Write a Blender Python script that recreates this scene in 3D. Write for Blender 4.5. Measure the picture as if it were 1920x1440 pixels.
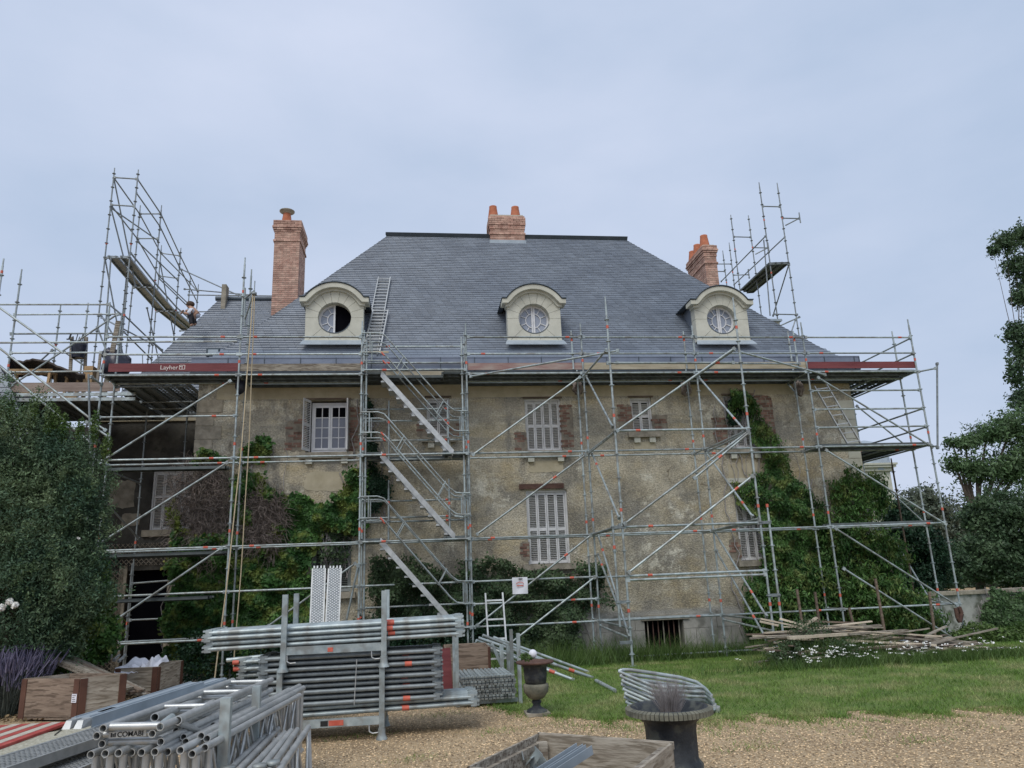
import bpy, math, random
import numpy as np
from mathutils import Vector, Matrix, Quaternion, noise as mnoise
random.seed(7); rng = np.random.default_rng(7)
S = bpy.context.scene
C = S.collection
for o in list(bpy.data.objects): bpy.data.objects.remove(o)

# ------------------------------------------------------------------ camera
F = 1386.0; EYE = 1.7
def _n(v): v = np.array(v, float); return v/np.linalg.norm(v)
_Z = _n([-213, 5320, F]); _X = np.array([11000., 0, F]); _X[1] = -(_X[0]*_Z[0]+_X[2]*_Z[2])/_Z[1]; _X = _n(_X)
_Yr = np.cross(np.array([_Z[0], _Z[1], -_Z[2]]), np.array([_X[0], _X[1], -_X[2]])); _Y = np.array([_Yr[0], _Yr[1], -_Yr[2]])
CM = np.array([_X, _Y, _Z])
cam = bpy.data.objects.new('camera', bpy.data.cameras.new('camera')); C.objects.link(cam); S.camera = cam
cam.matrix_world = Matrix([[CM[0][0], CM[0][1], -CM[0][2], 0], [CM[1][0], CM[1][1], -CM[1][2], 0], [CM[2][0], CM[2][1], -CM[2][2], EYE], [0, 0, 0, 1]])
cam.data.sensor_width = 36; cam.data.lens = F/1920*36; cam.data.clip_start = .05; cam.data.clip_end = 3000
def ray(px, py): return CM @ np.array([px-960, 720-py, F])
def P(px, py, Y): r = ray(px, py); t = Y/r[1]; return Vector((r[0]*t, Y, r[2]*t+EYE))       # where a sight line meets the plane at depth Y
def PZ(px, py, z): r = ray(px, py); t = (z-EYE)/r[2]; return Vector((r[0]*t, r[1]*t, z))    # ... meets the level z
def PX(px, py, x): r = ray(px, py); t = x/r[0]; return Vector((x, r[1]*t, r[2]*t+EYE))

# ------------------------------------------------------------------ sky, sun, exposure
W = bpy.data.worlds.new('World'); S.world = W; W.use_nodes = True
nt = W.node_tree; nt.nodes.clear(); N = nt.nodes.new; Lk = nt.links.new
SUN_EL, SUN_AZ = math.radians(52), math.radians(205)     # azimuth measured clockwise from +Y
sky = N('ShaderNodeTexSky'); sky.sky_type = 'NISHITA'; sky.sun_disc = False; sky.sun_elevation = SUN_EL; sky.sun_rotation = SUN_AZ; sky.air_density = 1.5; sky.dust_density = 4
bg1 = N('ShaderNodeBackground'); bg1.inputs[1].default_value = .05; Lk(sky.outputs[0], bg1.inputs[0])
tc = N('ShaderNodeTexCoord'); mp = N('ShaderNodeMapping'); mp.inputs['Scale'].default_value = (1, 1, 2.2); Lk(tc.outputs['Generated'], mp.inputs[0])
nz = N('ShaderNodeTexNoise'); nz.inputs['Scale'].default_value = 2.1; nz.inputs['Detail'].default_value = 7; nz.inputs['Roughness'].default_value = .5; Lk(mp.outputs[0], nz.inputs[0])
cr = N('ShaderNodeValToRGB'); cr.color_ramp.elements[0].position = .3; cr.color_ramp.elements[1].position = .72
cr.color_ramp.elements[0].color = (.40, .49, .645, 1); cr.color_ramp.elements[1].color = (.56, .62, .765, 1); Lk(nz.outputs[0], cr.inputs[0])
bg2 = N('ShaderNodeBackground'); bg2.inputs[1].default_value = 1.04; Lk(cr.outputs[0], bg2.inputs[0])
mx = N('ShaderNodeMixShader'); mx.inputs[0].default_value = .9; Lk(bg1.outputs[0], mx.inputs[1]); Lk(bg2.outputs[0], mx.inputs[2])
wo = N('ShaderNodeOutputWorld'); Lk(mx.outputs[0], wo.inputs[0])
sl = bpy.data.lights.new('sun', 'SUN'); sl.energy = 1.5; sl.angle = math.radians(32); sl.color = (1, .97, .92)
so = bpy.data.objects.new('sun', sl); C.objects.link(so)
sd = Vector((math.sin(SUN_AZ)*math.cos(SUN_EL), math.cos(SUN_AZ)*math.cos(SUN_EL), math.sin(SUN_EL)))
so.rotation_euler = sd.to_track_quat('Z', 'Y').to_euler()
S.render.engine = 'CYCLES'
S.view_settings.view_transform = 'Standard'; S.view_settings.look = 'None'; S.view_settings.exposure = .28; S.view_settings.gamma = 1
try: S.view_settings.use_curve_mapping = False
except Exception: pass

# ------------------------------------------------------------------ materials
def mat(name, a, b=None, scale=4., rough=.75, metal=0., bump=0., bscale=None, island=.0, detail=6, lo=.35, hi=.65, coord='Object', spec=.4, stretch=None, rnd=0., trans=0., col3=None, s3=40.):
    b = b or a
    m = bpy.data.materials.new(name); m.use_nodes = True; t = m.node_tree; t.nodes.clear(); N = t.nodes.new; L = t.links.new
    out = N('ShaderNodeOutputMaterial'); bs = N('ShaderNodeBsdfPrincipled'); L(bs.outputs[0], out.inputs[0])
    bs.inputs['Roughness'].default_value = rough; bs.inputs['Metallic'].default_value = metal; bs.inputs['Specular IOR Level'].default_value = spec
    if coord == 'World': g = N('ShaderNodeNewGeometry'); src = g.outputs['Position']
    else: g = N('ShaderNodeTexCoord'); src = g.outputs['Object']
    if stretch:
        q = N('ShaderNodeMapping'); q.inputs['Scale'].default_value = stretch; L(src, q.inputs[0]); src = q.outputs[0]
    nz = N('ShaderNodeTexNoise'); nz.inputs['Scale'].default_value = scale; nz.inputs['Detail'].default_value = detail; nz.inputs['Roughness'].default_value = .6; L(src, nz.inputs[0])
    r = N('ShaderNodeValToRGB'); r.color_ramp.elements[0].position = lo; r.color_ramp.elements[1].position = hi
    r.color_ramp.elements[0].color = (*a, 1); r.color_ramp.elements[1].color = (*b, 1); L(nz.outputs[0], r.inputs[0]); col = r.outputs[0]
    if col3:
        n3 = N('ShaderNodeTexNoise'); n3.inputs['Scale'].default_value = s3; n3.inputs['Detail'].default_value = 4; L(src, n3.inputs[0])
        r3 = N('ShaderNodeValToRGB'); r3.color_ramp.elements[0].position = .5; r3.color_ramp.elements[1].position = .62; L(n3.outputs[0], r3.inputs[0])
        mm = N('ShaderNodeMixRGB'); L(r3.outputs[0], mm.inputs[0]); L(col, mm.inputs[1]); mm.inputs[2].default_value = (*col3, 1); col = mm.outputs[0]
    for amt, kind in ((island, 'i'), (rnd, 'o')):
        if amt:
            if kind == 'i': gg = N('ShaderNodeNewGeometry'); rs = gg.outputs['Random Per Island']
            else: gg = N('ShaderNodeObjectInfo'); rs = gg.outputs['Random']
            mr = N('ShaderNodeMapRange'); mr.inputs[3].default_value = 1-amt; mr.inputs[4].default_value = 1+amt; L(rs, mr.inputs[0])
            vm = N('ShaderNodeVectorMath'); vm.operation = 'SCALE'; L(col, vm.inputs[0]); L(mr.outputs[0], vm.inputs['Scale']); col = vm.outputs[0]
    L(col, bs.inputs['Base Color'])
    if bump:
        n2 = N('ShaderNodeTexNoise'); n2.inputs['Scale'].default_value = bscale or scale*4; n2.inputs['Detail'].default_value = 6; L(src, n2.inputs[0])
        bp = N('ShaderNodeBump'); bp.inputs['Strength'].default_value = bump; bp.inputs['Distance'].default_value = .02; L(n2.outputs[0], bp.inputs['Height']); L(bp.outputs[0], bs.inputs['Normal'])
    if trans:
        tr = N('ShaderNodeBsdfTranslucent'); L(col, tr.inputs[0]); ms = N('ShaderNodeMixShader'); ms.inputs[0].default_value = trans
        L(bs.outputs[0], ms.inputs[1]); L(tr.outputs[0], ms.inputs[2]); L(ms.outputs[0], out.inputs[0])
    return m
M = {}
M['galv'] = mat('galvanised_steel', (.28, .33, .335), (.43, .48, .475), 9, .45, .35, rnd=.22, spec=.5, col3=(.25, .26, .245), s3=5)
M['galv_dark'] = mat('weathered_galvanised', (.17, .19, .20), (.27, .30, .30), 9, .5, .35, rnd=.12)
M['alu'] = mat('aluminium', (.40, .41, .40), (.55, .56, .545), 8, .38, .45, rnd=.08)
M['zincdeck'] = mat('zinc_deck', (.22, .25, .27), (.33, .37, .38), 5, .5, .3, rnd=.12)
M['red'] = mat('red_tape', (.50, .09, .055), (.60, .15, .10), 20, .6)
M['redboard'] = mat('red_painted_board', (.13, .028, .032), (.19, .05, .052), 3, .65, bump=.2, stretch=(.4, 3, 3))
M['white'] = mat('white_paint', (.60, .61, .62), (.72, .72, .73), 6, .5)
M['lettering'] = mat('white_lettering', (.7, .62, .58))
M['black'] = mat('black_print', (.02, .02, .02))
M['wood'] = mat('weathered_wood', (.20, .17, .13), (.42, .38, .31), 4, .85, bump=.4, stretch=(.5, 5, 5), rnd=.2, col3=(.15, .12, .09), s3=9)
M['woodpale'] = mat('pale_wood', (.45, .37, .27), (.62, .54, .42), 4, .8, bump=.15, stretch=(.5, 4, 4), rnd=.2)
M['wooddark'] = mat('dark_wood', (.09, .065, .05), (.2, .15, .11), 4, .85, bump=.3, stretch=(.5, 4, 4), rnd=.25)
M['woodorange'] = mat('raw_timber', (.38, .24, .12), (.5, .34, .18), 4, .8, rnd=.15)
M['ply'] = mat('grey_plywood', (.25, .21, .16), (.46, .41, .33), 3.2, .85, bump=.3, stretch=(.6, 1, 5), col3=(.20, .165, .12), s3=7)
M['plybrown'] = mat('brown_plywood', (.17, .12, .085), (.33, .255, .19), 3, .8, bump=.3, stretch=(.6, 1, 5), col3=(.12, .085, .06), s3=6)
M['corner'] = mat('brown_corner_strip', (.075, .032, .02), (.13, .06, .038), 3, .65)
M['slate'] = mat('roof_slate', (.135, .16, .197), (.18, .21, .25), 1.1, .42, island=.13, coord='World', bump=.1, bscale=60, spec=.5)
M['slatedark'] = mat('slate_underlay', (.03, .035, .045), (.045, .05, .06), 3, .8)
M['zinc'] = mat('zinc_sheet', (.17, .195, .25), (.23, .26, .32), 2, .42, .3, coord='World')
M['zinclight'] = mat('light_zinc', (.30, .35, .385), (.39, .44, .475), 3, .45, .2)
M['zincdark'] = mat('dark_zinc', (.06, .08, .095), (.09, .11, .13), 3, .5, .2)
M['stone'] = mat('pale_tuffeau_stone', (.47, .465, .39), (.56, .555, .47), 3, .85, bump=.1, island=.05, coord='World')
M['stoneold'] = mat('weathered_stone', (.20, .18, .14), (.38, .34, .27), 4, .9, bump=.4, coord='World', island=.1)
M['brickC'] = mat('chimney_brick', (.34, .19, .145), (.53, .355, .275), 5, .85, rnd=.22, island=.22, coord='World', bump=.2, bscale=40)
M['brickO'] = mat('old_wall_brick', (.15, .085, .065), (.27, .165, .125), 6, .9, rnd=.3, coord='World', bump=.3)
M['mortar'] = mat('lime_mortar', (.42, .38, .31), (.5, .45, .37), 12, .9, coord='World')
M['terracotta'] = mat('terracotta', (.36, .115, .055), (.48, .17, .09), 6, .8)
M['glass'] = mat('window_glass', (.10, .12, .15), (.14, .16, .2), 1, .08, spec=1.0)
M['glassgrey'] = mat('dusty_glass', (.24, .27, .33), (.30, .33, .39), 1, .15, spec=.8)
M['glasscurtain'] = mat('curtained_glass', (.10, .105, .135), (.15, .155, .19), 1, .15, spec=.8)
M['dark'] = mat('dark_interior', (.004, .004, .006), (.006, .006, .008), spec=0, rough=1)
M['shutter'] = mat('grey_white_shutter', (.55, .55, .55), (.68, .68, .67), 5, .65, rnd=.05)
M['shutterdull'] = mat('dull_green_shutter', (.20, .23, .22), (.30, .32, .31), 5, .7)
M['yellow'] = mat('yellow_lime_render', (.40, .35, .24), (.50, .445, .32), 3, .9, coord='World', bump=.2)
M['rust'] = mat('rusty_iron', (.07, .035, .027), (.13, .075, .055), 7, .85, bump=.3)
M['iron'] = mat('dark_cast_iron', (.012, .015, .019), (.04, .045, .05), 7, .6, bump=.3, col3=(.075, .08, .07), s3=9)
M['urnbelly'] = mat('mossy_iron', (.10, .10, .075), (.2, .19, .14), 9, .8, bump=.3)
M['plasticwhite'] = mat('white_plastic', (.68, .68, .72), (.78, .78, .82), 4, .35)
M['bag'] = mat('black_plastic', (.012, .013, .022), (.03, .03, .05), 8, .3)
M['tarp'] = mat('dark_brown_sheet', (.045, .035, .03), (.10, .08, .065), 4, .85, bump=.4)
M['rope'] = mat('beige_rope', (.40, .32, .2), (.5, .42, .28), 20, .9)
M['bark'] = mat('bark', (.07, .055, .04), (.14, .11, .085), 8, .95, bump=.5)
M['twig'] = mat('dry_twig', (.24, .22, .21), (.40, .37, .36), 12, .95)
M['deadvine'] = mat('dead_vine', (.10, .08, .068), (.30, .25, .22), 6, .95, island=.6)
M['skin'] = mat('skin', (.42, .25, .17)); M['hair'] = mat('brown_hair', (.06, .035, .02)); M['shirt'] = mat('white_shirt', (.6, .62, .68)); M['trousers'] = mat('dark_trousers', (.02, .02, .025))
M['redstripe'] = mat('faded_red_stripe', (.33, .045, .04), (.45, .10, .08), 5, .7)
M['whitestripe'] = mat('dirty_white_stripe', (.42, .38, .31), (.58, .53, .45), 5, .7)
M['crushed'] = mat('crushed_pale_stone', (.30, .28, .2), (.55, .53, .43), 30, .95, bump=.8, bscale=60)
M['flower'] = mat('white_petals', (.75, .74, .68), (.8, .8, .75)); M['lavender'] = mat('lavender_bloom', (.13, .12, .19), (.22, .2, .28), 5, island=.2)
def leafmat(name, a, b, c3=None, **k): return mat(name, a, b, k.pop('scale', 1.2), k.pop('rough', .55), coord='World', island=.45, trans=.25, col3=c3, s3=k.pop('s3', 3.), lo=.38, hi=.62, spec=.35, **k)
M['conifer'] = leafmat('blue_green_needles', (.045, .095, .055), (.12, .18, .09))
M['vine'] = leafmat('vine_leaves', (.03, .09, .022), (.085, .19, .045), (.17, .22, .05))
M['yellowleaf'] = leafmat('yellowing_leaves', (.13, .17, .03), (.27, .27, .07))
M['hedgelight'] = leafmat('young_hedge_leaves', (.09, .15, .07), (.19, .25, .13))
M['ivy'] = leafmat('dark_ivy_leaves', (.012, .04, .022), (.025, .065, .03))
M['wisteria'] = leafmat('wisteria_leaves', (.045, .115, .03), (.10, .20, .05), (.16, .21, .06))
M['shrub'] = leafmat('grey_green_leaves', (.05, .09, .04), (.10, .15, .07))
M['treeleaf'] = leafmat('tree_leaves', (.048, .09, .043), (.095, .15, .072))
M['treeleaf2'] = leafmat('lighter_tree_leaves', (.07, .13, .05), (.12, .19, .085))
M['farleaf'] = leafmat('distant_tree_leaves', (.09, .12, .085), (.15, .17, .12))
M['weed'] = leafmat('weed_leaves', (.06, .12, .025), (.12, .18, .05))
M['lavleaf'] = leafmat('lavender_stems', (.11, .14, .12), (.18, .2, .17))
M['grassblade'] = leafmat('grass_blades', (.11, .20, .035), (.21, .31, .065), (.32, .32, .14), s3=1.2)
M['grassbase'] = mat('lawn_soil', (.09, .14, .03), (.15, .19, .05), 3, .95, coord='World', bump=.4)
# gravel
def gravel():
    m = mat('gravel', (.27, .185, .10), (.45, .325, .185), .9, .95, coord='World', bump=.9, bscale=70, col3=(.54, .43, .29), s3=38)
    return m
M['gravel'] = gravel()
M['pebble'] = mat('pebble', (.38, .26, .14), (.62, .47, .29), 30, .85, coord='World', island=.75)
M['litter'] = mat('leaf_litter_pieces', (.10, .07, .035), (.25, .18, .10), 3, .9, coord='World', island=.6)
# wall render : layered weathering
def render_mat():
    m = bpy.data.materials.new('weathered_render'); m.use_nodes = True; t = m.node_tree; t.nodes.clear(); N = t.nodes.new; L = t.links.new
    out = N('ShaderNodeOutputMaterial'); bs = N('ShaderNodeBsdfPrincipled'); L(bs.outputs[0], out.inputs[0]); bs.inputs['Roughness'].default_value = .95; bs.inputs['Specular IOR Level'].default_value = .15
    g = N('ShaderNodeNewGeometry'); pos = g.outputs['Position']
    def nz(s, d=6, r=.6, st=None):
        n = N('ShaderNodeTexNoise'); n.inputs['Scale'].default_value = s; n.inputs['Detail'].default_value = d; n.inputs['Roughness'].default_value = r
        if st:
            q = N('ShaderNodeMapping'); q.inputs['Scale'].default_value = st; L(pos, q.inputs[0]); L(q.outputs[0], n.inputs[0])
        else: L(pos, n.inputs[0])
        return n.outputs[0]
    def ramp(v, p0, p1, c0=(0, 0, 0), c1=(1, 1, 1)):
        r = N('ShaderNodeValToRGB'); r.color_ramp.elements[0].position = p0; r.color_ramp.elements[1].position = p1
        r.color_ramp.elements[0].color = (*c0, 1); r.color_ramp.elements[1].color = (*c1, 1); L(v, r.inputs[0]); return r.outputs[0]
    def mix(f, a, b, mode='MIX'):
        x = N('ShaderNodeMixRGB'); x.blend_type = mode
        for i, v in ((0, f), (1, a), (2, b)):
            if isinstance(v, (int, float)): x.inputs[i].default_value = v
            elif isinstance(v, tuple): x.inputs[i].default_value = (*v, 1)
            else: L(v, x.inputs[i])
        return x.outputs[0]
    sp = N('ShaderNodeSeparateXYZ'); L(pos, sp.inputs[0]); z = sp.outputs[2]
    base = ramp(nz(.6, 9, .72), .40, .58, (.26, .245, .21), (.54, .49, .385))
    pale = mix(ramp(nz(1.5, 9, .75), .53, .60), base, (.60, .575, .49))
    warm = mix(ramp(nz(.8, 5, .6, (1, 1, 1.7)), .5, .7), pale, (.47, .40, .27))
    stain = mix(ramp(nz(1.6, 8, .7, (1, 1, .35)), .54, .69), warm, (.20, .19, .17))
    # upper storey is a bit greyer with horizontal patching bands
    band = ramp(nz(.9, 6, .65, (.22, 1, 3.2)), .49, .53)
    up = mix(band, stain, (.31, .295, .255))
    mz = N('ShaderNodeMapRange'); mz.inputs[1].default_value = 4.4; mz.inputs[2].default_value = 5.0; L(z, mz.inputs[0])
    c = mix(mz.outputs[0], stain, mix(.5, stain, up))
    # pebble dash speckle stronger in the lower storey
    v = N('ShaderNodeTexVoronoi'); v.inputs['Scale'].default_value = 26; L(pos, v.inputs[0])
    spk = mix(ramp(nz(1.1, 6, .65), .42, .62), (1., 1., 1.), ramp(v.outputs['Distance'], .1, .55, (1.12, 1.08, .95), (.66, .64, .6)))
    ml = N('ShaderNodeMapRange'); ml.inputs[1].default_value = 4.8; ml.inputs[2].default_value = 4.0; ml.inputs[3].default_value = .12; ml.inputs[4].default_value = .8; L(z, ml.inputs[0])
    c = mix(ml.outputs[0], c, mix(1.0, c, spk, 'MULTIPLY'))
    c = mix(.55, c, ramp(nz(22, 4, .7), .3, .7, (.35, .35, .35), (1.65, 1.62, 1.52)), 'MULTIPLY')
    # smooth grey basement
    mb = N('ShaderNodeMapRange'); mb.inputs[1].default_value = .78; mb.inputs[2].default_value = .70; L(z, mb.inputs[0])
    c = mix(mb.outputs[0], c, ramp(nz(1.7, 7, .6), .35, .65, (.26, .25, .215), (.40, .38, .33)))
    # cracks
    v2 = N('ShaderNodeTexVoronoi'); v2.feature = 'DISTANCE_TO_EDGE'; v2.inputs['Scale'].default_value = .7
    q = N('ShaderNodeMixRGB'); q.inputs[0].default_value = .25; L(pos, q.inputs[1]); n5 = N('ShaderNodeTexNoise'); n5.inputs['Scale'].default_value = 2.5; n5.inputs['Detail'].default_value = 6; L(pos, n5.inputs[0]); L(n5.outputs[1], q.inputs[2]); L(q.outputs[0], v2.inputs[0])
    crk = ramp(v2.outputs['Distance'], .004, .012, (.55, .52, .48), (1, 1, 1)); c = mix(ramp(nz(.7), .56, .66), c, mix(1., c, crk, 'MULTIPLY'))
    L(c, bs.inputs['Base Color'])
    b1 = N('ShaderNodeBump'); b1.inputs['Strength'].default_value = .9; b1.inputs['Distance'].default_value = .03; L(mix(.5, nz(6, 8, .75), v.outputs['Distance']), b1.inputs['Height']); L(b1.outputs[0], bs.inputs['Normal'])
    return m
M['render'] = render_mat()
M['render_dirty_shade'] = mat('dirty_shaded_render', (.028, .027, .026), (.11, .105, .09), 1.1, .95, coord='World', bump=.6, bscale=14, col3=(.06, .058, .05), s3=4)  # dirty wing wall, with the shade below the platform darkened into its colour

# ------------------------------------------------------------------ builders
ROOT = {}
def tag(o, label=None, cat=None, group=None, kind=None):
    if label: o['label'] = label
    if cat: o['category'] = cat
    if group: o['group'] = group
    if kind: o['kind'] = kind
    return o
def thing(name, label, cat, loc=(0, 0, 0), group=None):
    o = bpy.data.objects.new(name, None); C.objects.link(o); o.location = loc; o.empty_display_size = .2
    ROOT[o.name] = Vector(loc); return tag(o, label, cat, group)
def origin(par):
    return ROOT.get(par.name, Vector((0, 0, 0))) if par is not None else Vector((0, 0, 0))
class MB:
    def __init__(s): s.v = []; s.f = []; s.sm = []
    def add(s, vs, fs, smooth=False):
        n = len(s.v); s.v += [tuple(v) for v in vs]; s.f += [tuple(i+n for i in f) for f in fs]; s.sm += [smooth]*len(fs)
    def box(s, x0, x1, y0, y1, z0, z1):
        s.add([(x0, y0, z0), (x1, y0, z0), (x1, y1, z0), (x0, y1, z0), (x0, y0, z1), (x1, y0, z1), (x1, y1, z1), (x0, y1, z1)],
              [(0, 3, 2, 1), (4, 5, 6, 7), (0, 1, 5, 4), (1, 2, 6, 5), (2, 3, 7, 6), (3, 0, 4, 7)]); return s
    def hexa(s, p):  # 8 points bottom 4 then top 4
        s.add(p, [(0, 3, 2, 1), (4, 5, 6, 7), (0, 1, 5, 4), (1, 2, 6, 5), (2, 3, 7, 6), (3, 0, 4, 7)]); return s
    def beam(s, p, q, w, h, up=(0, 0, 1)):
        p, q = Vector(p), Vector(q); d = (q-p).normalized(); up = Vector(up)
        if abs(d.dot(up)) > .98: up = Vector((0, 1, 0))
        a = d.cross(up).normalized()*w/2; b = a.cross(d).normalized()*h/2
        s.hexa([p-a-b, q-a-b, q+a-b, p+a-b, p-a+b, q-a+b, q+a+b, p+a+b]); return s
    def tube(s, p, q, r=.024, n=8, r2=None, caps=True, smooth=True):
        p, q = Vector(p), Vector(q); d = q-p
        if d.length < 1e-6: return s
        d.normalize(); u = Vector((0, 0, 1)) if abs(d.z) < .9 else Vector((1, 0, 0)); a = d.cross(u).normalized(); b = d.cross(a).normalized(); r2 = r if r2 is None else r2
        vs = []
        for c, rr in ((p, r), (q, r2)):
            for k in range(n): t = 2*math.pi*k/n; vs.append(c+a*math.cos(t)*rr+b*math.sin(t)*rr)
        s.add(vs, [(k, (k+1) % n, n+(k+1) % n, n+k) for k in range(n)], smooth)
        if caps: s.add(vs, [tuple(range(n-1, -1, -1)), tuple(range(n, 2*n))], False)
        return s
    def pipe_end(s, p, q, r=.03, n=12):   # open pipe with dark bore at p
        p, q = Vector(p), Vector(q); d = (q-p).normalized(); s.tube(p, q, r, n, caps=False)
        u = Vector((0, 0, 1)); a = d.cross(u).normalized(); b = d.cross(a).normalized(); ri = r*.8; vs = []
        for c, rr in ((p, r), (p, ri), (p+d*.25, ri)):
            for k in range(n): t = 2*math.pi*k/n; vs.append(c+a*math.cos(t)*rr+b*math.sin(t)*rr)
        s.add(vs, [(k, n+k, n+(k+1) % n, (k+1) % n) for k in range(n)]+[(n+k, 2*n+k, 2*n+(k+1) % n, n+(k+1) % n) for k in range(n)]); return s
    def path(s, pts, r=.02, n=7):
        for a, b in zip(pts[:-1], pts[1:]): s.tube(a, b, r, n, caps=True)
        return s
    def lathe(s, prof, c, n=28, smooth=True):
        c = Vector(c); vs = []
        for r, z in prof:
            for k in range(n): t = 2*math.pi*k/n; vs.append((c.x+r*math.cos(t), c.y+r*math.sin(t), c.z+z))
        m = len(prof); s.add(vs, [(i*n+k, i*n+(k+1) % n, (i+1)*n+(k+1) % n, (i+1)*n+k) for i in range(m-1) for k in range(n)], smooth); return s
    def build(s, name, m, parent=None, **kw):
        o0 = origin(parent) if parent is not None else Vector(kw.get('origin', (0, 0, 0)))
        me = bpy.data.meshes.new(name); me.from_pydata([(v[0]-o0.x, v[1]-o0.y, v[2]-o0.z) for v in s.v], [], s.f); me.materials.append(m if not isinstance(m, str) else M[m])
        me.polygons.foreach_set('use_smooth', s.sm)
        o = bpy.data.objects.new(name, me); C.objects.link(o)
        if parent is not None: o.parent = parent; ROOT[o.name] = o0
        else: o.location = o0; ROOT[o.name] = o0
        tag(o, kw.get('label'), kw.get('cat'), kw.get('group'), kw.get('kind')); return o
def inst(name, me, loc, parent=None, rot=None, scale=None):
    o = bpy.data.objects.new(name, me); C.objects.link(o); o0 = origin(parent); o.location = Vector(loc)-o0
    if parent is not None: o.parent = parent; ROOT[o.name] = o0
    if rot is not None:
        if isinstance(rot, Quaternion): o.rotation_mode = 'QUATERNION'; o.rotation_quaternion = rot
        else: o.rotation_euler = rot
    if scale: o.scale = scale
    return o
def mesh_of(mb, name, m):
    me = bpy.data.meshes.new(name); me.from_pydata(mb.v, [], mb.f); me.materials.append(M[m] if isinstance(m, str) else m); me.polygons.foreach_set('use_smooth', mb.sm); return me
def npmesh(name, V, T, m, parent=None, **kw):
    o0 = origin(parent); V = np.asarray(V, np.float32)-np.array(o0, np.float32); T = np.asarray(T, np.int32); k = T.shape[1]
    me = bpy.data.meshes.new(name); me.vertices.add(len(V)); me.vertices.foreach_set('co', V.ravel()); me.loops.add(T.size); me.loops.foreach_set('vertex_index', T.ravel())
    me.polygons.add(len(T)); me.polygons.foreach_set('loop_start', np.arange(0, T.size, k, dtype=np.int32)); me.update(calc_edges=True); me.materials.append(M[m])
    o = bpy.data.objects.new(name, me); C.objects.link(o)
    if parent is not None: o.parent = parent; ROOT[o.name] = o0
    tag(o, kw.get('label'), kw.get('cat'), kw.get('group'), kw.get('kind')); return o
def text(s, size, m, p, xdir, updir, parent, name='lettering', bold=False, align='LEFT'):
    cu = bpy.data.curves.new('t', 'FONT'); cu.body = s; cu.size = size; cu.extrude = .0015; cu.align_x = align; cu.offset = .012*size if bold else 0
    t = bpy.data.objects.new('t', cu); C.objects.link(t); bpy.context.view_layer.update()
    me = bpy.data.meshes.new_from_object(t.evaluated_get(bpy.context.evaluated_depsgraph_get())); bpy.data.objects.remove(t)
    x = Vector(xdir).normalized(); y = Vector(updir).normalized(); z = x.cross(y); R = Matrix((x, y, z)).transposed()
    o0 = origin(parent); me.transform(Matrix.Translation(Vector(p)-o0) @ R.to_4x4()); me.materials.clear(); me.materials.append(M[m])
    o = bpy.data.objects.new(name, me); C.objects.link(o); o.parent = parent; ROOT[o.name] = o0; return o
# leaves : folded rhombus per leaf
def leaves(pts, size, nrm=None, jitter=.9, aspect=.6, droop=0.):
    n = len(pts); pts = np.asarray(pts, float); d = rng.normal(size=(n, 3)); 
    if nrm is not None: d = np.asarray(nrm)*1.0+d*jitter
    d /= np.linalg.norm(d, axis=1, keepdims=True)+1e-9
    a = rng.normal(size=(n, 3)); a[:, 2] -= droop; a -= (a*d).sum(1, keepdims=True)*d; a /= np.linalg.norm(a, axis=1, keepdims=True)+1e-9
    b = np.cross(d, a); s = (size*rng.uniform(.6, 1.35, n))[:, None]
    v = np.stack([pts-a*s*.5, pts+b*s*.5*aspect+d*s*.08+a*s*.05, pts+a*s*.55, pts-b*s*.5*aspect+d*s*.08+a*s*.05], 1).reshape(-1, 3)
    i = np.arange(n)*4; T = np.stack([np.stack([i, i+1, i+2], 1), np.stack([i, i+2, i+3], 1)], 1).reshape(-1, 3); return v, T
def blob_points(n, blobs, shell=.55, lump=.25, seed=0):
    out = []; nr = []; vol = np.array([b[1][0]*b[1][1]*b[1][2] for b in blobs])**.67; vol = vol/vol.sum()
    for (c, r), w in zip(blobs, vol):
        k = max(3, int(n*w)); d = rng.normal(size=(k, 3)); d /= np.linalg.norm(d, axis=1, keepdims=True); rad = rng.uniform(shell, 1.0, k)**.6
        # lumpy radius
        ph = rng.uniform(0, 6.28, 6); l = 1+lump*(np.sin(d[:, 0]*5+ph[0])*np.sin(d[:, 2]*6+ph[1])+.6*np.sin(d[:, 1]*9+ph[2])*np.sin(d[:, 2]*11+ph[3])+.4*np.sin(d[:, 0]*17+ph[4])*np.sin(d[:, 2]*19+ph[5]))
        out.append(np.array(c)+d*(rad*l)[:, None]*np.array(r)); nr.append(d)
    return np.concatenate(out), np.concatenate(nr)
def plant(name, label, cat, blobs, n, size, m, base, trunk=None, group=None, stem_r=.05, aspect=.6, lump=.25, shell=.5, droop=0., extra=None, zmin=None):
    root = thing(name, label, cat, base, group); p, nr = blob_points(n, blobs, shell, lump)
    if zmin is not None: k = p[:, 2] > zmin; p = p[k]; nr = nr[k]
    V, T = leaves(p, size, nr, 1.0, aspect, droop); npmesh('foliage' if 'tree' not in cat else 'crown', V, T, m, root, kind='stuff')
    mb = MB(); b = Vector(base)
    for c, r in blobs:
        if trunk: j = Vector(trunk)
        else: j = b
        mid = (j+Vector(c))/2+Vector((rng.uniform(-.1, .1), rng.uniform(-.1, .1), 0)); mb.tube(j, mid, stem_r*.6, 6, stem_r*.4); mb.tube(mid, c, stem_r*.4, 6, stem_r*.15)
    if trunk: mb.tube(b, trunk, stem_r, 8, stem_r*.7)
    mb.build('trunk' if 'tree' in cat else 'stem', 'bark', root, kind=None if trunk else 'stuff'); return root
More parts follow.
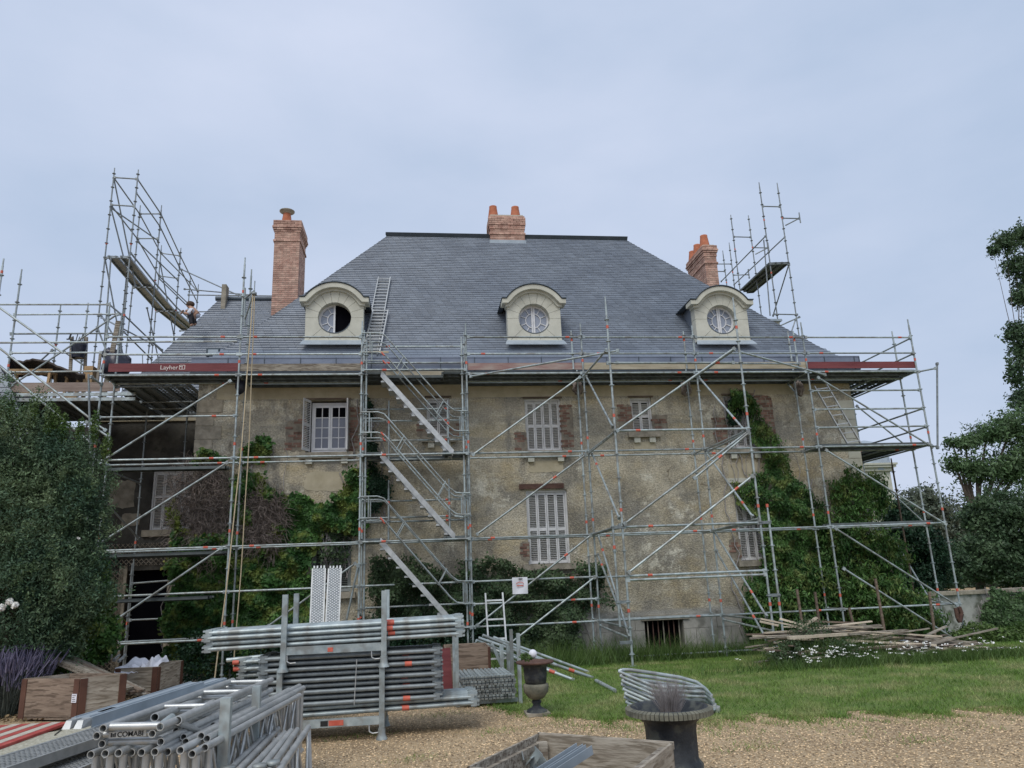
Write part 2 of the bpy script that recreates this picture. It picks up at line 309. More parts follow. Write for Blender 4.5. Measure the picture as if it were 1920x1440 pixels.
def in_poly(x, y, poly):
    r = np.zeros(len(x), bool); n = len(poly)
    for i in range(n):
        x1, y1 = poly[i]; x2, y2 = poly[(i+1) % n]; c = ((y1 > y) != (y2 > y)); xi = (x2-x1)*(y-y1)/((y2-y1) if y2 != y1 else 1e-9)+x1; r ^= c & (x < xi)
    return r
def wall_vine(name, label, polys, Y, n, size, m, depth=.25, group=None, ragged=.35, aspect=.75, droop=.8, cat='climbing plant', stems=True):
    """leaves spread over outlines on the wall plane Y, standing proud of it by an uneven depth"""
    pw = [[(P(px, py, Y).x, P(px, py, Y).z) for px, py in pl] for pl in polys]
    allp = [q for pl in pw for q in pl]; x0 = min(q[0] for q in allp)-.3; x1 = max(q[0] for q in allp)+.3; z0 = min(q[1] for q in allp)-.2; z1 = max(q[1] for q in allp)+.3
    root = thing(name, label, cat, ((x0+x1)/2, Y-.1, max(z0, -.5)), group); X, Z, D = [], [], []; got = 0; tot = 0
    while got < n and tot < n*40:
        k = n*2; x = rng.uniform(x0, x1, k); z = rng.uniform(z0, z1, k); tot += k
        w = ragged*(np.sin(x*3.1+z*1.7)*.4+np.sin(x*7.3-z*5.1)*.3+rng.normal(size=k)*.25); w2 = ragged*(np.sin(z*3.7+x*2.3)*.4+np.sin(z*8.1+x*6.7)*.3+rng.normal(size=k)*.25)
        ok = np.zeros(k, bool)
        for pl in pw: ok |= in_poly(x+w*.6, z+w2*.6, pl)
        th = .45+.35*np.sin(x*2.7+1.3*np.sin(z*2.1))*np.sin(z*3.3+x)+.3*np.sin(x*6.1+z*2.2)*np.sin(z*7.7-x*1.9); th = np.clip(th, .08, 1.2)
        dd = th*depth*rng.uniform(.35, 1.0, k)**.5+.03; keep = ok & (rng.uniform(size=k) < np.clip(.35+th, 0, 1))
        X.append(x[keep]); Z.append(z[keep]); D.append(dd[keep]); got += keep.sum()
    X, Z, D = np.concatenate(X)[:n], np.concatenate(Z)[:n], np.concatenate(D)[:n]
    V, T = leaves(np.stack([X, Y-D, Z], 1), size, np.tile([0, -1, .5], (len(X), 1)), .75, aspect, droop)
    V[:, 1] = np.minimum(V[:, 1], Y-.01); npmesh('foliage', V, T, m, root, kind='stuff')
    if stems:
        mb = MB()
        for k in range(14):
            x = random.uniform(x0+.3, x1-.3); z = max(z0, -.5); i = np.argmin(abs(X-x)); x = X[i]; zt = Z[np.abs(X-x) < .15].max() if (np.abs(X-x) < .15).any() else z1
            pts = [Vector((x, Y-.04, z))]
            while pts[-1].z < zt-.2 and len(pts) < 30: l = pts[-1]; pts.append(Vector((l.x+random.uniform(-.12, .12), Y-.04-random.uniform(0, .04), l.z+random.uniform(.15, .3))))
            mb.path(pts, random.uniform(.006, .016), 5)
        mb.build('stem', 'twig', root)
    return root

# ------------------------------------------------------------------ ground
def gz(x, y):
    pts = [(-100, 0), (10, 0), (13, -.03), (15.1, -.1), (17.7, -.34), (19, -.5), (30, -.6), (3000, -.6)]
    for (a, za), (b, zb) in zip(pts[:-1], pts[1:]):
        if y <= b: t = max(0, (y-a)/(b-a)); return za+(zb-za)*t
    return -.6
def PG(px, py):   # ground point under a pixel
    z = 0
    for _ in range(8): p = PZ(px, py, z); z = gz(p.x, p.y)
    return PZ(px, py, z)
mb = MB(); xs = [-1500, -400, -100, -40]+list(np.arange(-20, 24.1, 1))+[40, 100, 400, 1500]; ys = [-200, -50, -10]+list(np.arange(-2, 24.1, .5))+[30, 45, 80, 200, 600, 2500]
for y in ys:
    for x in xs: mb.v.append((x, y, gz(x, y)-.004))
nx = len(xs); mb.f = [(j*nx+i, j*nx+i+1, (j+1)*nx+i+1, (j+1)*nx+i) for j in range(len(ys)-1) for i in range(nx-1)]; mb.sm = [True]*len(mb.f)
mb.build('gravel_ground', 'gravel', kind='structure')
def lawn_edge(x): return float(np.interp(x, [-20, -2.2, .6, 1.1, 1.6, 2.2, 3.4, 7, 12, 60], [14.5, 14.2, 12.4, 10.7, 9.95, 9.45, 9.05, 8.5, 8.3, 8.3]))
mb = MB(); xs = list(np.arange(-3.2, 40.1, .2)); rows = 40
for i, x in enumerate(xs):
    e = lawn_edge(x)+.14*math.sin(x*5.1)+.1*math.sin(x*11.3+1)+.05*math.sin(x*27)
    for k in range(rows+1): y = e+(60-e)*(k/rows)**2; mb.v.append((x, y, gz(x, y)+.004))
mb.f = [(i*(rows+1)+k, (i+1)*(rows+1)+k, (i+1)*(rows+1)+k+1, i*(rows+1)+k+1) for i in range(len(xs)-1) for k in range(rows)]; mb.sm = [True]*len(mb.f)
mb.build('lawn', 'grassbase', kind='structure')
def gzv(y): return np.interp(y, [-100, 10, 13, 15.1, 17.7, 19, 30, 3000], [0, 0, -.03, -.1, -.34, -.5, -.6, -.6])
def blades(name, x, y, h, w, m, lean=.5, parent=None, **kw):
    n = len(x); z = gzv(y); a = rng.uniform(0, 6.28, n); dx, dy = np.cos(a)*w, np.sin(a)*w; l = rng.normal(size=(n, 2))*lean*h[:, None]
    V = np.stack([np.stack([x-dx, y-dy, z], 1), np.stack([x+dx, y+dy, z], 1), np.stack([x+l[:, 0], y+l[:, 1], z+h], 1)], 1).reshape(-1, 3); T = np.arange(3*n).reshape(-1, 3)
    return npmesh(name, V, T, m, parent, **kw)
n = 210000; x = rng.uniform(-2.5, 17, n); y = 8.2+(19-8.2)*rng.uniform(0, 1, n)**1.25
e = np.interp(x, [-20, -2.2, .6, 1.1, 1.6, 2.2, 3.4, 7, 12, 60], [14.5, 14.2, 12.4, 10.7, 9.95, 9.45, 9.05, 8.5, 8.3, 8.3])+.14*np.sin(x*5.1)+.1*np.sin(x*11.3+1)
clump = .5+.5*np.sin(x*4.3+1.2*np.sin(y*3))*np.sin(y*5.1+x)
k = (y > e-.15+.5*rng.uniform(size=n)**3-.25*clump*rng.uniform(size=n)); x, y, clump = x[k], y[k], clump[k]
blades('grass', x, y, rng.uniform(.025, .065, len(x))*(.7+.6*clump), .0045+0*x, 'grassblade', .7, kind='stuff')
# taller weeds along the wall foot, the debris and between the boxes
x = rng.uniform(-1.5, 14, 60000); ee = np.interp(x, [-20, -2.2, .6, 1.1, 1.6, 2.2, 3.4, 7, 12, 60], [14.5, 14.2, 12.4, 10.7, 9.95, 9.45, 9.05, 8.5, 8.3, 8.3]); y = ee-rng.exponential(.28, 60000); k = (rng.uniform(size=60000) < np.clip(.55+.9*np.sin(x*3.7+2*np.sin(y*2.3))*np.sin(x*9.1+y*4), 0, 1)); k &= rng.uniform(size=60000) < .6
blades('lawn_edge_tufts', x[k], y[k], rng.uniform(.015, .055, k.sum()), .0045+0*x[k], 'grassblade', .8, kind='stuff')
def weeds(name, label, cx, cy, sx, sy, n, h, m='weed', **kw):
    x = rng.normal(cx, sx, n); y = rng.normal(cy, sy, n); hh = rng.uniform(.4, 1, n)*h; return blades(name, x, y, hh, .007+0*x, m, .45, kind='stuff', **kw)
weeds('tall_weeds', '', 5.0, 18.1, 3.2, .3, 12000, .42); weeds('tall_weeds', '', 3.5, 17.6, 2.0, .5, 3000, .75)
weeds('tall_weeds', '', 7.6, 13.7, .5, .3, 5000, .55)
weeds('tall_weeds', '', 8.8, 12.85, 1.5, .18, 6000, .24)
weeds('tall_weeds', '', 2.3, 17.0, 1.0, .5, 5000, .4)
x = rng.uniform(-2, 12, 40000); y = rng.uniform(7.2, 10.6, 40000); k = rng.uniform(size=40000) < np.clip(np.sin(x*2.1+y)*np.sin(y*4.1-x*1.3), 0, 1)**4*.9
blades('sparse_grass_tufts', x[k], y[k], rng.uniform(.015, .05, k.sum()), .004+0*x[k], 'grassblade', .8, kind='stuff')
# pebbles
n = 150000; x = rng.uniform(-4, 12, n); y = 4.5+8.5*rng.uniform(0, 1, n)**1.3; k = (y < np.interp(x, [-20, -2.2, .6, 1.1, 1.6, 2.2, 3.4, 7, 12, 60], [14.5, 14.2, 12.4, 10.7, 9.95, 9.45, 9.05, 8.5, 8.3, 8.3])+.1) & (abs(x) < y*.75+.5)
x, y = x[k], y[k]; n = len(x); s = rng.uniform(.005, .0135, n); z = gzv(y)-.002; a = rng.uniform(0, 6.28, n); V = []
for q in range(4): V.append(np.stack([x+np.cos(a+q*1.57)*s*rng.uniform(.7, 1.3, n), y+np.sin(a+q*1.57)*s*rng.uniform(.7, 1.3, n), z+s*.1], 1))
V.append(np.stack([x+rng.normal(size=n)*s*.25, y+rng.normal(size=n)*s*.25, z+s*rng.uniform(.5, .9, n)], 1)); V = np.stack(V, 1).reshape(-1, 3); i = np.arange(n)*5
T = np.concatenate([np.stack([i+q, i+(q+1) % 4, i+4], 1) for q in range(4)]); npmesh('pebbles', V, T, 'pebble', kind='stuff')
# leaf litter in front of the vine
n = 16000; x = rng.uniform(-6.5, 1.2, n); y = rng.uniform(12.0, 18.7, n); V, T = leaves(np.stack([x, y, gzv(y)+rng.uniform(.005, .04, n)], 1), .06, np.tile([0, 0, 1.], (n, 1)), .5); npmesh('leaf_litter', V, T, 'litter', kind='stuff')
# pale stone slab patch beside the boards on the ground at left
mb = MB(); q = [PZ(-60, 1400, .02), PZ(210, 1350, .02), PZ(260, 1390, .02), PZ(-60, 1560, .02)]; mb.add([(p.x, p.y, .012) for p in q]+[(p.x, p.y, -.02) for p in q], [(3, 2, 1, 0), (0, 1, 5, 4), (1, 2, 6, 5), (2, 3, 7, 6), (3, 0, 4, 7)][0:1] + [(0, 4, 5, 1), (3, 7, 4, 0)])
mb.build('crushed_stone_strip', 'crushed', kind='structure')

# ================================================================== HOUSE
YW = 19.0; XL, XR = -5.55, 12.12; EZ = 6.95
house = thing('country_house', 'old manor house with slate hipped roof, stained render and three round dormers', 'house', (3.2, YW, -.5))
M['mortardim'] = mat('old_mortar', (.17, .15, .12), (.30, .26, .2), 6, .95, coord='World', bump=.5)
def wpx(x0, y0, x1, y1, Y=YW):   # window rect from pixel corners
    a = P(x0, y0, Y); b = P(x1, y1, Y); return [a.x, b.x, b.z, a.z]
wins = dict(open_=[-2.86, -1.80, 4.92, 6.30], slim2=[.20, .80, 5.28, 6.33], wide3=[2.79, 3.76, 4.86, 6.28], slim4=[5.68, 6.28, 5.32, 6.28], wide5=[8.33, 9.18, 4.84, 6.32],
            low1=[-2.62, -1.68, 1.5, 3.45], low3=[2.72, 3.80, 1.98, 3.84], low5=[8.33, 9.1, 1.87, 3.88], cellar=[5.59, 6.60, -.46, .48], cellar2=[8.36, 9.2, -.46, .5])
def holed_wall(mb, x0, x1, z0, z1, holes, y, depth):
    xs = sorted({x0, x1, *[h[0] for h in holes], *[h[1] for h in holes]}); zs = sorted({z0, z1, *[h[2] for h in holes], *[h[3] for h in holes]})
    for a, b in zip(xs[:-1], xs[1:]):
        for c, d in zip(zs[:-1], zs[1:]):
            mx_, mz_ = (a+b)/2, (c+d)/2
            if any(h[0] < mx_ < h[1] and h[2] < mz_ < h[3] for h in holes): continue
            mb.add([(a, y, c), (b, y, c), (b, y, d), (a, y, d)], [(0, 1, 2, 3)])
    for h in holes:
        a, b, c, d = h; e = y+depth
        mb.add([(a, y, c), (b, y, c), (b, y, d), (a, y, d), (a, e, c), (b, e, c), (b, e, d), (a, e, d)], [(0, 4, 5, 1), (1, 5, 6, 2), (2, 6, 7, 3), (3, 7, 4, 0)])
mb = MB(); holed_wall(mb, XL, XR, -.6, EZ, list(wins.values()), YW, .3)
mb.add([(XL, YW, -.6), (XL, 28.2, -.6), (XL, 28.2, EZ), (XL, YW, EZ)], [(3, 2, 1, 0)]); mb.add([(XR, YW, -.6), (XR, 28.2, -.6), (XR, 28.2, EZ), (XR, YW, EZ)], [(0, 1, 2, 3)]); mb.add([(XL, 28.2, -.6), (XR, 28.2, -.6), (XR, 28.2, EZ), (XL, 28.2, EZ)], [(3, 2, 1, 0)])
mb.build('wall', 'render', house)
mb = MB(); mb.add([(XL+.05, YW+.3, -.5), (XR-.05, YW+.3, -.5), (XR-.05, YW+.3, EZ), (XL+.05, YW+.3, EZ)], [(0, 1, 2, 3)]); mb.build('room_darkness', 'dark', house)
# yellow render band under the eaves, patches under sills, pale stone at the right corner
mb = MB(); mb.box(-5.1, XR-.42, YW-.006, YW+.01, 6.33, 6.52); mb.box(-5.1, XR-.4, YW-.007, YW+.01, 6.521, 6.73); mb.build('eaves_band', 'yellow', house)
def patch(cx, z0, z1, w, name='render_patch', m='yellow', y=YW, th=.008):
    mb = MB(); n = 26; pts = []
    for k in range(n):
        t = 2*math.pi*k/n; c, s_ = math.cos(t), math.sin(t); r = 1/max(abs(c), abs(s_)); j = random.uniform(.90, 1.05)
        pts.append((cx+c*r*w/2*j, (z0+z1)/2+s_*r*(z1-z0)/2*j))
    mb.add([(x, y-th, z) for x, z in pts]+[(x, y+.01, z) for x, z in pts], [tuple(range(n))]+[((k+1) % n, k, n+k, n+(k+1) % n) for k in range(n)]); return mb.build(name, m, house)
patch(3.3, 4.30, 4.62, .95); patch(6.0, 4.78, 5.08, .62); patch(8.8, 3.95, 4.42, 1.1); patch(-2.1, 3.95, 4.45, 1.5); patch(8.9, 1.3, 1.62, .8); patch(3.25, 1.55, 1.75, 1.1)
patch(.5, 4.9, 5.1, .7)
for k, (z0, z1) in enumerate([(6.0, 6.32), (5.66, 5.98), (5.32, 5.64), (4.98, 5.3)]):
    MB().box(XL-.012, XL+(.42 if k % 2 else .62), YW-.018, YW+.01, z0, z1).build('corner_stone', 'stoneold', house)
for k in range(24):
    z0 = -.45+k*.275
    if z0 > 6.2: break
    MB().box(XR-(.52 if k % 2 else .36), XR+.012, YW-.02, YW+.01, z0, z0+.262).build('corner_stone', 'stone' if z0 > 1 else 'stoneold', house)
for z0, z1, d in ((6.74, 6.80, .12), (6.80, 6.86, .22), (6.86, 6.92, .34)):
    MB().box(XL-d, XR+d, YW-d, YW+.02, z0+.001, z1).build('cornice_moulding', 'stone', house)
M['socle'] = mat('grey_socle_render', (.25, .245, .215), (.42, .40, .35), 1.6, .95, coord='World', bump=.35, bscale=25, col3=(.17, .165, .14), s3=2.5)
for rz0, rz1, off in ((-.58, -.15, 0), (-.14, .26, .5), (.27, .66, .2)):
    x = -5.5+off*.9
    while x < XR-.6:
        x1 = x+random.uniform(.85, 1.15)
        for a_, b_ in ((x, x1),):
            for h_ in (wins['cellar'], wins['cellar2']):
                if a_ < h_[1] and b_ > h_[0] and rz0 < h_[3]:
                    if h_[0]-a_ > b_-h_[1]: b_ = min(b_, h_[0])
                    else: a_ = max(a_, h_[1])
            if b_-a_ > .12: MB().box(a_+.006, b_-.006, YW-.022+random.uniform(-.003, .003), YW+.01, rz0, rz1).build('socle_block', 'socle', house)
        x = x1
# bricks around windows
brick_me = mesh_of(MB().box(-.105, .105, -.012, .05, -.027, .027), 'old_brick', 'brickO')
def brick_patch(x0, x1, z0, z1, prob=.85, y=YW):
    patch((x0+x1)/2, z0-.03, z1+.05, (x1-x0)+.12, 'bare_mortar', 'mortardim', y, .003)
    z = z0; r = 0
    while z < z1:
        x = x0+(.0 if r % 2 else -.09)
        while x < x1:
            if random.random() < prob*(1-.35*abs((z-(z0+z1)/2)/((z1-z0)/2))): 
                a = max(x, x0-.08); w = min(x+.2, x1+.05)-a
                if w > .06: inst('brick', brick_me, (a+w/2, y-.002+random.uniform(-.004, .012), z+.03), house, None, (w/.22, 1, 1))
            x += .222
        z += .068; r += 1
brick_patch(-3.30, -2.90, 5.0, 5.75, .6); brick_patch(-1.76, -1.56, 4.95, 6.05, .8); brick_patch(2.55, 2.76, 4.9, 5.35, .75); brick_patch(3.80, 4.02, 4.95, 6.05, .8); brick_patch(5.38, 5.66, 5.35, 6.05, .8); brick_patch(6.31, 6.62, 5.35, 5.75, .8)
brick_patch(8.0, 8.30, 4.95, 5.65, .85); brick_patch(9.22, 9.68, 4.95, 6.3, .9); brick_patch(2.58, 2.70, 2.1, 2.5, .8); brick_patch(8.1, 8.31, 1.95, 2.4, .7); brick_patch(.0, .18, 5.3, 5.6, .6); brick_patch(.82, 1.0, 5.3, 5.6, .6)
# stone surrounds that stand proud
def sill(w, over=.14, corbels=True, m='stoneold'):
    MB().box(w[0]-over, w[1]+over, YW-.13, YW+.2, w[2]-.15, w[2]-.002).build('window_sill', m, house)
    if corbels:
        for x in (w[0]+.02, w[1]-.16): MB().box(x, x+.16, YW-.09, YW+.01, w[2]-.29, w[2]-.152).build('sill_corbel', 'stone', house)
for kx in ('open_', 'slim2', 'wide3', 'slim4', 'wide5'): sill(wins[kx])
sill(wins['low1'], .12, False); sill(wins['low3'], .16, False, 'stoneold'); sill(wins['low5'], .12, False)
MB().box(2.55, 3.72, YW-.05, YW+.05, 3.87, 4.0).build('iron_lintel', 'rust', house); MB().box(5.5, 6.75, YW-.07, YW+.02, .50, .62).build('stone_lintel', 'stoneold', house)
MB().box(8.15, 9.3, YW-.05, YW+.03, 3.9, 4.02).build('stone_lintel', 'stone', house)
for kx in ('open_', 'wide3', 'slim4', 'slim2', 'wide5'):
    w = wins[kx]; MB().box(w[0]-.05, w[1]+.05, YW-.03, YW+.02, w[3]+.002, w[3]+.045).build('lintel_board', 'wooddark', house)
# shutters
def shutter_panel(mb, x0, x1, y, z0, z1, mid=None):
    f = .035; d = .03
    for a, b, c, e in ((x0, x0+f, z0, z1), (x1-f, x1, z0, z1), (x0+f, x1-f, z0, z0+.07), (x0+f, x1-f, z1-.07, z1)): mb.box(a, b, y, y+d, c, e)
    m_ = mid or (z0+z1)/2; mb.box(x0+f, x1-f, y+.001, y+d, m_-.035, m_+.035); return [(z0+.07, m_-.035), (m_+.035, z1-.07)]
slat_cache = {}
def slat_mesh(w, m):
    k = (round(w, 3), m)
    if k not in slat_cache:
        mb = MB(); mb.beam((-w/2, 0, 0), (w/2, 0, 0), .037, .007, up=(0, .6, .8)); slat_cache[k] = mesh_of(mb, 'slat', m)
    return slat_cache[k]
def shutters(w, n, m='shutter', y=YW+.1, individual=False, pitch=.045, mid=None):
    fr = MB(); t = .05
    for a, b, c, e in ((w[0], w[0]+t, w[2], w[3]), (w[1]-t, w[1], w[2], w[3]), (w[0]+t, w[1]-t, w[3]-t, w[3])): fr.box(a, b, y-.03, y+.05, c, e)
    win = fr.build('window', m, house); x0, x1 = w[0]+t, w[1]-t; pw = (x1-x0)/n; joined = MB()
    for k in range(n):
        a, b = x0+k*pw+.004, x0+(k+1)*pw-.004; sp = MB(); fields = shutter_panel(sp, a, b, y+(.006 if k % 2 else 0), w[2]+.01, w[3]-t-.005, mid)
        sp.build('shutter', m, win)
        for c, e in fields:
            z = c+.02
            while z < e-.01:
                if individual: inst('slat', slat_mesh(b-a-.072, m), ((a+b)/2, y+.018, z), win, None if random.random() > .03 else (0, random.uniform(-.05, .05), 0))
                else:
                    ww = (b-a-.072)/2; joined.beam(((a+b)/2-ww, y+.018, z), ((a+b)/2+ww, y+.018, z), .037, .007, up=(0, .6, .8))
                z += pitch
    if not individual: joined.build('slats', m, win, kind='stuff')
    return win
shutters(wins['wide3'], 4, individual=True, mid=5.55); shutters(wins['low3'], 4, individual=True, mid=2.85)
shutters(wins['slim2'], 2); shutters(wins['slim4'], 2); shutters(wins['wide5'], 3); shutters(wins['low1'], 2, 'shutterdull'); shutters(wins['low5'], 3)
# open casement window with folded shutters
w = wins['open_']; y = YW+.14; win = MB().box(w[0]+.12, w[0]+.17, y, y+.06, w[2]+.03, w[3]-.05).box(w[1]-.05, w[1], y, y+.06, w[2]+.03, w[3]-.05).box(w[0]+.17, w[1]-.05, y, y+.06, w[3]-.13, w[3]-.05).box(w[0]+.17, w[1]-.05, y, y+.06, w[2]+.03, w[2]+.09).build('window', 'white', house)
a, b = w[0]+.17, w[1]-.05; mcx = (a+b)/2
for lx0, lx1 in ((a, mcx-.003), (mcx+.003, b)):
    lf = MB(); z0, z1 = w[2]+.092, w[3]-.132; f = .045; lf.box(lx0, lx0+f, y-.02, y+.02, z0, z1).box(lx1-f, lx1, y-.02, y+.02, z0, z1).box(lx0+f, lx1-f, y-.02, y+.02, z0, z0+.05).box(lx0+f, lx1-f, y-.02, y+.02, z1-.05, z1)
    cxm = (lx0+lx1)/2; lf.box(cxm-.011, cxm+.011, y-.015, y+.015, z0+.05, z1-.05)
    for q in range(1, 4): zz = z0+.05+(z1-z0-.1)*q/4; lf.box(lx0+f, cxm-.012, y-.014, y+.014, zz-.011, zz+.011).box(cxm+.012, lx1-f, y-.014, y+.014, zz-.011, zz+.011)
    lf.build('window_frame', 'white', win)
    for c in range(2):
        for q in range(4):
            xa = lx0+f if c == 0 else cxm+.011; xb = cxm-.011 if c == 0 else lx1-f; za = z0+.05+(z1-z0-.1)*q/4; MB().box(xa, xb, y-.002, y+.003, za, za+(z1-z0-.1)/4).build('pane', 'dark' if q == 3 else 'glasscurtain', win)
sp = MB(); shutter_panel(sp, 0, .38, 0, w[2]+.03, w[3]-.02)
for z in np.arange(w[2]+.12, w[3]-.1, .045): sp.beam((.036, .015, z), (.344, .015, z), .037, .007, up=(0, .6, .8))
th = math.radians(68); vs = [(w[0]+.1-math.cos(th)*v[0]+math.sin(th)*v[1]*.6, YW+.02-math.sin(th)*v[0]-math.cos(th)*v[1], v[2]) for v in sp.v]; sp.v = vs; sp.build('shutter', 'shutter', win)
sp = MB(); sp.box(w[1]-.03, w[1]+.005, YW-.28, YW+.1, w[2]+.03, w[3]-.02); sp.build('shutter', 'shutter', win)
# cellar grilles
for kx, n_ in (('cellar', 7), ('cellar2', 5)):
    w = wins[kx]; 
    for q in range(n_): x = w[0]+(w[1]-w[0])*(q+.7)/(n_+.4); MB().box(x-.013, x+.013, YW+.05, YW+.075, w[2]-.05, w[3]).build('window_bar', 'rust' if q % 3 else 'stoneold', house)
# wing on the left, set back
YV = 22.3; wl = [-8.05, -6.95, 3.3-.0, 4.95]; wl = [-7.60, -6.45, 3.36, 5.05]; dr = [-8.05, -6.98, -.6, 2.27]
mb = MB(); holed_wall(mb, -9.4, XL+.3, -.7, 7.0, [wl, dr], YV, .3); mb.add([(-9.4, YV, -.7), (-9.4, 27, -.7), (-9.4, 27, 7), (-9.4, YV, 7)], [(3, 2, 1, 0)]); mb.add([(-14, YV+.2, -.7), (-9.4, YV+.2, -.7), (-9.4, YV+.2, 6.4), (-14, YV+.2, 6.4)], [(0, 1, 2, 3)]); mb.build('wing_wall', 'render_dirty_shade', house)
mb = MB(); mb.add([(-9.3, YV+.3, -.6), (XL+.2, YV+.3, -.6), (XL+.2, YV+.3, 7), (-9.3, YV+.3, 7)], [(0, 1, 2, 3)]); mb.build('room_darkness', 'dark', house)
shutters(wl, 4, y=YV+.08, mid=4.3); MB().box(wl[0]-.15, wl[1]+.15, YV-.12, YV+.2, wl[2]-.18, wl[2]-.002).build('window_sill', 'stoneold', house)
MB().box(-9.4, XL, YV-.06, YV, 6.5, 6.62).build('eaves_band', 'yellow', house)
MB().box(dr[0]-.22, dr[0]-.01, YV-.05, YV+.02, -.6, 2.4).build('door_jamb', 'stoneold', house); MB().box(dr[1]+.01, dr[1]+.22, YV-.05, YV+.02, -.6, 2.4).build('door_jamb', 'stoneold', house)
patch(-8.4, 4.0, 4.8, .7, m='stoneold', y=YV); patch(-8.1, 3.5, 3.85, .5, m='stoneold', y=YV)

# ------------------------------------------------------------------ roofs
A_, B_, C_, D_ = Vector((XL-.08, 18.6, EZ)), Vector((XR+.08, 18.6, EZ)), Vector((7.25, 23.4, 13.13)), Vector((-.97, 23.4, 13.13)); E_, F_ = Vector((XL-.08, 28.2, EZ)), Vector((XR+.08, 28.2, EZ))
roof = MB(); roof.add([A_, B_, C_, D_, E_, F_], [(0, 1, 2, 3), (0, 3, 4), (1, 5, 2), (4, 3, 2, 5)]); roof = roof.build('roof', 'slatedark', house)
VA, VB, VC, VD = Vector((-8.53, 21.8, 7.22)), Vector((-4.9, 21.8, 7.22)), Vector((-2.4, 24.4, 11.1)), Vector((-6.68, 24.4, 11.1)); VE = Vector((-8.53, 27, 7.22)); VF = Vector((-4, 27, 7.22))
wroof = MB(); wroof.add([VA, VB, VC, VD, VE, VF], [(0, 1, 2, 3), (0, 3, 4), (3, 2, 5, 4)]); wroof = wroof.build('wing_roof', 'slatedark', house)
slate_me = mesh_of(MB().hexa([(-.108, 0, 0), (.108, 0, 0), (.108, .16, -.010), (-.108, .16, -.010), (-.108, 0, .008), (.108, 0, .008), (.108, .16, -.003), (-.108, .16, -.003)]), 'slate', 'slate')
def slates(a, b, c, d, parent, exp_=.112, wd=.22, single_rows=0, holes=()):
    """courses of slates from eave a-b up to ridge d-c; single_rows lowest courses as single slates"""
    up = ((d+c)/2-(a+b)/2); L = (Vector((0, up.y, up.z))).length; n = int(L/exp_); ux = Vector((1, 0, 0)); uy = Vector((0, up.y, up.z)).normalized(); uz = ux.cross(uy)
    q = Matrix((ux, uy, uz)).transposed().to_quaternion(); V = []; 
    for r in range(n):
        t = r/n; p0 = a.lerp(d, t); p1 = b.lerp(c, t); t9 = min(1, t+(exp_+.03)/L); q0x = a.lerp(d, t9).x; q1x = b.lerp(c, t9).x; x = p0.x+(wd/2 if r % 2 else 0)-wd/2; sag = .01*math.sin(r*.7)
        while x < p1.x:
            xa, xb = max(x+.002, p0.x-.01), min(x+wd-.002, p1.x+.01); x += wd
            if xb-xa < .03: continue
            base = Vector(((xa+xb)/2, p0.y, p0.z)); j = random.uniform(-.004, .004)
            if any(h[0] < base.x < h[1] and h[2] < base.z < h[3] for h in holes): continue
            if r < single_rows: inst('slate', slate_me, base+uz*.012+uy*j, parent, q, ((xb-xa)/.216, 1, 1)); continue
            lift = .017+random.uniform(0, .009); 
            xc, xd = min(max(xa, q0x), q1x), max(min(xb, q1x), q0x)
            for (lx, ly, lz) in ((xa, 0, lift), (xb, 0, lift), (xd, exp_+.03, .003), (xc, exp_+.03, .003), (xa, 0, 0), (xb, 0, 0)):
                V.append(Vector((lx, p0.y, p0.z))+uy*(ly+j+(.003*math.sin(lx*3+r)))+uz*lz)
    V = np.array([tuple(v) for v in V]); k = np.arange(len(V)//6)*6
    T = np.concatenate([np.stack([k, k+1, k+2, k+3], 1), np.stack([k+4, k+5, k+1, k], 1)]); npmesh('slates', V, T, 'slate', parent, kind='stuff')
skyl = [-6.75, -6.4, 8.1, 8.6]
slates(A_+Vector((.30, .30, .387)), B_+Vector((-.30, .30, .387)), C_, D_, roof, single_rows=4)
slates(VA, VB, VC, VD, wroof)
def slate_face(a, b, c, parent, exp_=.112):   # triangular hip faces, plain courses
    n = 60; mb = MB()
    for r in range(n):
        t, t2 = r/n, (r+1)/n; p0, p1 = a.lerp(c, t), b.lerp(c, t); q0, q1 = a.lerp(c, t2), b.lerp(c, t2); nn = (b-a).cross(c-a).normalized()*.014; mb.add([p0+nn, p1+nn, q1, q0, p0, p1], [(0, 1, 2, 3), (4, 5, 1, 0)])
    mb.build('slate_courses', 'slate', parent, kind='stuff')
slate_face(E_, A_, D_, roof); slate_face(B_, F_, C_, roof); slate_face(VE, VA, VD, wroof)
# ridges
mb = MB().tube(D_+Vector((-.12, 0, .05)), C_+Vector((.12, 0, .05)), .055, 8); mb.beam(D_+Vector((-.1, -.12, -.04)), C_+Vector((.1, -.12, -.04)), .02, .16, up=(0, -.6, .8)); mb.build('ridge_cap', 'zincdark', house)
mb = MB().tube(VD+Vector((-.1, 0, .06)), VC+Vector((0, 0, .06)), .085, 8); mb.build('ridge_cap', 'zincdark', house)
# zinc gutter facing panels
x = XL-.08; 
while x < XR+.02:
    x1 = min(x+.885, XR+.1); MB().box(x+.004, x1-.004, 18.5+.004*random.random(), 18.56, 6.93, 7.29).build('gutter_panel', 'zinc', house)
    MB().box(x1-.012, x1+.006, 18.485, 18.5, 6.93, 7.29).build('panel_seam', 'zincdark', house); x = x1
mb = MB(); mb.add([(XL-.1, 18.49, 7.30), (XR+.1, 18.49, 7.30), (XR+.1, 18.92, 7.38), (XL-.1, 18.92, 7.38)], [(0, 1, 2, 3)]); mb.add([(XL-.1, 18.49, 7.27), (XR+.1, 18.49, 7.27), (XR+.1, 18.49, 7.30), (XL-.1, 18.49, 7.30)], [(0, 1, 2, 3)]); mb.build('gutter_top', 'zinc', house)
mb = MB(); mb.box(XR+.09, XR+.1, 18.5, 28, 6.9, 7.29); mb.build('gutter_side', 'zinc', house)
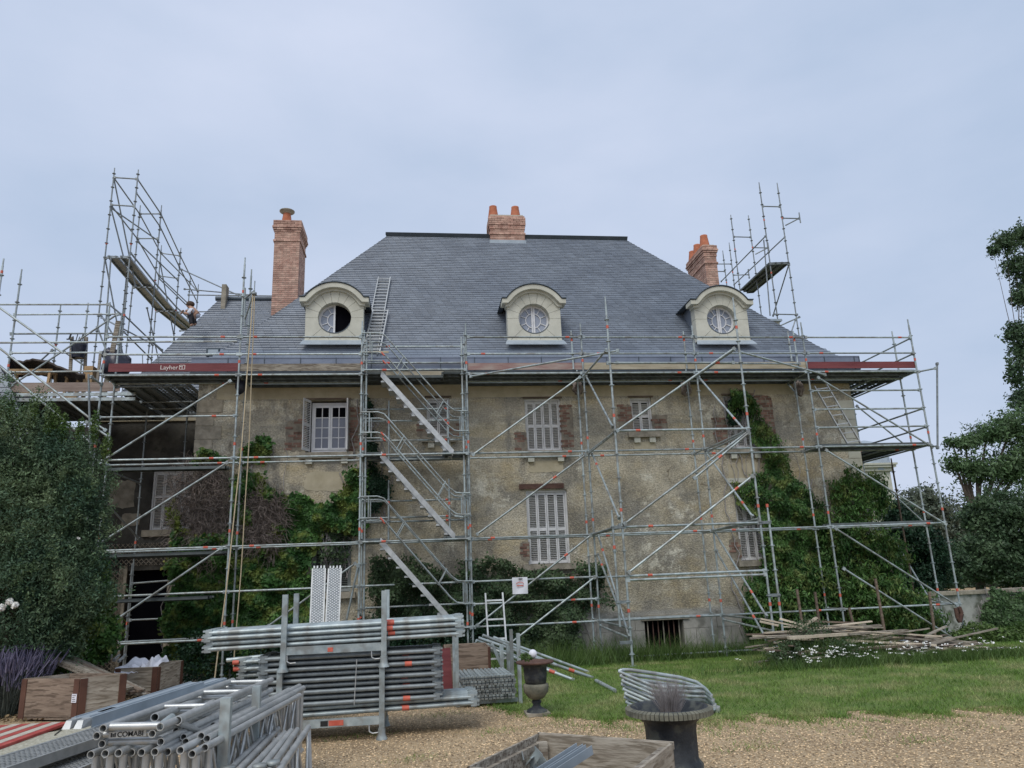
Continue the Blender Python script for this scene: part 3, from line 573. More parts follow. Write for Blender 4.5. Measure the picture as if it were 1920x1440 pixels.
for z in (EZ-.02,): MB().box(XL-.1, XR+.1, 18.51, YW, z-.03, z).build('soffit', 'zincdark', house)
# little white offcuts and a small roof light on the wing side
def on_roof(px, py, h=.02):   # point on main front slope under a pixel
    r = ray(px, py); n = Vector((0, -(13.13-EZ), 4.8)).normalized(); t = (A_-Vector((0, 0, EYE))).dot(n)/Vector(r).dot(n); return Vector((0, 0, EYE))+Vector(r)*t+n*h
for (px, py, w_) in ((592, 679, .16), (620, 681, .14), (628, 677, .08)):
    p = on_roof(px, py, .03); MB().beam(p-Vector((w_/2, 0, 0)), p+Vector((w_/2, .02, .03)), .09, .05).build('roofing_offcut', 'white', label='small white offcut lying on the slates just above the gutter'+(' near the dormer' if w_ > .15 else ', narrower one' if w_ > .1 else ', slanting sliver'), cat='offcut')
p0 = P(390, 672, 22.25); p1 = P(415, 660, 22.25); rl = MB().box(p0.x, p1.x, 22.0, 22.4, p0.z, p1.z+.05).build('roof_light', 'zincdark', house); MB().box(p0.x+.06, p1.x-.03, 21.99, 22.0, p0.z+.04, p1.z).build('pane', 'zinclight', rl)
# ------------------------------------------------------------------ chimneys
cb_me = mesh_of(MB().box(-.105, .105, -.05, .05, -.0285, .0285), 'chimney_brick', 'brickC')
def chimney(x0, x1, y0, y1, z0, z1, pots, parent=house, bands=(), base_zinc=False):
    ch = MB().box(x0+.012, x1-.012, y0+.012, y1-.012, z0, z1-.02).build('chimney', 'mortar', parent); n = int((z1-z0)/.0715); oth = MB()
    for k in range(n):
        z = z0+(k+.5)*.0715; e = 0; zt = z1-z
        for (a, b, v) in bands:
            if a <= zt < b: e = v
        X0, X1, Y0, Y1 = x0-e, x1+e, y0-e, y1+e; m_ = max(1, round((X1-X0)/.225)); w = (X1-X0)/m_; off = (k % 2)*.5
        edges = [X0]+[X0+(i+off)*w for i in range(0 if off else 1, m_+(0 if off else 0))]+[X1]; edges = sorted(set(edges))
        for a, b in zip(edges[:-1], edges[1:]):
            if b-a < .03: continue
            inst('brick', cb_me, ((a+b)/2, Y0+.05+random.uniform(-.003, .003), z), ch, None, ((b-a-.011)/.21, 1, 1)); oth.box(a+.005, b-.005, Y1-.1, Y1, z-.028, z+.028)
        m_ = max(1, round((Y1-Y0-.2)/.225)); w = (Y1-Y0-.2)/m_
        for i in range(m_+1):
            a = Y0+.1+(i-off)*w; b = a+w; a = max(a, Y0+.105); b = min(b, Y1-.105)
            if b-a > .03: oth.box(X0, X0+.1, a+.005, b-.005, z-.028, z+.028); oth.box(X1-.1, X1, a+.005, b-.005, z-.028, z+.028)
    oth.build('bricks', 'brickC', ch, kind='stuff'); MB().box(x0+.03, x1-.03, y0+.03, y1-.03, z1-.03, z1+.02).build('chimney_top', 'mortar', ch)
    for px_, py_, h, r, cowl in pots:
        p = MB().lathe([(r*1.15, 0), (r*1.05, h*.2), (r*.9, h*.6), (r*.78, h*.9), (r*.8, h), (r*.6, h), (r*.55, h*.5)], (px_, py_, z1+.02), 16).build('chimney_pot', 'terracotta', ch)
        if cowl: MB().lathe([(r*.8, h-.02), (r*1.5, h+.06), (r*1.55, h+.09), (r*1.1, h+.10), (r*1.1, h+.13), (0, h+.16)], (px_, py_, z1+.02), 14).build('chimney_cowl', 'stoneold', ch)
    if base_zinc: MB().box(x0-.03, x1+.03, y0-.05, y0+.02, z0-.02, z0+.14).build('zinc_flashing', 'zinclight', ch)
    return ch
bd = ((0, .20, .05), (.20, .27, .075), (.27, .34, .05), (.34, .42, .02), (.70, .77, .035))
a = P(515, 430, 23.9); b = P(563, 430, 23.9); tz = P(540, 413, 23.9).z
chimney(a.x, b.x, 23.9, 25.2, 9.7, tz, [((a.x+b.x)/2-.12, 24.35, .46, .17, True)], bands=bd)
a = P(919, 440, 23.15); b = P(984, 440, 23.15); tz = P(950, 403, 23.15).z; zb = P(950, 458, 23.15).z
chimney(a.x, b.x, 23.15, 23.85, zb, tz, [(a.x+.17, 23.5, .46, .17, False), (b.x-.25, 23.5, .46, .17, False)], bands=((0, .12, .02), (.12, .40, .045), (.40, .52, .02), (.66, .74, .03)), base_zinc=True)
a = P(1320, 480, 23.5); b = P(1343, 480, 23.5); tz = P(1325, 459, 23.5).z
chimney(a.x, b.x, 23.5, 25.1, 10.2, tz, [(a.x+.22, 23.85, .5, .17, False), (a.x+.2, 24.5, .44, .16, False), (a.x+.2, 25.0, .40, .16, False)], bands=bd)
a = P(1432, 606, 22.0); b = P(1462, 606, 22.0); MB().box(a.x, b.x, 22, 23.2, a.z-.6, a.z+.05).build('side_dormer', 'stone', house); MB().box(a.x-.3, b.x+.05, 21.9, 23.3, a.z+.05, a.z+.12).build('zinc_cap', 'zinclight', house)

# ------------------------------------------------------------------ dormers
def dormer(cx, wide, open_right=False):
    y0 = 19.22; zc = 8.63; zb = 7.98; hw = wide/2; ro = .44; n = 48
    body = MB(); body.box(cx-hw+.06, cx+hw-.06, y0+.28, 21.2, zb-.5, 9.1)
    arc = [(cx+(hw-.06)*math.cos(t), 9.1+.5*math.sin(t)) for t in np.linspace(0, math.pi, 13)]
    body.add([(x, y0+.28, z) for x, z in arc]+[(x, 21.6, z) for x, z in arc], [tuple(range(13)), tuple(range(25, 12, -1))]+[(k, 13+k, 14+k, k+1) for k in range(12)]); d = body.build('dormer', 'slate', house)
    def outer(t):
        c, s_ = math.cos(t), math.sin(t)
        if s_ >= 0:
            R = .90; # arch top radius about (cx,8.72)
            k = 1e9 if abs(c) < 1e-6 else hw/abs(c); kk = R/max(1e-6, math.sqrt(c*c+s_*s_)); return min(k, kk)
        return min(hw/max(abs(c), 1e-6), (zc-zb)/max(abs(s_), 1e-6))
    cuts = [0]+[math.pi*k/9 for k in range(1, 9)]+[math.pi, math.pi+.75, 1.5*math.pi-.25, 1.5*math.pi+.25, 2*math.pi-.75, 2*math.pi]
    for a, b in zip(cuts[:-1], cuts[1:]):
        m_ = max(3, int((b-a)/.12)); ts = list(np.linspace(a+.006, b-.006, m_)); 
        for cor in (math.atan2(zc-zb, hw),):
            for tt in (math.pi+cor, 2*math.pi-cor):
                if a < tt < b: ts.append(tt)
        ts = sorted(ts); mb = MB(); k = len(ts); vi = [(cx+ro*math.cos(t), zc+ro*math.sin(t)) for t in ts]; vo = [(cx+outer(t)*math.cos(t), zc+outer(t)*math.sin(t)) for t in ts]; dj = random.uniform(0, .004)
        vs = [(x, y0+dj, z) for x, z in vi]+[(x, y0+dj, z) for x, z in vo]+[(x, y0+.3, z) for x, z in vi]+[(x, y0+.3, z) for x, z in vo]
        fs = []
        for i in range(k-1): fs += [(i, k+i, k+i+1, i+1), (i+1, 2*k+i+1, 2*k+i, i), (k+i, 3*k+i, 3*k+i+1, k+i+1)]
        fs += [(0, 2*k, 3*k, k), (k-1, 2*k-1, 4*k-1, 3*k-1)]; mb.add(vs, fs); mb.build('stone', 'stone', d)
    # cornice : two stepped archivolts with horizontal ears
    def arch_path(R, ear, zear):
        a0 = math.asin((zear-8.66)/R); pts = [(cx+hw+ear, zear)]
        pts += [(cx+R*math.cos(t)*1.0, 8.66+R*math.sin(t)) for t in np.linspace(a0, math.pi-a0, 23)]; pts += [(cx-hw-ear, zear)]; return pts
    for R, ear, ze, th_, pr in ((.80, .04, 9.04, .08, .06), (.915, .145, 9.15, .125, .17)):
        pts = arch_path(R, ear, ze); g = MB(); m_ = len(pts); 
        nrm = []
        for i in range(m_):
            p = Vector(pts[max(0, i-1)]); q = Vector(pts[min(m_-1, i+1)]); t = (q-p).normalized(); nrm.append(Vector((t.y, -t.x)) if True else None)
        for i in range(m_-1):
            (xa, za), (xb, zb2) = pts[i], pts[i+1]; na, nb = -nrm[i]*th_, -nrm[i+1]*th_
            g.hexa([(xa, y0-pr, za), (xb, y0-pr, zb2), (xb, y0+.25, zb2), (xa, y0+.25, za), (xa+na.x, y0-pr, za+na.y), (xb+nb.x, y0-pr, zb2+nb.y), (xb+nb.x, y0+.25, zb2+nb.y), (xa+na.x, y0+.25, za+na.y)])
        g.build('cornice', 'stone', d)
    pts = arch_path(.93, .16, 9.165); g = MB()
    for i in range(len(pts)-1):
        (xa, za), (xb, zb2) = pts[i], pts[i+1]; g.hexa([(xa, y0-.2, za), (xb, y0-.2, zb2), (xb, 21.9, zb2), (xa, 21.9, za), (xa, y0-.2, za+.022), (xb, y0-.2, zb2+.022), (xb, 21.9, zb2+.022), (xa, 21.9, za+.022)])
    g.build('dormer_roof', 'zincdark', d)
    # apron
    mb = MB(); mb.hexa([(cx-hw-.02, y0-.04, zb-.02), (cx+hw+.02, y0-.04, zb-.02), (cx+hw+.02, y0+.2, zb-.02), (cx-hw-.02, y0+.2, zb-.02), (cx-hw-.01, y0+.0, zb+.03), (cx+hw+.01, y0, zb+.03), (cx+hw, y0+.2, zb+.03), (cx-hw, y0+.2, zb+.03)]); mb.build('stone_base', 'stone', d)
    mb = MB(); mb.add([(cx-hw-.1, y0-.19, zb-.15), (cx+hw+.1, y0-.19, zb-.15), (cx+hw+.04, y0-.04, zb), (cx-hw-.04, y0-.04, zb), (cx-hw-.1, y0-.19, zb-.17), (cx+hw+.1, y0-.19, zb-.17)], [(0, 1, 2, 3), (4, 5, 1, 0)]); mb.build('zinc_apron', 'zinclight', d)
    # window
    yw = y0+.2; fr = MB()
    def ring(mb, r0, r1, y_, t0=0, t1=2*math.pi, k=32):
        ts = np.linspace(t0, t1, k+1)
        for a, b in zip(ts[:-1], ts[1:]):
            q = [(cx+r0*math.cos(a), zc+r0*math.sin(a)), (cx+r1*math.cos(a), zc+r1*math.sin(a)), (cx+r1*math.cos(b), zc+r1*math.sin(b)), (cx+r0*math.cos(b), zc+r0*math.sin(b))]
            mb.hexa([(x, y_, z) for x, z in q]+[(x, y_+.05, z) for x, z in q])
    t0, t1 = (0, 2*math.pi) if not open_right else (.5*math.pi, 1.5*math.pi)
    ring(fr, .385, .44, yw, t0, t1); ring(fr, .20, .222, yw, t0, t1)
    for s_ in (-1, 1):
        if s_ > 0 and open_right: continue
        fr.box(cx+(.004 if s_ > 0 else -.05), cx+(.05 if s_ > 0 else -.004), yw-.01, yw+.055, zc-.43, zc+.43)
        for t in (-.38, .38, 1.02, -1.02):
            a = t if s_ > 0 else math.pi-t; fr.beam((cx+.215*math.cos(a), yw+.02, zc+.215*math.sin(a)), (cx+.39*math.cos(a), yw+.02, zc+.39*math.sin(a)), .02, .03, up=(0, 1, 0))
    wn = fr.build('window_frame', 'white', d)
    for s_ in (-1, 1):
        if s_ > 0 and open_right: continue
        ts = np.linspace(-math.pi/2, math.pi/2, 17) if s_ > 0 else np.linspace(math.pi/2, 1.5*math.pi, 17); mb = MB(); mb.add([(cx+.4*math.cos(t), yw+.03, zc+.4*math.sin(t)) for t in ts], [tuple(range(17))]); mb.build('pane', 'glassgrey', d)
    MB().box(cx-.5, cx+.5, y0+.275, y0+.279, zc-.5, zc+.5).build('room_darkness', 'dark', d)
    mb = MB(); ring(mb, .425, .445, y0-.008, math.pi*1.12, math.pi*1.88, 20); mb.build('lead_sill', 'zincdark', d)
dormer(-2.24, 1.53, True); dormer(3.20, 1.50); dormer(8.66, 1.58)

# ================================================================== SCAFFOLDING
YB, YA, YC = 17.7, 18.43, 15.1
ring_me = mesh_of(MB().tube((0, 0, -.035), (0, 0, .035), .029, 10), 'red_band', 'red')
class Scaf:
    def __init__(s, name, label, loc, cat='scaffold', group=None): s.r = thing(name, label, cat, loc, group)
    def std(s, x, y, z0, z1, bands=(), off=.12, m='galv', foot=True, r=.024):
        mb = MB().tube((x, y, z0), (x, y, z1-.18), r, 8).tube((x, y, z1-.18), (x, y, z1), r*.75, 8); z = z0+off
        zz = math.ceil((z0-.12)/.5)*.5+.12
        while zz < z1-.1:
            if zz > z0+.05: mb.tube((x, y, zz-.006), (x, y, zz+.006), .058, 8, smooth=False); mb.tube((x, y, zz-.03), (x, y, zz+.03), .029, 8)
            zz += .5
        o = mb.build('standard', m, s.r)
        for b in bands: inst('red_band', ring_me, (x, y, b), o)
        if foot: MB().box(x-.075, x+.075, y-.075, y+.075, z0-.02, z0-.008).tube((x, y, z0-.01), (x, y, z0+.28), .018, 8).tube((x, y, z0+.2), (x, y, z0+.23), .045, 6).build('base_jack', m, s.r)
        return o
    def led(s, p, q, name='ledger', m='galv', band=None, r=.024, ends=True):
        p, q = Vector(p), Vector(q); mb = MB().tube(p, q, r, 8); d = (q-p).normalized()
        if ends:
            for e, sg in ((p, 1), (q, -1)): mb.beam(e-d*sg*.0, e+d*sg*.07, .045, .075)
        o = mb.build(name, m, s.r)
        if band is not None:
            c = p+d*band if band > 0 else q+d*band; MB().tube(c-d*.05, c+d*.05, r+.0035, 8).build('red_band', 'red', o)
        return o
    def T(s, x1, y1, Y1, x2, y2, Y2, name='diagonal_brace', m='galv', band=None, r=.024, ends=True): return s.led(P(x1, y1, Y1), P(x2, y2, Y2), name, m, band, r, ends)
_dk = {}
M['deckdark'] = mat('shade_toned_steel_deck', (.07, .085, .085), (.14, .16, .16), 3, .7, .2, rnd=.15)  # deck steel coloured near black to carry the shade of the undersides
def deck_mesh(L, m='deckdark', holes=True, w=.32):
    k = (round(L, 2), m, holes)
    if k in _dk: return _dk[k]
    mb = MB(); h = .067; W2 = w/2-.006
    for s_ in (-1, 1): mb.box(*sorted((s_*W2, s_*(W2-.004))), 0, L, -h, 0); mb.box(*sorted((s_*W2, s_*(W2-.03))), 0, L, -h, -h+.003)
    cols = [-.09, .0, .09] if holes else []; hw = .026; n = int(L/.15)
    xs = [-W2+.004]
    for c in cols: xs += [c-hw, c+hw]
    xs.append(W2-.004)
    for i in range(0, len(xs), 2): mb.box(xs[i], xs[i+1], .0, L, -.004, 0)
    for c in cols:
        for q in range(n):
            a = L*q/n; b = a+L/n*(.42 if q % 2 else .62); mb.box(c-hw, c+hw, a, b, -.004, 0)
    for e in (0, L): mb.box(-W2, W2, e-.02 if e else -.0, e if e else .02, -h, -.004); [mb.box(x-.025, x+.025, (e if e else -.05), (e+.05 if e else 0), -.045, -.005) for x in (-.1, .1)]
    _dk[k] = mesh_of(mb, 'deck_plank', m); return _dk[k]
def deckx(sc, x0, x1, y, z, **k): return inst('deck_plank', deck_mesh(x1-x0-.06, **k), (x0+.03, y, z), sc.r, (0, 0, -math.pi/2))
def decky(sc, x, y0, y1, z, **k): return inst('deck_plank', deck_mesh(y1-y0-.06, **k), (x, y0+.03, z), sc.r, (0, 0, 0))
def planky(sc, x0, x1, y, z0, z1, m, name='toe_board'): return MB().box(x0+.01, x1-.01, y-.015, y+.015, z0, z1).build(name, m, sc.r)
XP, X0, X1, X2, X3, X4, X5, X6 = -7.35, -4.28, -1.385, 1.18, 4.14, 7.13, 10.18, 13.3
lv = [.62, 2.6, 4.62, 6.62]; BANDS = (.95, 2.95, 4.95, 6.95)
# ---- main facade scaffold, right of the stair tower
fs = Scaf('facade_scaffold', 'tall galvanised scaffold with raking front supports along the middle and right of the facade', (7, YB, -.4))
for x in (X3, X4, X5, X6):
    for y in (YB, YA):
        z1 = {X3: 7.95, X4: 7.9, X5: 8.0, X6: 8.1}[x]; fs.std(x, y, gz(0, y)+.01, z1 if y == YB else (7.1 if x in (X3, X4) else 8.0), [b+.0*(y == YB) for b in BANDS if b < z1-.5])
for a, b in ((X2, X3), (X3, X4), (X4, X5), (X5, X6)):
    for y in (YB, YA):
        for z in (2.6, 4.62, 6.62): 
            fs.led((a+.02, y, z), (b-.02, y, z), band=(.5 if random.random() < .5 else -.45))
    for z in (7.12, 7.56): fs.led((a+.02, YB-.05, z), (b-.02, YB-.05, z), 'guard_rail', band=(-.35 if z > 7.3 else .4))
    for k in range(2): deckx(fs, a, b, YB+.2+.35*k, 6.68)
    deckx(fs, a, b, YA+.34, 6.68)
for x in (X3, X4, X5, X6):
    for z in (.62, 2.6, 4.62, 6.62): fs.led((x, YB+.02, z), (x, YA-.02, z), 'transom')
    if x < X6: fs.led((x, YA, 6.62), (x, YA+.4, 6.62), 'console_bracket'); fs.led((x, YA, 6.2), (x, YA+.38, 6.6), 'console_bracket'); fs.std(x-.25, YB-.0, 6.72, 7.75, [7.5], foot=False)
for a, b, z in ((X2, X3, .62), (X2, X3, 1.12), (X2, X3, 1.62), (X3, X4, .62), (X4, X5, .62), (X5, X6, .62), (X2, X3, -.18), (X4, X5, -.2), (X3, X4, -.2)):
    fs.led((a, YB, z), (b, YB, z), band=-.6 if z > 0 else None)
for y in (YA,): fs.led((X3, y, 1.6), (X4, y, 1.6)); fs.led((X3, y, .6), (X4, y, .6))
for a, b, m in ((X2, X3, 'redfade'), (X3, X4, 'woodpale2'), (X4, X5, 'woodpale2'), (X5, X6, 'redboard')):
    if m == 'redfade': m = M.setdefault('redfade', mat('faded_red_board', (.24, .12, .11), (.36, .30, .26), 3, .7, stretch=(.5, 3, 3)))
    elif m == 'woodpale2': m = M.setdefault('woodpale2', mat('yellowish_board', (.27, .23, .16), (.40, .36, .27), 3, .8, stretch=(.5, 4, 4), rnd=.12))
    planky(fs, a, b, YB+.03, 6.72, 6.90, m)
for x in (X3, X4):        # raking towers in front
    zt = {X3: P(1133, 556, YC).z, X4: P(1373, 558, YC).z}[x]; fs.std(x, YC, gz(0, YC)+.02, zt, (.95, 2.95, 4.95, 6.95)); sx = -.2 if x == X3 else .2
    fs.std(x+sx, YC, gz(0, YC)+(.75 if x == X3 else .02), 2.95, (2.2,) if x == X3 else (.95, 2.95), foot=(x != X3))
    for z in (.35, 1.12, 2.6): MB().box(min(x, x+sx)-.03, max(x, x+sx)+.03, YC-.035, YC+.035, z-.03, z+.03).build('coupler', 'galv_dark', fs.r)
    for z in (.62,): fs.led((x, YC, z-.2), (x, YB, z-.1), 'transom')
    fs.led((x, YC, .62), (x, YB, .62), 'transom'); fs.led((x, YC, 2.6), (x, YB, 2.6), 'transom'); fs.led((x, YC, 4.6), (x, YB, 4.6), 'transom')
for z, b in ((4.62, .5), (2.6, .6), (1.62, .5), (1.54, None)): fs.led((X3, YC, z), (X4, YC, z), band=b)
for z in (7.0,): fs.T(1137, 681, YC, 1377, 680, YC, 'guard_rail', band=-.4)
fs.T(1155, 680, YC, 1500, 682, 17.65, 'guard_rail')
T = fs.T
T(885, 854, 17.65, 1089, 706, 17.65); T(893, 1003, 17.65, 1100, 851, 17.65, band=-1.0); T(893, 1174, 17.65, 1110, 1002, 17.65, band=-.8); T(952, 1210, 17.65, 1117, 1081, 17.65)
T(1104, 850, 17.65, 1155, 810, YC); T(1155, 809, YC-.05, 1378, 652, YC-.05); T(1305, 706, YB, 1378, 655, YC); T(1110, 1002, 17.65, 1163, 985, YC); T(1169, 984, YC-.05, 1404, 808, YC-.05); T(1325, 848, 17.65, 1404, 809, YC)
T(1177, 1075, YC-.05, 1413, 891, YC-.05, band=-.5); T(1300, 898, YC-.09, 1406, 810, YC-.09, band=-.9)
T(1099, 706, 17.6, 1149, 801, YC); T(1110, 850, 17.6, 1161, 972, YC, band=.6); T(1121, 1002, 17.6, 1180, 1195, YC, band=.6); T(1121, 1040, 17.6, 1162, 1145, YC, band=.6); T(1093, 707, 17.6, 1137, 656, YC)
T(1310, 707, 17.6, 1396, 807, YC, band=-.6); T(1325, 850, 17.6, 1412, 970, YC, band=-.6); T(1339, 996, 17.6, 1438, 1157, YC, band=-.8); T(1343, 1032, 17.6, 1438, 1200, YC, band=-.7)
T(881, 706, 17.6, 1161, 657, YC-.05); T(1385, 659, YC, 1548, 703, 17.6); T(1335, 995, 17.6, 1425, 972, YC)
# right bay: extra decks, rails and diagonals, and the return along the gable
T(1532, 707, 17.62, 1750, 839, 17.62); T(1547, 843, 17.62, 1775, 984, 17.62); T(1565, 990, 17.62, 1797, 1137, 17.62); T(1580, 1065, 17.62, 1818, 1216, 17.62)
for z in (4.62,): [deckx(fs, X5, X6, YB+.2+.33*k, z+.08) for k in range(2)]
deckx(fs, X5, X6-.3, YB+.2, 2.68, holes=False)
for z in (5.12, 5.6, 6.1): fs.led((X5, YB, z), (X6, YB, z), 'guard_rail')
rs = Scaf('gable_scaffold', 'narrow steel scaffold turning the right corner of the house along its gable', (12.8, 20, -.5))
for x, y in ((X6, 20.8), (12.5, 20.8)): rs.std(x, y, -.5, 8.0 if x == X6 else 6.9, BANDS)
for z in (.62, 2.6, 4.62, 6.62): rs.led((X6, YA, z), (X6, 20.8, z)); rs.led((12.5, YA, z), (12.5, 20.8, z)) if z > 3 else None
for z in (5.1, 5.6, 7.12, 7.56): rs.led((X6, YB, z), (X6, 20.8, z), 'guard_rail')
for z in (4.70, 6.70):
    for k in range(3): decky(rs, 12.42+.33*k, YA, 21.3, z)
rs.T(1605, 760, 20.8, 1702, 838, 20.8); rs.T(1646, 900, 20.8, 1738, 985, 20.8); rs.T(1665, 1090, 20.8, 1765, 1130, 18.4); rs.T(1335+340, 1010, 20.8, 1795, 1210, 18.4)
for px, py, qx, qy in ((1757, 680, 1757, 842),): a = P(px, py, 16.9); rs.led(P(1758, 842, 17.3), P(1757, 680, 17.3), 'standard', m='galv_dark'); rs.led((X6, YB, 6.6), P(1757, 690, 17.3), 'transom'); rs.led((X6, YB, 4.6), P(1758, 838, 17.3), 'transom')
a = P(1797, 960, 18.9); rs.std(13.15, 19.2, -.5, 4.5, (), m='wooddark', foot=False)
# ladder inside the right bay
def ladder(name, label, p, q, w, side, rungs, m='alu', pr=.028, group=None, wdt=None, cat='ladder'):
    p, q, side = Vector(p), Vector(q), Vector(side).normalized(); r = thing(name, label, cat, p, group); up = (q-p).normalized().cross(side)
    for s_ in (-1, 1): MB().beam(p+side*s_*w/2, q+side*s_*w/2, .028, .06, up=up).build('stile', m, r)
    for k in range(rungs): c = p.lerp(q, (k+.6)/rungs); MB().beam(c-side*w/2, c+side*w/2, .03, .03, up=up).build('rung', m, r)
    return r
ladder('access_ladder', 'light aluminium ladder slanting between the two decks at the right corner of the scaffold', P(1605, 838, 18.1), P(1538, 722, 18.1), .36, (1, .0, .12), 7)
# ---- stair tower
st = Scaf('stair_tower', 'scaffold stair tower left of centre with four zigzag aluminium stair flights', (-.1, YB, -.4))
for x in (X1, X2):
    for y in (YB, YA): st.std(x, y, gz(0, y)+.01, 8.0 if x == X1 else 7.95, (.9, 2.9, 4.9, 6.9))
    st.std(x+(.11 if x == X1 else -.11), YB+.06, gz(0, YB)+.01, 7.6, (.7,))
for z in (.62, 2.6, 4.62, 6.72): st.led((X1, YB-.03, z), (X2, YB-.03, z), band=.55); st.led((X1, YA, z), (X2, YA, z)); [st.led((x, YB, z), (x, YA, z), 'transom') for x in (X1, X2)]
for z in (1.62, 1.12): st.led((X1, YA, z), (X2, YA, z))
for z in (3.1, 3.6, 5.1, 5.6, 3.2, 5.9): st.led((X1, YA, z), (X2, YA, z), 'guard_rail', band=-.5)
for z in (7.12, 7.56): st.led((X1, YA, z), (X2, YA, z), 'guard_rail', band=.6)
for z in (2.95, 4.95): st.std(-.75, YA-.1, z-.35, z+1.15, (z+.6,), foot=False); st.std(.72, YA-.1, z-.35, z+1.15, (z+.55,), foot=False)
for z in (4.62, 6.62):
    for k in range(2): deckx(st, X1, X2, YA+.22*0-.0+.2-(.0 if k else .0)-.2+.33*k if False else YA+.22, z+.08); break
for z in (2.6, 4.62, 6.62):
    for k in range(2): inst('deck_plank', deck_mesh(.5), (X1+.02, YB+.2+.33*k, z+.08), st.r, (0, 0, -math.pi/2)); inst('deck_plank', deck_mesh(.55), (X2-.57, YB+.2+.33*k, z+.08), st.r, (0, 0, -math.pi/2))
planky(st, X1+.1, X2, YB+.76, 6.72, 6.9, M.setdefault('woodpale2', mat('yellowish_board', (.27, .23, .16), (.40, .36, .27), 3, .8, stretch=(.5, 4, 4), rnd=.12)))
deckx(st, X1, X2, YB+.55, 6.70)
for i, zt in enumerate((6.66, 4.66, 2.64)):
    xa, xb, za, zb = X1+.45, X2-.38, zt, zt-2.0
    fl = MB(); [fl.beam((xa, y, za), (xb, y, zb), .035, .17, up=(0, 1, 0)) if False else fl.hexa([(xa, y-.018, za-.085), (xb, y-.018, zb-.085), (xb, y+.018, zb-.085), (xa, y+.018, za-.085), (xa+.03, y-.018, za+.06), (xb+.03, y-.018, zb+.06), (xb+.03, y+.018, zb+.06), (xa+.03, y+.018, za+.06)]) for y in (YB+.06, YB+.62)]
    f = fl.build('stair_flight', 'alu', st.r)
    for k in range(9):
        t = (k+.7)/9.3; x = xa+(xb-xa)*t; z = za+(zb-za)*t; MB().hexa([(x-.12, YB+.08, z-.075), (x+.07, YB+.08, z-.075), (x+.07, YB+.60, z-.075), (x-.12, YB+.60, z-.075), (x-.12, YB+.08, z-.035), (x+.07, YB+.08, z-.035), (x+.07, YB+.60, z-.035), (x-.12, YB+.60, z-.035)]).build('stair_tread', 'alu', f)
    for y in (YB-.06,) + ((YB+.66,) if i < 3 else ()):
        g = MB(); r = .019
        for dz in (1.0, .5):
            pts = [(X1, y, za+dz+.0), (xa-.05, y, za+dz), (xa+.1, y, za+dz-.05), (xb-.1, y, zb+dz+.14), (xb+.05, y, zb+dz+.02), (xb+.2, y, zb+dz), (X2, y, zb+dz)]
            g.path([Vector(p) for p in pts], r)
        for t in (.22, .78): x = xa+(xb-xa)*t; z = za+(zb-za)*t; g.tube((x, y, z+.5), (x+.2, y, z+.86), r*.8)
        g.tube((xb+.22, y, zb+.5), (xb+.22, y, zb+1.0), r*.9); g.tube((X1+.2, y, za+.5), (X1+.2, y, za+1.0), r*.9)
        h = g.build('handrail', 'galv', st.r); MB().tube((xa+.02, y, za+.5), (xa+.1, y, za+.42), r+.004).build('red_band', 'red', h)
# ---- left bays
ls = Scaf('left_scaffold', 'galvanised scaffold bays carrying the dark high deck at the left of the house', (-5, YB, -.4))
ls.std(X0, YB, gz(0, YB)+.01, P(456, 483, YB).z, BANDS+(8.75,)); ls.std(X0, YA, gz(0, YA)+.01, P(467, 505, YA).z, BANDS+(.4,)); ls.std(XP, YB, 2.0, 8.45, BANDS); ls.std(XP, YA, -.4, 8.1, BANDS)
a = P(176, 1000, 17.7); ls.std(XP, YB, -.4, 2.0, (.95,), foot=False)
for y in (YB, YA):
    for z in lv: ls.led((XP, y, z), (X0, y, z), band=-.5); 
    for z in lv[1:]: ls.led((X0, y, z), (X1, y, z), band=.5)
ls.led((X0, YB, 1.62), (X1, YB, 1.62)); ls.led((X0, YB, .62), (X1, YB, .62)); ls.led((XP, YB, 1.62), (X0, YB, 1.62)); ls.led((XP, YB, 5.62), (X0, YB, 5.62), band=-.5)
for a, b in ((XP, X0), (X0, X1)):
    for z in (7.12, 7.56): ls.led((a, YB-.05, z), (b, YB-.05, z), 'guard_rail', band=(-.4 if a == XP else .35))
for x in (XP, X0):
    for z in lv: ls.led((x, YB, z), (x, YA, z), 'transom')
for a, b in ((XP, X0), (X0, X1)):
    for k in range(2): deckx(ls, a, b, YB+.2+.35*k, 6.68)
deckx(ls, X0, X1, YA+.34, 6.68)
for z, e in ((4.45, -.15), (2.52, 0), (1.55, -.35)): deckx(ls, XP+.2, X0+e, YB+.2, z, holes=False); deckx(ls, XP+.45, X0+e-.15, YB+.52, z-.02, holes=False) if z < 4 else None
tb = planky(ls, XP+.1, X0, YB+.03, 6.72, 6.92, 'redboard')
p = P(297, 710, YB); text('Layher', .15, 'lettering', (P(298, 711, YB).x, YB+.006, 6.765), (1, 0, 0), (0, 0, 1), tb)
lx = P(334, 711, YB).x; lg = MB(); [lg.box(lx+a, lx+b, YB+.009, YB+.013, 6.765+c, 6.765+d) for a, b, c, d in ((0, .014, 0, .11), (.06, .074, 0, .11), (.12, .134, 0, .11), (.014, .12, .10, .112), (.014, .06, .0, .012), (.074, .12, 0, .012))]; lg.tube((lx+.04, YB+.0115, 6.82), (lx+.041, YB+.0115, 6.845), .018, 6).build('emblem', 'lettering', tb)
planky(ls, X0, X1, YB+.03, 6.72, 6.9, 'wood')
T = ls.T
T(186, 868, 17.65, 434, 713, 17.65); T(172, 1028, 17.65, 428, 866, 17.65); T(188, 1182, 17.65, 418, 1026, 17.65)
T(500, 1176, 17.65, 668, 1055, 17.65); T(648, 1170, 17.65, 672, 1058, 17.65)
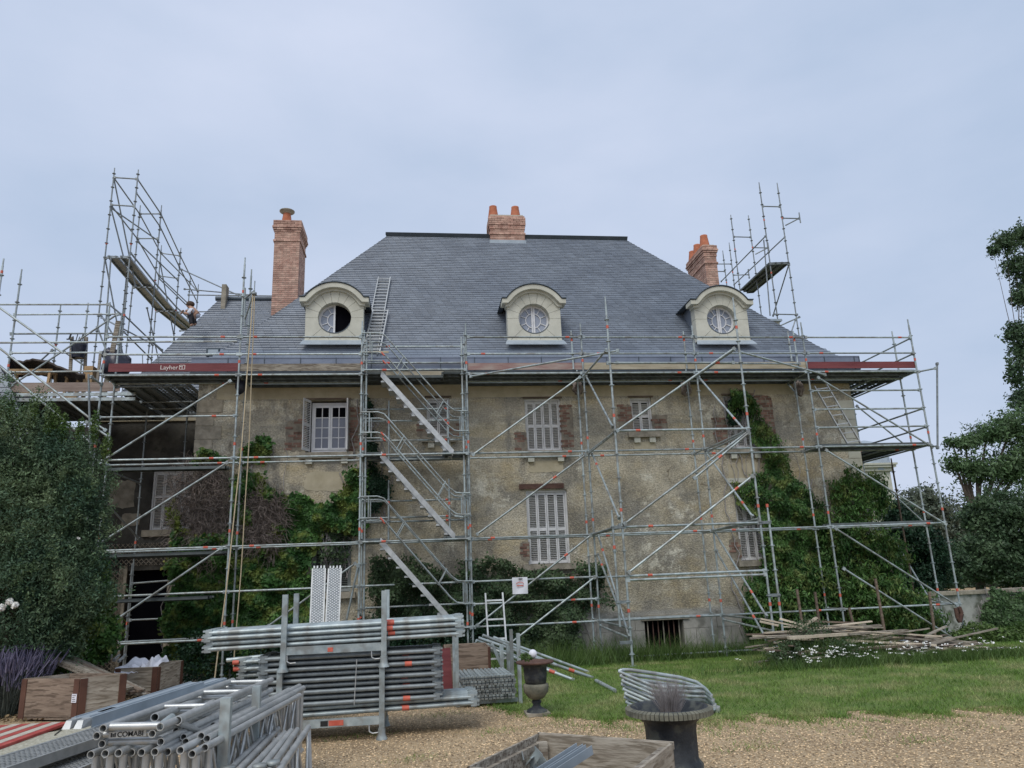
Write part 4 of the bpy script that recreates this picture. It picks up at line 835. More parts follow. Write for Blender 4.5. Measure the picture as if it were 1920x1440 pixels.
# inner posts under the wide deck
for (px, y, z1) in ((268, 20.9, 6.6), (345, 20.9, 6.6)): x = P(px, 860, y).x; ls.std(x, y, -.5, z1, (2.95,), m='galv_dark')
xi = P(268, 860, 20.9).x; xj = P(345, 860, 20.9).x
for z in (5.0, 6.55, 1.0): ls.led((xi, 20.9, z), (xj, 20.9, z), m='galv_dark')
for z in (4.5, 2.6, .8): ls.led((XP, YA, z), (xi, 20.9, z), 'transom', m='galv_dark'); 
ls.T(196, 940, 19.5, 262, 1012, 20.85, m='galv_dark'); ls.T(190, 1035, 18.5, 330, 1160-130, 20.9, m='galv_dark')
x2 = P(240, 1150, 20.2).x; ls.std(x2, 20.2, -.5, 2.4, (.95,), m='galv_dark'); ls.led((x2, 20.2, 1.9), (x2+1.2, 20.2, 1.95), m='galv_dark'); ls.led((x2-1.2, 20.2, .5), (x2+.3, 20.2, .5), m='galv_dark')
# wide platform over the forecourt : planks run away from the viewer
k = 0; x = XP+.2
while x < XL-.1: decky(ls, x, YA+.05, 21.9, 6.68+(.004*random.random()), m='galv_dark', holes=(x > -6.7)); x += .33
x = -10.45
while x < XP: decky(ls, x, 19.5, 22.1, 6.55, m='galv_dark', holes=False); x += .33
for y in (YA+.05, 20.1, 21.8): ls.led((XP, y, 6.55), (XL-.1, y, 6.55), 'transom', m='galv_dark')
a, b = P(28, 738, 19.45), P(208, 734, 19.45); 
for z in (6.47, 6.60): MB().beam((-10.4, 19.4, z), (-7.2, 19.4, z), .05, .085).build('deck_edge_beam', 'galv', ls.r)
planky(ls, -10.35, -7.6, 19.42, 6.68, 6.92, 'redboard' if False else M.setdefault('pinkboard', mat('pinkish_board', (.20, .15, .125), (.33, .27, .23), 3, .8, stretch=(.5, 4, 4))))
l1 = P(10, 700, 19.5); ls.std(l1.x+.05, 19.5, 6.0, P(33, 505, 19.5).z, (7.4,), foot=False)
l2 = P(108, 620, 21.5); ls.std(l2.x, 21.5, 6.6, P(113, 572, 21.5).z, (8.6,), foot=False); l3 = P(162, 600, 21.5); ls.std(l3.x, 21.5, 6.6, P(166, 568, 21.5).z, (), foot=False)
l4 = P(0, 560, 19.5); ls.std(P(2, 520, 17.7).x, 17.7, 6.0, P(6, 485, 17.7).z, (9.2,), foot=False)
l5 = P(223, 640, 20.5); ls.std(l5.x, 20.5, 6.6, P(229, 590, 20.5).z, (), foot=False)
T(-60, 643, 17.65, 445, 640, 17.65, 'guard_rail', ends=False); T(-60, 571, 19.5, 205, 571, 19.5, 'guard_rail'); T(25, 590, 21.5, 225, 589, 21.5, 'guard_rail'); T(18, 626, 19.5, 226, 625, 20.5, 'guard_rail'); T(18, 662, 19.5, 192, 661, 19.5, 'guard_rail'); T(16, 698, 19.5, 192, 696, 19.5, 'guard_rail')
T(-20, 563, 17.6, 118, 662, 17.6, ends=False); T(-20, 638, 17.55, 176, 790, 17.55, ends=False); T(-20, 670, 17.5, 172, 832, 17.5, ends=False); T(20, 724, 19.4, 222, 588, 19.4); T(160, 790, 17.6, 205, 820, 17.6); T(170, 706, 17.3, 192, 722, 17.7)
T(166, 702, 17.35, 170, 872, 17.35, 'standard', 'galv_dark', ends=False); T(178, 815, 17.6, 205, 858, 18.4, m='galv_dark'); T(205, 571, 19.5, 228, 590, 21.5)
T(100, 655, 21.5, 72, 680, 21.5, m='galv_dark'); T(118, 658, 21.5, 182, 702, 21.5, m='galv_dark')
T(180, 795, 17.7, 200, 808, 17.7); T(190, 595, 23.0, 218, 610, 20.5, m='galv_dark')
# ---- rear left tower
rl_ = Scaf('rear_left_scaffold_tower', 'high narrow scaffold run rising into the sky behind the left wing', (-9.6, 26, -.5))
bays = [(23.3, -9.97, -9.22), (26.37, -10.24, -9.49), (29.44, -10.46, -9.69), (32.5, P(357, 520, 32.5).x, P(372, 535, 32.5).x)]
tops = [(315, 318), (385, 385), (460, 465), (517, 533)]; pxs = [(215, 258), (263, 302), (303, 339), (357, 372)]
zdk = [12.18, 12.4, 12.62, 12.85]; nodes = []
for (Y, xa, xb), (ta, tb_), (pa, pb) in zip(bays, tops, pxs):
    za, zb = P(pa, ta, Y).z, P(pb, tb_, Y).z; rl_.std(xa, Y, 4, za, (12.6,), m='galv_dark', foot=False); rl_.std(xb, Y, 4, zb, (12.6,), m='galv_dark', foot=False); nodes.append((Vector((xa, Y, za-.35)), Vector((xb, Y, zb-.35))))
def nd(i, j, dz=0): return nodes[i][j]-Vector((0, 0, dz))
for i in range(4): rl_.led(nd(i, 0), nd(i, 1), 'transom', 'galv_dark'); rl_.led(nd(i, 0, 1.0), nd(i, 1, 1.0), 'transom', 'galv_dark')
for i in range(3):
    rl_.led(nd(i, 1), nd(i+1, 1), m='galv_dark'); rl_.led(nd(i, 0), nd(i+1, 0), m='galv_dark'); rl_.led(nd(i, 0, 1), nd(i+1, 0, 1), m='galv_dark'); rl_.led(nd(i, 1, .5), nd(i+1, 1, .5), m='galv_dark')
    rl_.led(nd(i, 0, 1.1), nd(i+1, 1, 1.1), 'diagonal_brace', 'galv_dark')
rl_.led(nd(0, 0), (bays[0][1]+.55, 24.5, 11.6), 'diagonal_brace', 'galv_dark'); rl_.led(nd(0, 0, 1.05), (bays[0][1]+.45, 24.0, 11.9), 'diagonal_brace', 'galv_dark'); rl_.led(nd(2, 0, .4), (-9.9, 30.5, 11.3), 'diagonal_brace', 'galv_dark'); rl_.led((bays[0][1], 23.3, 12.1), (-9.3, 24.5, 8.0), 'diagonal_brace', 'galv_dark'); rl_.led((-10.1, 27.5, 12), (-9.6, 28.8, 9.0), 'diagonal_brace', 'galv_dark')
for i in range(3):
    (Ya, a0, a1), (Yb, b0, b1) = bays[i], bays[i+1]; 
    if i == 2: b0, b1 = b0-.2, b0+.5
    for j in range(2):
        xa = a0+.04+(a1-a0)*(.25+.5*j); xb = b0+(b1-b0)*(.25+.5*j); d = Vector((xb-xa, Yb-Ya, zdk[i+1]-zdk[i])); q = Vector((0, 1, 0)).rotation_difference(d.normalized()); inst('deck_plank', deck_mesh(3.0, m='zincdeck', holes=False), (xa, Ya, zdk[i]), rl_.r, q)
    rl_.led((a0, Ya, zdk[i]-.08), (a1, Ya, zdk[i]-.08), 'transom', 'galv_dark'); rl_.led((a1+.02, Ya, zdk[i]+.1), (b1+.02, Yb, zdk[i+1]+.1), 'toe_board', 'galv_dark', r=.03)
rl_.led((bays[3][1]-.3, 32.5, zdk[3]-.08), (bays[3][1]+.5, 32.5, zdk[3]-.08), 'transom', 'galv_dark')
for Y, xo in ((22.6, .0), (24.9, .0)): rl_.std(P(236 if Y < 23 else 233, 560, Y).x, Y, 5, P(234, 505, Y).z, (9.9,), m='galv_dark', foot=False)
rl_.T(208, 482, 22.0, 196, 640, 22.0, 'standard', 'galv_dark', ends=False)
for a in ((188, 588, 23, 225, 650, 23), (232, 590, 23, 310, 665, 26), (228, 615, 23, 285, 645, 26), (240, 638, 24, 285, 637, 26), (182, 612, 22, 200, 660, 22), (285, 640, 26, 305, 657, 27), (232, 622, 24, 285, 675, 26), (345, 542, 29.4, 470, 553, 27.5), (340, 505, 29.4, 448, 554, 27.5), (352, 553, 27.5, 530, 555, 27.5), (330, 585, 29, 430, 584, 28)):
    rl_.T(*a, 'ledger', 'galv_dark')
# wall post and flashing by the wing ridge
a = P(416, 560, 24.2); b = P(426, 535, 24.2); MB().box(a.x, b.x, 24.1, 24.45, a.z-.6, b.z).build('stone_finial', 'stoneold', label='short grey stone stub standing on the ridge of the left wing', cat='stub')
# ---- rear right tower
rr = Scaf('rear_right_scaffold_tower', 'bare scaffold uprights with outrigger brackets rising behind the right end of the roof', (13.5, 26, -.5))
prs = [(24.3, 1423, 1457, 342), (27.4, 1370, 1403, 403), (30.5, 1355, 1367, 468)]
for i, (Y, xa, xb, ty) in enumerate(prs):
    A1, A2 = P(xa, ty, Y), P(xb, ty+1, Y); 
    if i == 2: A2 = P(1367, 455, Y); A1 = P(1355, 470, Y)
    rr.std(A1.x, Y, 4, A1.z, (A1.z-1.6, 12.3), m='galv_dark', foot=False); rr.std(A2.x, Y, 4, A2.z, (A2.z-1.5,), m='galv_dark', foot=False)
    if i < 2:
        rr.led((A1.x, Y, A1.z-1.02), (A2.x, Y, A2.z-1.02), 'transom', 'galv_dark'); z = A2.z-1.5; rr.led((A2.x, Y, z), (A2.x+.72, Y, z), 'outrigger_bracket', 'galv_dark'); rr.led((A2.x+.72, Y, z-.18), (A2.x+.72, Y, z+.25), 'outrigger_bracket', 'galv_dark', ends=False); rr.led((A2.x+.1, Y, z-.3), (A2.x+.62, Y, z-.03), 'outrigger_bracket', 'galv_dark', ends=False)
rr.T(1343, 495, 30.5, 1372, 495, 30.5, 'transom', 'galv_dark'); rr.T(1343, 509, 30.5, 1360, 509, 30.5, 'transom', 'galv_dark'); rr.T(1374, 516, 30.5, 1405, 515, 30.5, 'outrigger_bracket', 'galv_dark'); rr.T(1403, 505, 30.5, 1405, 522, 30.5, 'outrigger_bracket', 'galv_dark')
rr.T(1435, 443, 24.3, 1352, 528, 30.5, m='galv_dark'); rr.T(1472, 444, 24.3, 1376, 534, 30.5, m='galv_dark'); rr.T(1432, 450, 24.6, 1444, 592, 24.6, 'standard', 'galv_dark', ends=False)
rr.T(1480, 493, 24.3, 1449, 593, 26.5, m='galv_dark'); rr.T(1450, 589, 24.3, 1496, 590, 24.3, 'transom', 'galv_dark'); rr.T(1500, 594, 24.3, 1460, 612, 24.3, m='galv_dark'); rr.T(1492, 598, 24.3, 1482, 628, 24.3, m='galv_dark')
D0, D1, D2, D3 = P(1443, 492, 24.3), P(1478, 491, 24.3), P(1387, 545, 30.5), P(1405, 552, 30.5)
for j in range(3):
    t = (j+.5)/3; p, q = D0.lerp(D1, t), D2.lerp(D3, t); q = p+(q-p).normalized()*6.0
    for h in range(2): s_ = p.lerp(q, h*.5); inst('deck_plank', deck_mesh(3.0, holes=False), s_, rr.r, Vector((0, 1, 0)).rotation_difference((q-p).normalized()))
rr.led(D0-Vector((0, 0, .08)), D1-Vector((0, 0, .08)), 'transom', 'galv_dark')
# notice sheet on the lower rail
sg = thing('notice_sheet', 'white notice sheet with a red arc emblem hung on the lower scaffold rail', 'notice', P(974, 1098, 17.55)); a, b = P(960, 1083, 17.6), P(990, 1113, 17.6)
sh = MB(); n = 6
for i in range(n+1):
    for j in range(n+1): sh.v.append((a.x+(b.x-a.x)*i/n, 17.6-.012*math.sin(i*1.1+j*.6), a.z+(b.z-a.z)*j/n))
sh.f = [(i*(n+1)+j, i*(n+1)+j+1, (i+1)*(n+1)+j+1, (i+1)*(n+1)+j) for i in range(n) for j in range(n)]; sh.sm = [True]*len(sh.f); so_ = sh.build('sheet', 'plasticwhite', sg)
c = (Vector(a)+Vector(b))/2; ar = MB(); [ar.beam((c.x+.085*math.cos(t), 17.58, c.z+.03+.05*math.sin(t)), (c.x+.085*math.cos(t+.35), 17.58, c.z+.03+.05*math.sin(t+.35)), .004, .014, up=(0, 0, 1)) for t in np.arange(.2, 2.8, .35)]; ar.box(c.x-.08, c.x+.08, 17.578, 17.582, c.z-.01, c.z+.012); ar.build('emblem', 'red', so_); MB().box(c.x-.03, c.x+.06, 17.576, 17.582, a.z-.05, a.z-.025).build('printed_line', 'black', so_)
# hoist arm with ropes
ho = thing('rope_hoist', 'small bracket arm near the left scaffold top with two long beige ropes hanging from it', 'hoist', P(470, 540, 17.4))
mb = MB(); a = P(459, 560, YB); t = P(477, 545, 17.2); mb.tube(a, t, .022).tube(P(459, 600, YB), t, .02).tube(P(459, 612, YB), P(459, 540, YB), .028).tube(t+Vector((0, 0, -.05)), t+Vector((0, 0, .25)), .012); mb.build('bracket', 'galv', ho); MB().lathe([(0, -.03), (.06, -.03), (.06, .03), (0, .03)], t+Vector((0, 0, -.08)), 12).build('pulley', 'galv_dark', ho)
def rope(p, q, r, sag=0):
    mb = MB(); pts = [Vector(p).lerp(Vector(q), k/14)+Vector((math.sin(k*1.3)*.006+sag*math.sin(math.pi*k/14), 0, 0)) for k in range(15)]; mb.path(pts, r, 6); mb.build('rope', 'rope', ho)
rope(P(474, 550, 17.2), P(400, 1296, 15.5), .014, .08); rope(P(477, 550, 17.2), P(438, 1250, 16.4), .012, .06)
tag(MB().beam(P(462, 706, 18.2), P(462, 745, 18.2), .2, .14).build('_', 'bag'), None).name = 'tmp'; bpy.data.objects.remove(bpy.data.objects['tmp'])
def blob(name, label, cat, c, r, m, seed=0, amp=.25, parent=None, **k):
    mb = MB(); c = Vector(c); nu, nv = 14, 10; vs = []
    for i in range(nv+1):
        for j in range(nu):
            th, ph = math.pi*i/nv, 2*math.pi*j/nu; d = Vector((math.sin(th)*math.cos(ph), math.sin(th)*math.sin(ph), math.cos(th))); f = 1+amp*mnoise.noise(d*2.1+Vector((seed, 0, 0)))+amp*.6*mnoise.noise(d*5.3+Vector((seed, 3, 0))); vs.append((c.x+d.x*r[0]*f, c.y+d.y*r[1]*f, c.z+d.z*r[2]*f))
    mb.add(vs, [(i*nu+j, i*nu+(j+1) % nu, (i+1)*nu+(j+1) % nu, (i+1)*nu+j) for i in range(nv) for j in range(nu)], k.get('smooth', True)); return mb.build(name, m, parent, label=label, cat=cat, origin=tuple(c-Vector((0, 0, r[2]))) if parent is None else (0, 0, 0))
blob('rolled_net', 'dark bundled netting tied under the deck edge beside the left corner post', 'bundle', P(450, 722, 18.2), (.12, .1, .24), 'bag', 3)
for i, (px, w_) in enumerate(((1083, 'second'), (1287, 'third'), (1497, 'right'))): blob('dead_creeper_tuft', 'dark dead creeper tuft caught under the deck around the %s bracket from the stair tower' % w_, 'creeper tuft', P(px, 728, 18.6), (.14, .1, .2), 'deadvine', 5+i, .6)

# ================================================================== THINGS ON THE LEFT PLATFORM
zt = 6.62
blob('rubble_bag', 'big black plastic bag slumped on the left platform behind the red toe board', 'bag', P(219, 683, 20.4)+Vector((0, 0, -.05)), (.36, .34, .36), 'bag', 2, .35)
blob('rubble_bag', 'smaller crumpled black bag on top of the big one at the red toe board', 'bag', P(207, 664, 20.6), (.2, .22, .16), 'bag', 9, .5)
tf = thing('tool_stand', 'timber stand with a black tub full of tool handles on the left platform', 'stand', P(148, 710, 21))
for px in (134, 161): a = P(px, 718, 21); b = P(px+1, 632, 21); MB().beam((a.x, 21, zt), (b.x, 21, b.z), .075, .06).build('post', 'wood', tf)
a, b = P(134, 655, 21), P(161, 655, 21); MB().beam((a.x, 20.97, P(0, 672, 21).z*0+P(148, 672, 21).z), (b.x, 20.97, P(148, 672, 21).z), .04, .07).build('crossbar', 'wood', tf)
tub = MB().lathe([(.15, -.33), (.2, .0), (.21, .12), (.18, .12), (.16, 0)], P(148, 650, 20.85), 14).build('tub', 'bag', tf)
mb = MB()
for k in range(6): c = P(138+k*4, 640, 20.85); mb.tube(c, c+Vector((random.uniform(-.05, .05), random.uniform(-.05, .05), random.uniform(.12, .26))), .012, 6)
mb.build('tool_handles', 'iron', tf)
gr = MB(); c = P(125, 636, 20.9); gr.beam(c, c+Vector((.14, 0, 0)), .03, .03).beam(c+Vector((.06, 0, 0)), c+Vector((.1, 0, .16)), .04, .03); gr.build('clamp', 'iron', tf)
def trestle(label, p0, p1, y, zt_, m='woodorange'):
    a, b = P(*p0, y), P(*p1, y); t = thing('timber_trestle', label, 'trestle', ((a.x+b.x)/2, y, zt), 'timber pieces on the left platform')
    for x in (a.x+.06, b.x-.06):
        for s_ in (-.25, .25): MB().beam((x, y+s_, zt), (x, y+s_*.6, zt_), .06, .08).build('leg', m, t)
    for s_ in (-.15, .15): MB().box(a.x, b.x, y+s_-.03, y+s_+.03, zt_, zt_+.08).build('rail', m, t)
    MB().box(a.x, b.x, y-.3, y-.26, zt+.12, zt+.22).build('brace_board', m, t)
trestle('raw timber trestle under the torn brown sheets at the left platform end', (22, 700), (104, 700), 20.3, P(60, 697, 20.3).z-.05); trestle('narrow timber frame beside the tool stand on the left platform', (128, 700), (158, 700), 20.6, P(140, 712, 20.6).z)
mb = MB(); n = 24
for i in range(n+1):
    for j in range(5):
        t = i/n; px = 20+140*t; topy = np.interp(px, [20, 40, 60, 90, 120, 160], [668, 678, 672, 676, 690, 702]); q = P(px, topy+j*7, 20.0+j*.25); mb.v.append((q.x, q.y, q.z+.05*mnoise.noise(Vector((i*.7, j*.9, 0)))+.03*mnoise.noise(Vector((i*2.1, j*2, 4)))))
mb.f = [(i*5+j, (i+1)*5+j, (i+1)*5+j+1, i*5+j+1) for i in range(n) for j in range(4)]; mb.sm = [False]*len(mb.f)
o = mb.build('torn_sheeting', 'tarp', label='torn dark brown sheeting heaped over trestles on the left scaffold platform', cat='sheeting'); md = o.modifiers.new('t', 'SOLIDIFY'); md.thickness = .05
def box_between(name, label, cat, px0, py0, px1, py1, Y, d, m, **k):
    a, b = P(px0, py0, Y), P(px1, py1, Y); return MB().box(min(a.x, b.x), max(a.x, b.x), Y, Y+d, min(a.z, b.z), max(a.z, b.z)).build(name, m, label=label, cat=cat, origin=((a.x+b.x)/2, Y, min(a.z, b.z)), **k)
box_between('timber_offcut', 'square orange-brown timber block beside the tool stand', 'timber block', 155, 718, 175, 686, 20.2, .3, 'woodorange')
box_between('standing_board', 'grey board standing upright between the timber block and black bag', 'board', 179, 722, 190, 662, 20.1, .05, 'wood')
a, b = P(198, 700, 20.3), P(222, 602, 20.3); MB().beam((a.x, 20.3, zt), b, .12, .05, up=(0, 1, 0)).build('leaning_board', 'wood', label='long grey board leaning up above the black bags on the left platform', cat='board')
for i, px in enumerate((266, 296, 350)):
    c = P(px, 697, 19.2); mb = MB(); mb.beam(c, c+Vector((.05, 0, .16)), .05, .03).tube(c+Vector((.02, 0, .05)), P(px+1, 664+i*6, 19.2), .012, 6); mb.build('roof_hook', 'galv_dark', label=('thin steel roof hook with upright rod at the lower left edge of the wing roof', 'middle steel roof hook with upright rod before the wing slates', 'short steel roof hook nearest the main left post')[i], cat='roof hook')

# ------------------------------------------------------------------ a person (skin surface)
def figure(label, pts, edges, radii, mats, loc):
    """pts: name -> Vector ; one continuous skin body, clothes as second skins"""
    r = thing('person', label, 'person', loc); o0 = origin(r)
    def skin(name, names, mt, grow=0., lvl=2):
        idx = {n_: i for i, n_ in enumerate(names)}; me = bpy.data.meshes.new(name); es = [(idx[a], idx[b]) for a, b in edges if a in idx and b in idx]
        me.from_pydata([tuple(pts[n_]-o0) for n_ in names], es, []); me.materials.append(M[mt]); o = bpy.data.objects.new(name, me); C.objects.link(o); o.parent = r; ROOT[o.name] = o0
        md = o.modifiers.new('s', 'SKIN'); md.use_smooth_shade = True
        sv = me.skin_vertices[0].data
        for n_, i in idx.items(): rr_ = radii[n_]+grow; sv[i].radius = (rr_, rr_)
        sv[idx[names[0]]].use_root = True; m2 = o.modifiers.new('d', 'SUBSURF'); m2.levels = m2.render_levels = lvl; return o
    skin('body', list(pts), 'skin')
    for nm, names, mt, g in mats: skin(nm, names, mt, g)
    return r
def worker():
    Y = 22.7; g = lambda x, y, d=0: P(x, y, Y+d)
    pts = dict(pelvis=g(368, 597), belly=g(366, 590), chest=g(362, 581), neck=g(358, 576), head=g(354.5, 572.5), crown=g(353, 568.5), shl=g(359, 582, -.17), ell=g(352, 589, -.2), hal=g(345, 586, -.15), shr=g(362, 580, .17), elr=g(356, 584, .25), har=g(347, 582, .2),
               kneel=g(358, 598, -.12), ankl=g(361, 609, -.12), toel=g(356.5, 611, -.12), kneer=g(361, 597, .14), ankr=g(367, 608, .14), toer=g(362, 610, .14))
    ed = [('pelvis', 'belly'), ('belly', 'chest'), ('chest', 'neck'), ('neck', 'head'), ('head', 'crown'), ('chest', 'shl'), ('shl', 'ell'), ('ell', 'hal'), ('chest', 'shr'), ('shr', 'elr'), ('elr', 'har'), ('pelvis', 'kneel'), ('kneel', 'ankl'), ('ankl', 'toel'), ('pelvis', 'kneer'), ('kneer', 'ankr'), ('ankr', 'toer')]
    rd = dict(pelvis=.15, belly=.14, chest=.16, neck=.06, head=.1, crown=.08, shl=.075, ell=.05, hal=.04, shr=.075, elr=.05, har=.04, kneel=.07, ankl=.05, toel=.04, kneer=.07, ankr=.05, toer=.04)
    r = figure('roofer in white shirt and dark trousers crouching at the left edge of the slate roof', pts, ed, rd, [('shirt', ['chest', 'belly', 'pelvis', 'shl', 'ell', 'shr', 'elr'], 'shirt', .014), ('trousers', ['pelvis', 'kneel', 'ankl', 'kneer', 'ankr'], 'trousers', .016)], (pts['pelvis'].x, Y, pts['ankl'].z-.05))
    h = pts['head']; blob('hair', None, None, h+Vector((.035, .01, .035)), (.125, .115, .11), 'hair', 4, .15, parent=r)
    for s_ in (-1, 1):
        hb = MB()
        for k in range(5): p = pts['hal' if s_ < 0 else 'har']+Vector((-.03, (k-2)*.018, 0)); hb.tube(p, p+Vector((-.05, 0, -.02)), .009, 6).tube(p+Vector((-.05, 0, -.02)), p+Vector((-.07, 0, -.05)), .008, 6)
        hb.build('fingers', 'skin', r)
worker()

# ================================================================== GROUND LEVEL : STORED MATERIAL
def ledger_mesh(L, m='galv', band=None, r=.0242, gap=.0):
    mb = MB().tube((0.04, 0, 0), (L-.04, 0, 0), r, 10)
    for e, s_ in ((0, 1), (L, -1)):
        x = e; mb.hexa([(x, -.02, -.034), (x+s_*.07, -.02, -.034), (x+s_*.07, .02, -.034), (x, .02, -.034), (x, -.02, .034), (x+s_*.07, -.02, .034), (x+s_*.07, .02, .034), (x, .02, .034)]); mb.hexa([(x-s_*.03, -.012, -.03), (x, -.012, -.03), (x, .012, -.03), (x-s_*.03, .012, -.03), (x-s_*.03, -.012, -.012), (x, -.012, -.012), (x, .012, -.012), (x-s_*.03, .012, -.012)])
        mb.hexa([(x-s_*.03, -.012, .012), (x, -.012, .012), (x, .012, .012), (x-s_*.03, .012, .012), (x-s_*.03, -.012, .03), (x, -.012, .03), (x, .012, .03), (x-s_*.03, .012, .03)])
    return mesh_of(mb, 'stored_ledger', m)
ORD = ['first', 'second', 'third', 'fourth', 'fifth', 'sixth', 'seventh', 'eighth', 'ninth', 'tenth', 'eleventh', 'twelfth', 'thirteenth', 'fourteenth']
def rowname(r_, n): return 'bottom row' if r_ == 0 else 'top row' if r_ == n-1 else ORD[r_]+' row up'
def colname(c): return 'frontmost' if c == 0 else ORD[c]+' from front'
def stack(prefix, label, group, x0, x1, y0, z0, ncol, nrow, dy, dz, m='galv', band_at=None, slope=0., prob=1., jit=.02, name='stored_ledger', rowdark=None):
    L = x1-x0; me = ledger_mesh(L, m); bm = mesh_of(MB().tube((-.04, 0, 0), (.04, 0, 0), .0285, 10), 'red_band', 'red')
    for r_ in range(nrow):
        for c in range(ncol):
            if random.random() > prob: continue
            x = x0+random.uniform(-jit, jit); y = y0+c*dy+(dy/2 if r_ % 2 else 0); z = z0+r_*dz; o = bpy.data.objects.new(name, me); C.objects.link(o); o.location = (x, y, z); o.rotation_euler = (random.uniform(-.3, .3)*0, -slope+random.uniform(-.002, .002), random.uniform(-.004, .004)); tag(o, label+', '+rowname(r_, nrow)+', '+colname(c), 'steel tube', group)
            ROOT[o.name] = Vector(o.location)
            if band_at is not None and (c < 2) and random.random() < .5:
                b = bpy.data.objects.new('red_band', bm); C.objects.link(b); b.parent = o; b.location = (L-band_at+random.uniform(-.02, .02), 0, 0)
# rack : two stacking pallets
def stacking_pallet(label, x0, x1, y0, y1, z0, z1, foot=True, zbar=.16):
    t = thing('stacking_pallet', label, 'steel pallet', ((x0+x1)/2, (y0+y1)/2, z0))
    for x in (x0, x1):
        for y in (y0, y1):
            mb = MB().box(x-.03, x+.03, y-.03, y+.03, z0+.1, z1); mb.lathe([(.065, 0), (.062, .015), (.042, .06), (.042, .12)], (x, y, z0), 14); mb.build('stanchion', 'galv', t)
    for y in (y0, y1): MB().box(x0+.031, x1-.031, y-.022, y+.022, z0+zbar, z0+zbar+.085).build('base_rail', 'galv', t)
    for x in (x0, x1): MB().box(x-.022, x+.022, y0+.031, y1-.031, z0+zbar, z0+zbar+.085).build('base_rail', 'galv', t)
    for x in (x0+.09, x1-.09):
        mb = MB(); pts = [Vector((x-.05, y0-.01, z0+zbar)), Vector((x-.045, y0-.015, z0+zbar-.07)), Vector((x-.01, y0-.015, z0+zbar-.09)), Vector((x+.05, y0-.015, z0+zbar-.085))]; mb.path(pts, .008, 6); mb.build('crane_hook', 'alu', t)
    return t
RX0, RX1, RY0, RY1 = -1.57, -.44, 9.1, 9.9
lp = stacking_pallet('lower steel stacking pallet standing on the gravel, loaded with tubes', RX0, RX1, RY0, RY1, 0, .80); MB().box(-1.02, -.86, RY0-.026, RY0-.022, .175, .23).build('sticker', 'red', lp); MB().box(-1.11, -1.03, RY0-.026, RY0-.022, .175, .23).build('sticker', 'black', lp)
up_ = stacking_pallet('upper steel stacking pallet with tall corner posts on top of the lower one', RX0+.03, RX1+.02, RY0, RY1, .76, 1.6, zbar=.18); MB().box(-1.05, -.99, RY0-.026, RY0-.022, .955, 1.0).build('sticker', 'red', up_)
stack('a', 'long grey tube low in the rack', 'long tubes low in the rack', -2.35, .62, RY0+.07, .275, 10, 2, .066, .062, band_at=.83, slope=.012)
stack('b', 'dark medium tube in the middle tier', 'medium tubes in the middle of the rack', -1.80, .21, RY0+.06, .40, 10, 9, .068, .0625, m='galv_dark', band_at=.38)
stack('c', 'long bright tube on the upper pallet', 'long tubes on top of the rack', -2.42, .48, RY0+.07, 1.035, 10, 4, .066, .058, band_at=.82, slope=.012)
stack('d', 'tube in the low stack left of the rack', 'tubes stacked left of the rack', P(447, 1300, 10.4).x, -1.2, 10.4, P(460, 1306, 10.4).z, 5, 6, .07, .082, band_at=1.15)
mb = MB().tube(P(664, 1322, 9.05), P(669, 1236, 9.05), .006, 5); mb.build('tie_wire', 'alu', label='thin bright tie wire running up the front of the middle tube tier', cat='wire')
# diagonal ledge tube behind the rack
MB().tube(P(425, 1238, 12), P(520, 1228, 12), .03, 8).build('spare_tube', 'galv', label='single pale tube lying level behind the left end of the rack', cat='steel tube')
# short pieces seen end-on
sm = MB().tube((0, .0, 0), (0, .95, 0), .024, 8); sm.hexa([(-.022, -.03, -.03), (.022, -.03, -.03), (.022, .03, -.03), (-.022, .03, -.03), (-.022, -.03, -.008), (.022, -.03, -.008), (.022, .03, -.008), (-.022, .03, -.008)]); sm.hexa([(-.022, -.03, .008), (.022, -.03, .008), (.022, .03, .008), (-.022, .03, .008), (-.022, -.03, .03), (.022, -.03, .03), (.022, .03, .03), (-.022, .03, .03)])
sme = mesh_of(sm, 'short_transom', 'galv'); a = P(868, 1312, 10.9)
for r_ in range(5):
    for c in range(14):
        o = bpy.data.objects.new('short_transom', sme); C.objects.link(o); o.location = (a.x+c*.0535+(.02 if r_ % 2 else 0), 10.9+random.uniform(-.02, .02), .11+r_*.062); o.rotation_euler = (0, 0, .04+random.uniform(-.01, .01)); tag(o, 'short transom end-on right of the rack, '+rowname(r_, 5)+', '+(ORD[c]+' from left'), 'steel tube', 'short transoms in the low stack')
tp = thing('transom_pallet', 'low steel pallet frame under the short transoms right of the rack', 'steel pallet', (a.x+.4, 11.3, 0))
for x in (a.x-.07, a.x+.80):
    for y in (10.95, 11.8): MB().box(x-.025, x+.025, y-.025, y+.025, .0, .92 if x < a.x or True else .5).build('stanchion', 'galv', tp)
for y in (10.97, 11.8): MB().box(a.x-.04, a.x+.77, y-.02, y+.02, .02, .07).build('base_rail', 'galv', tp)
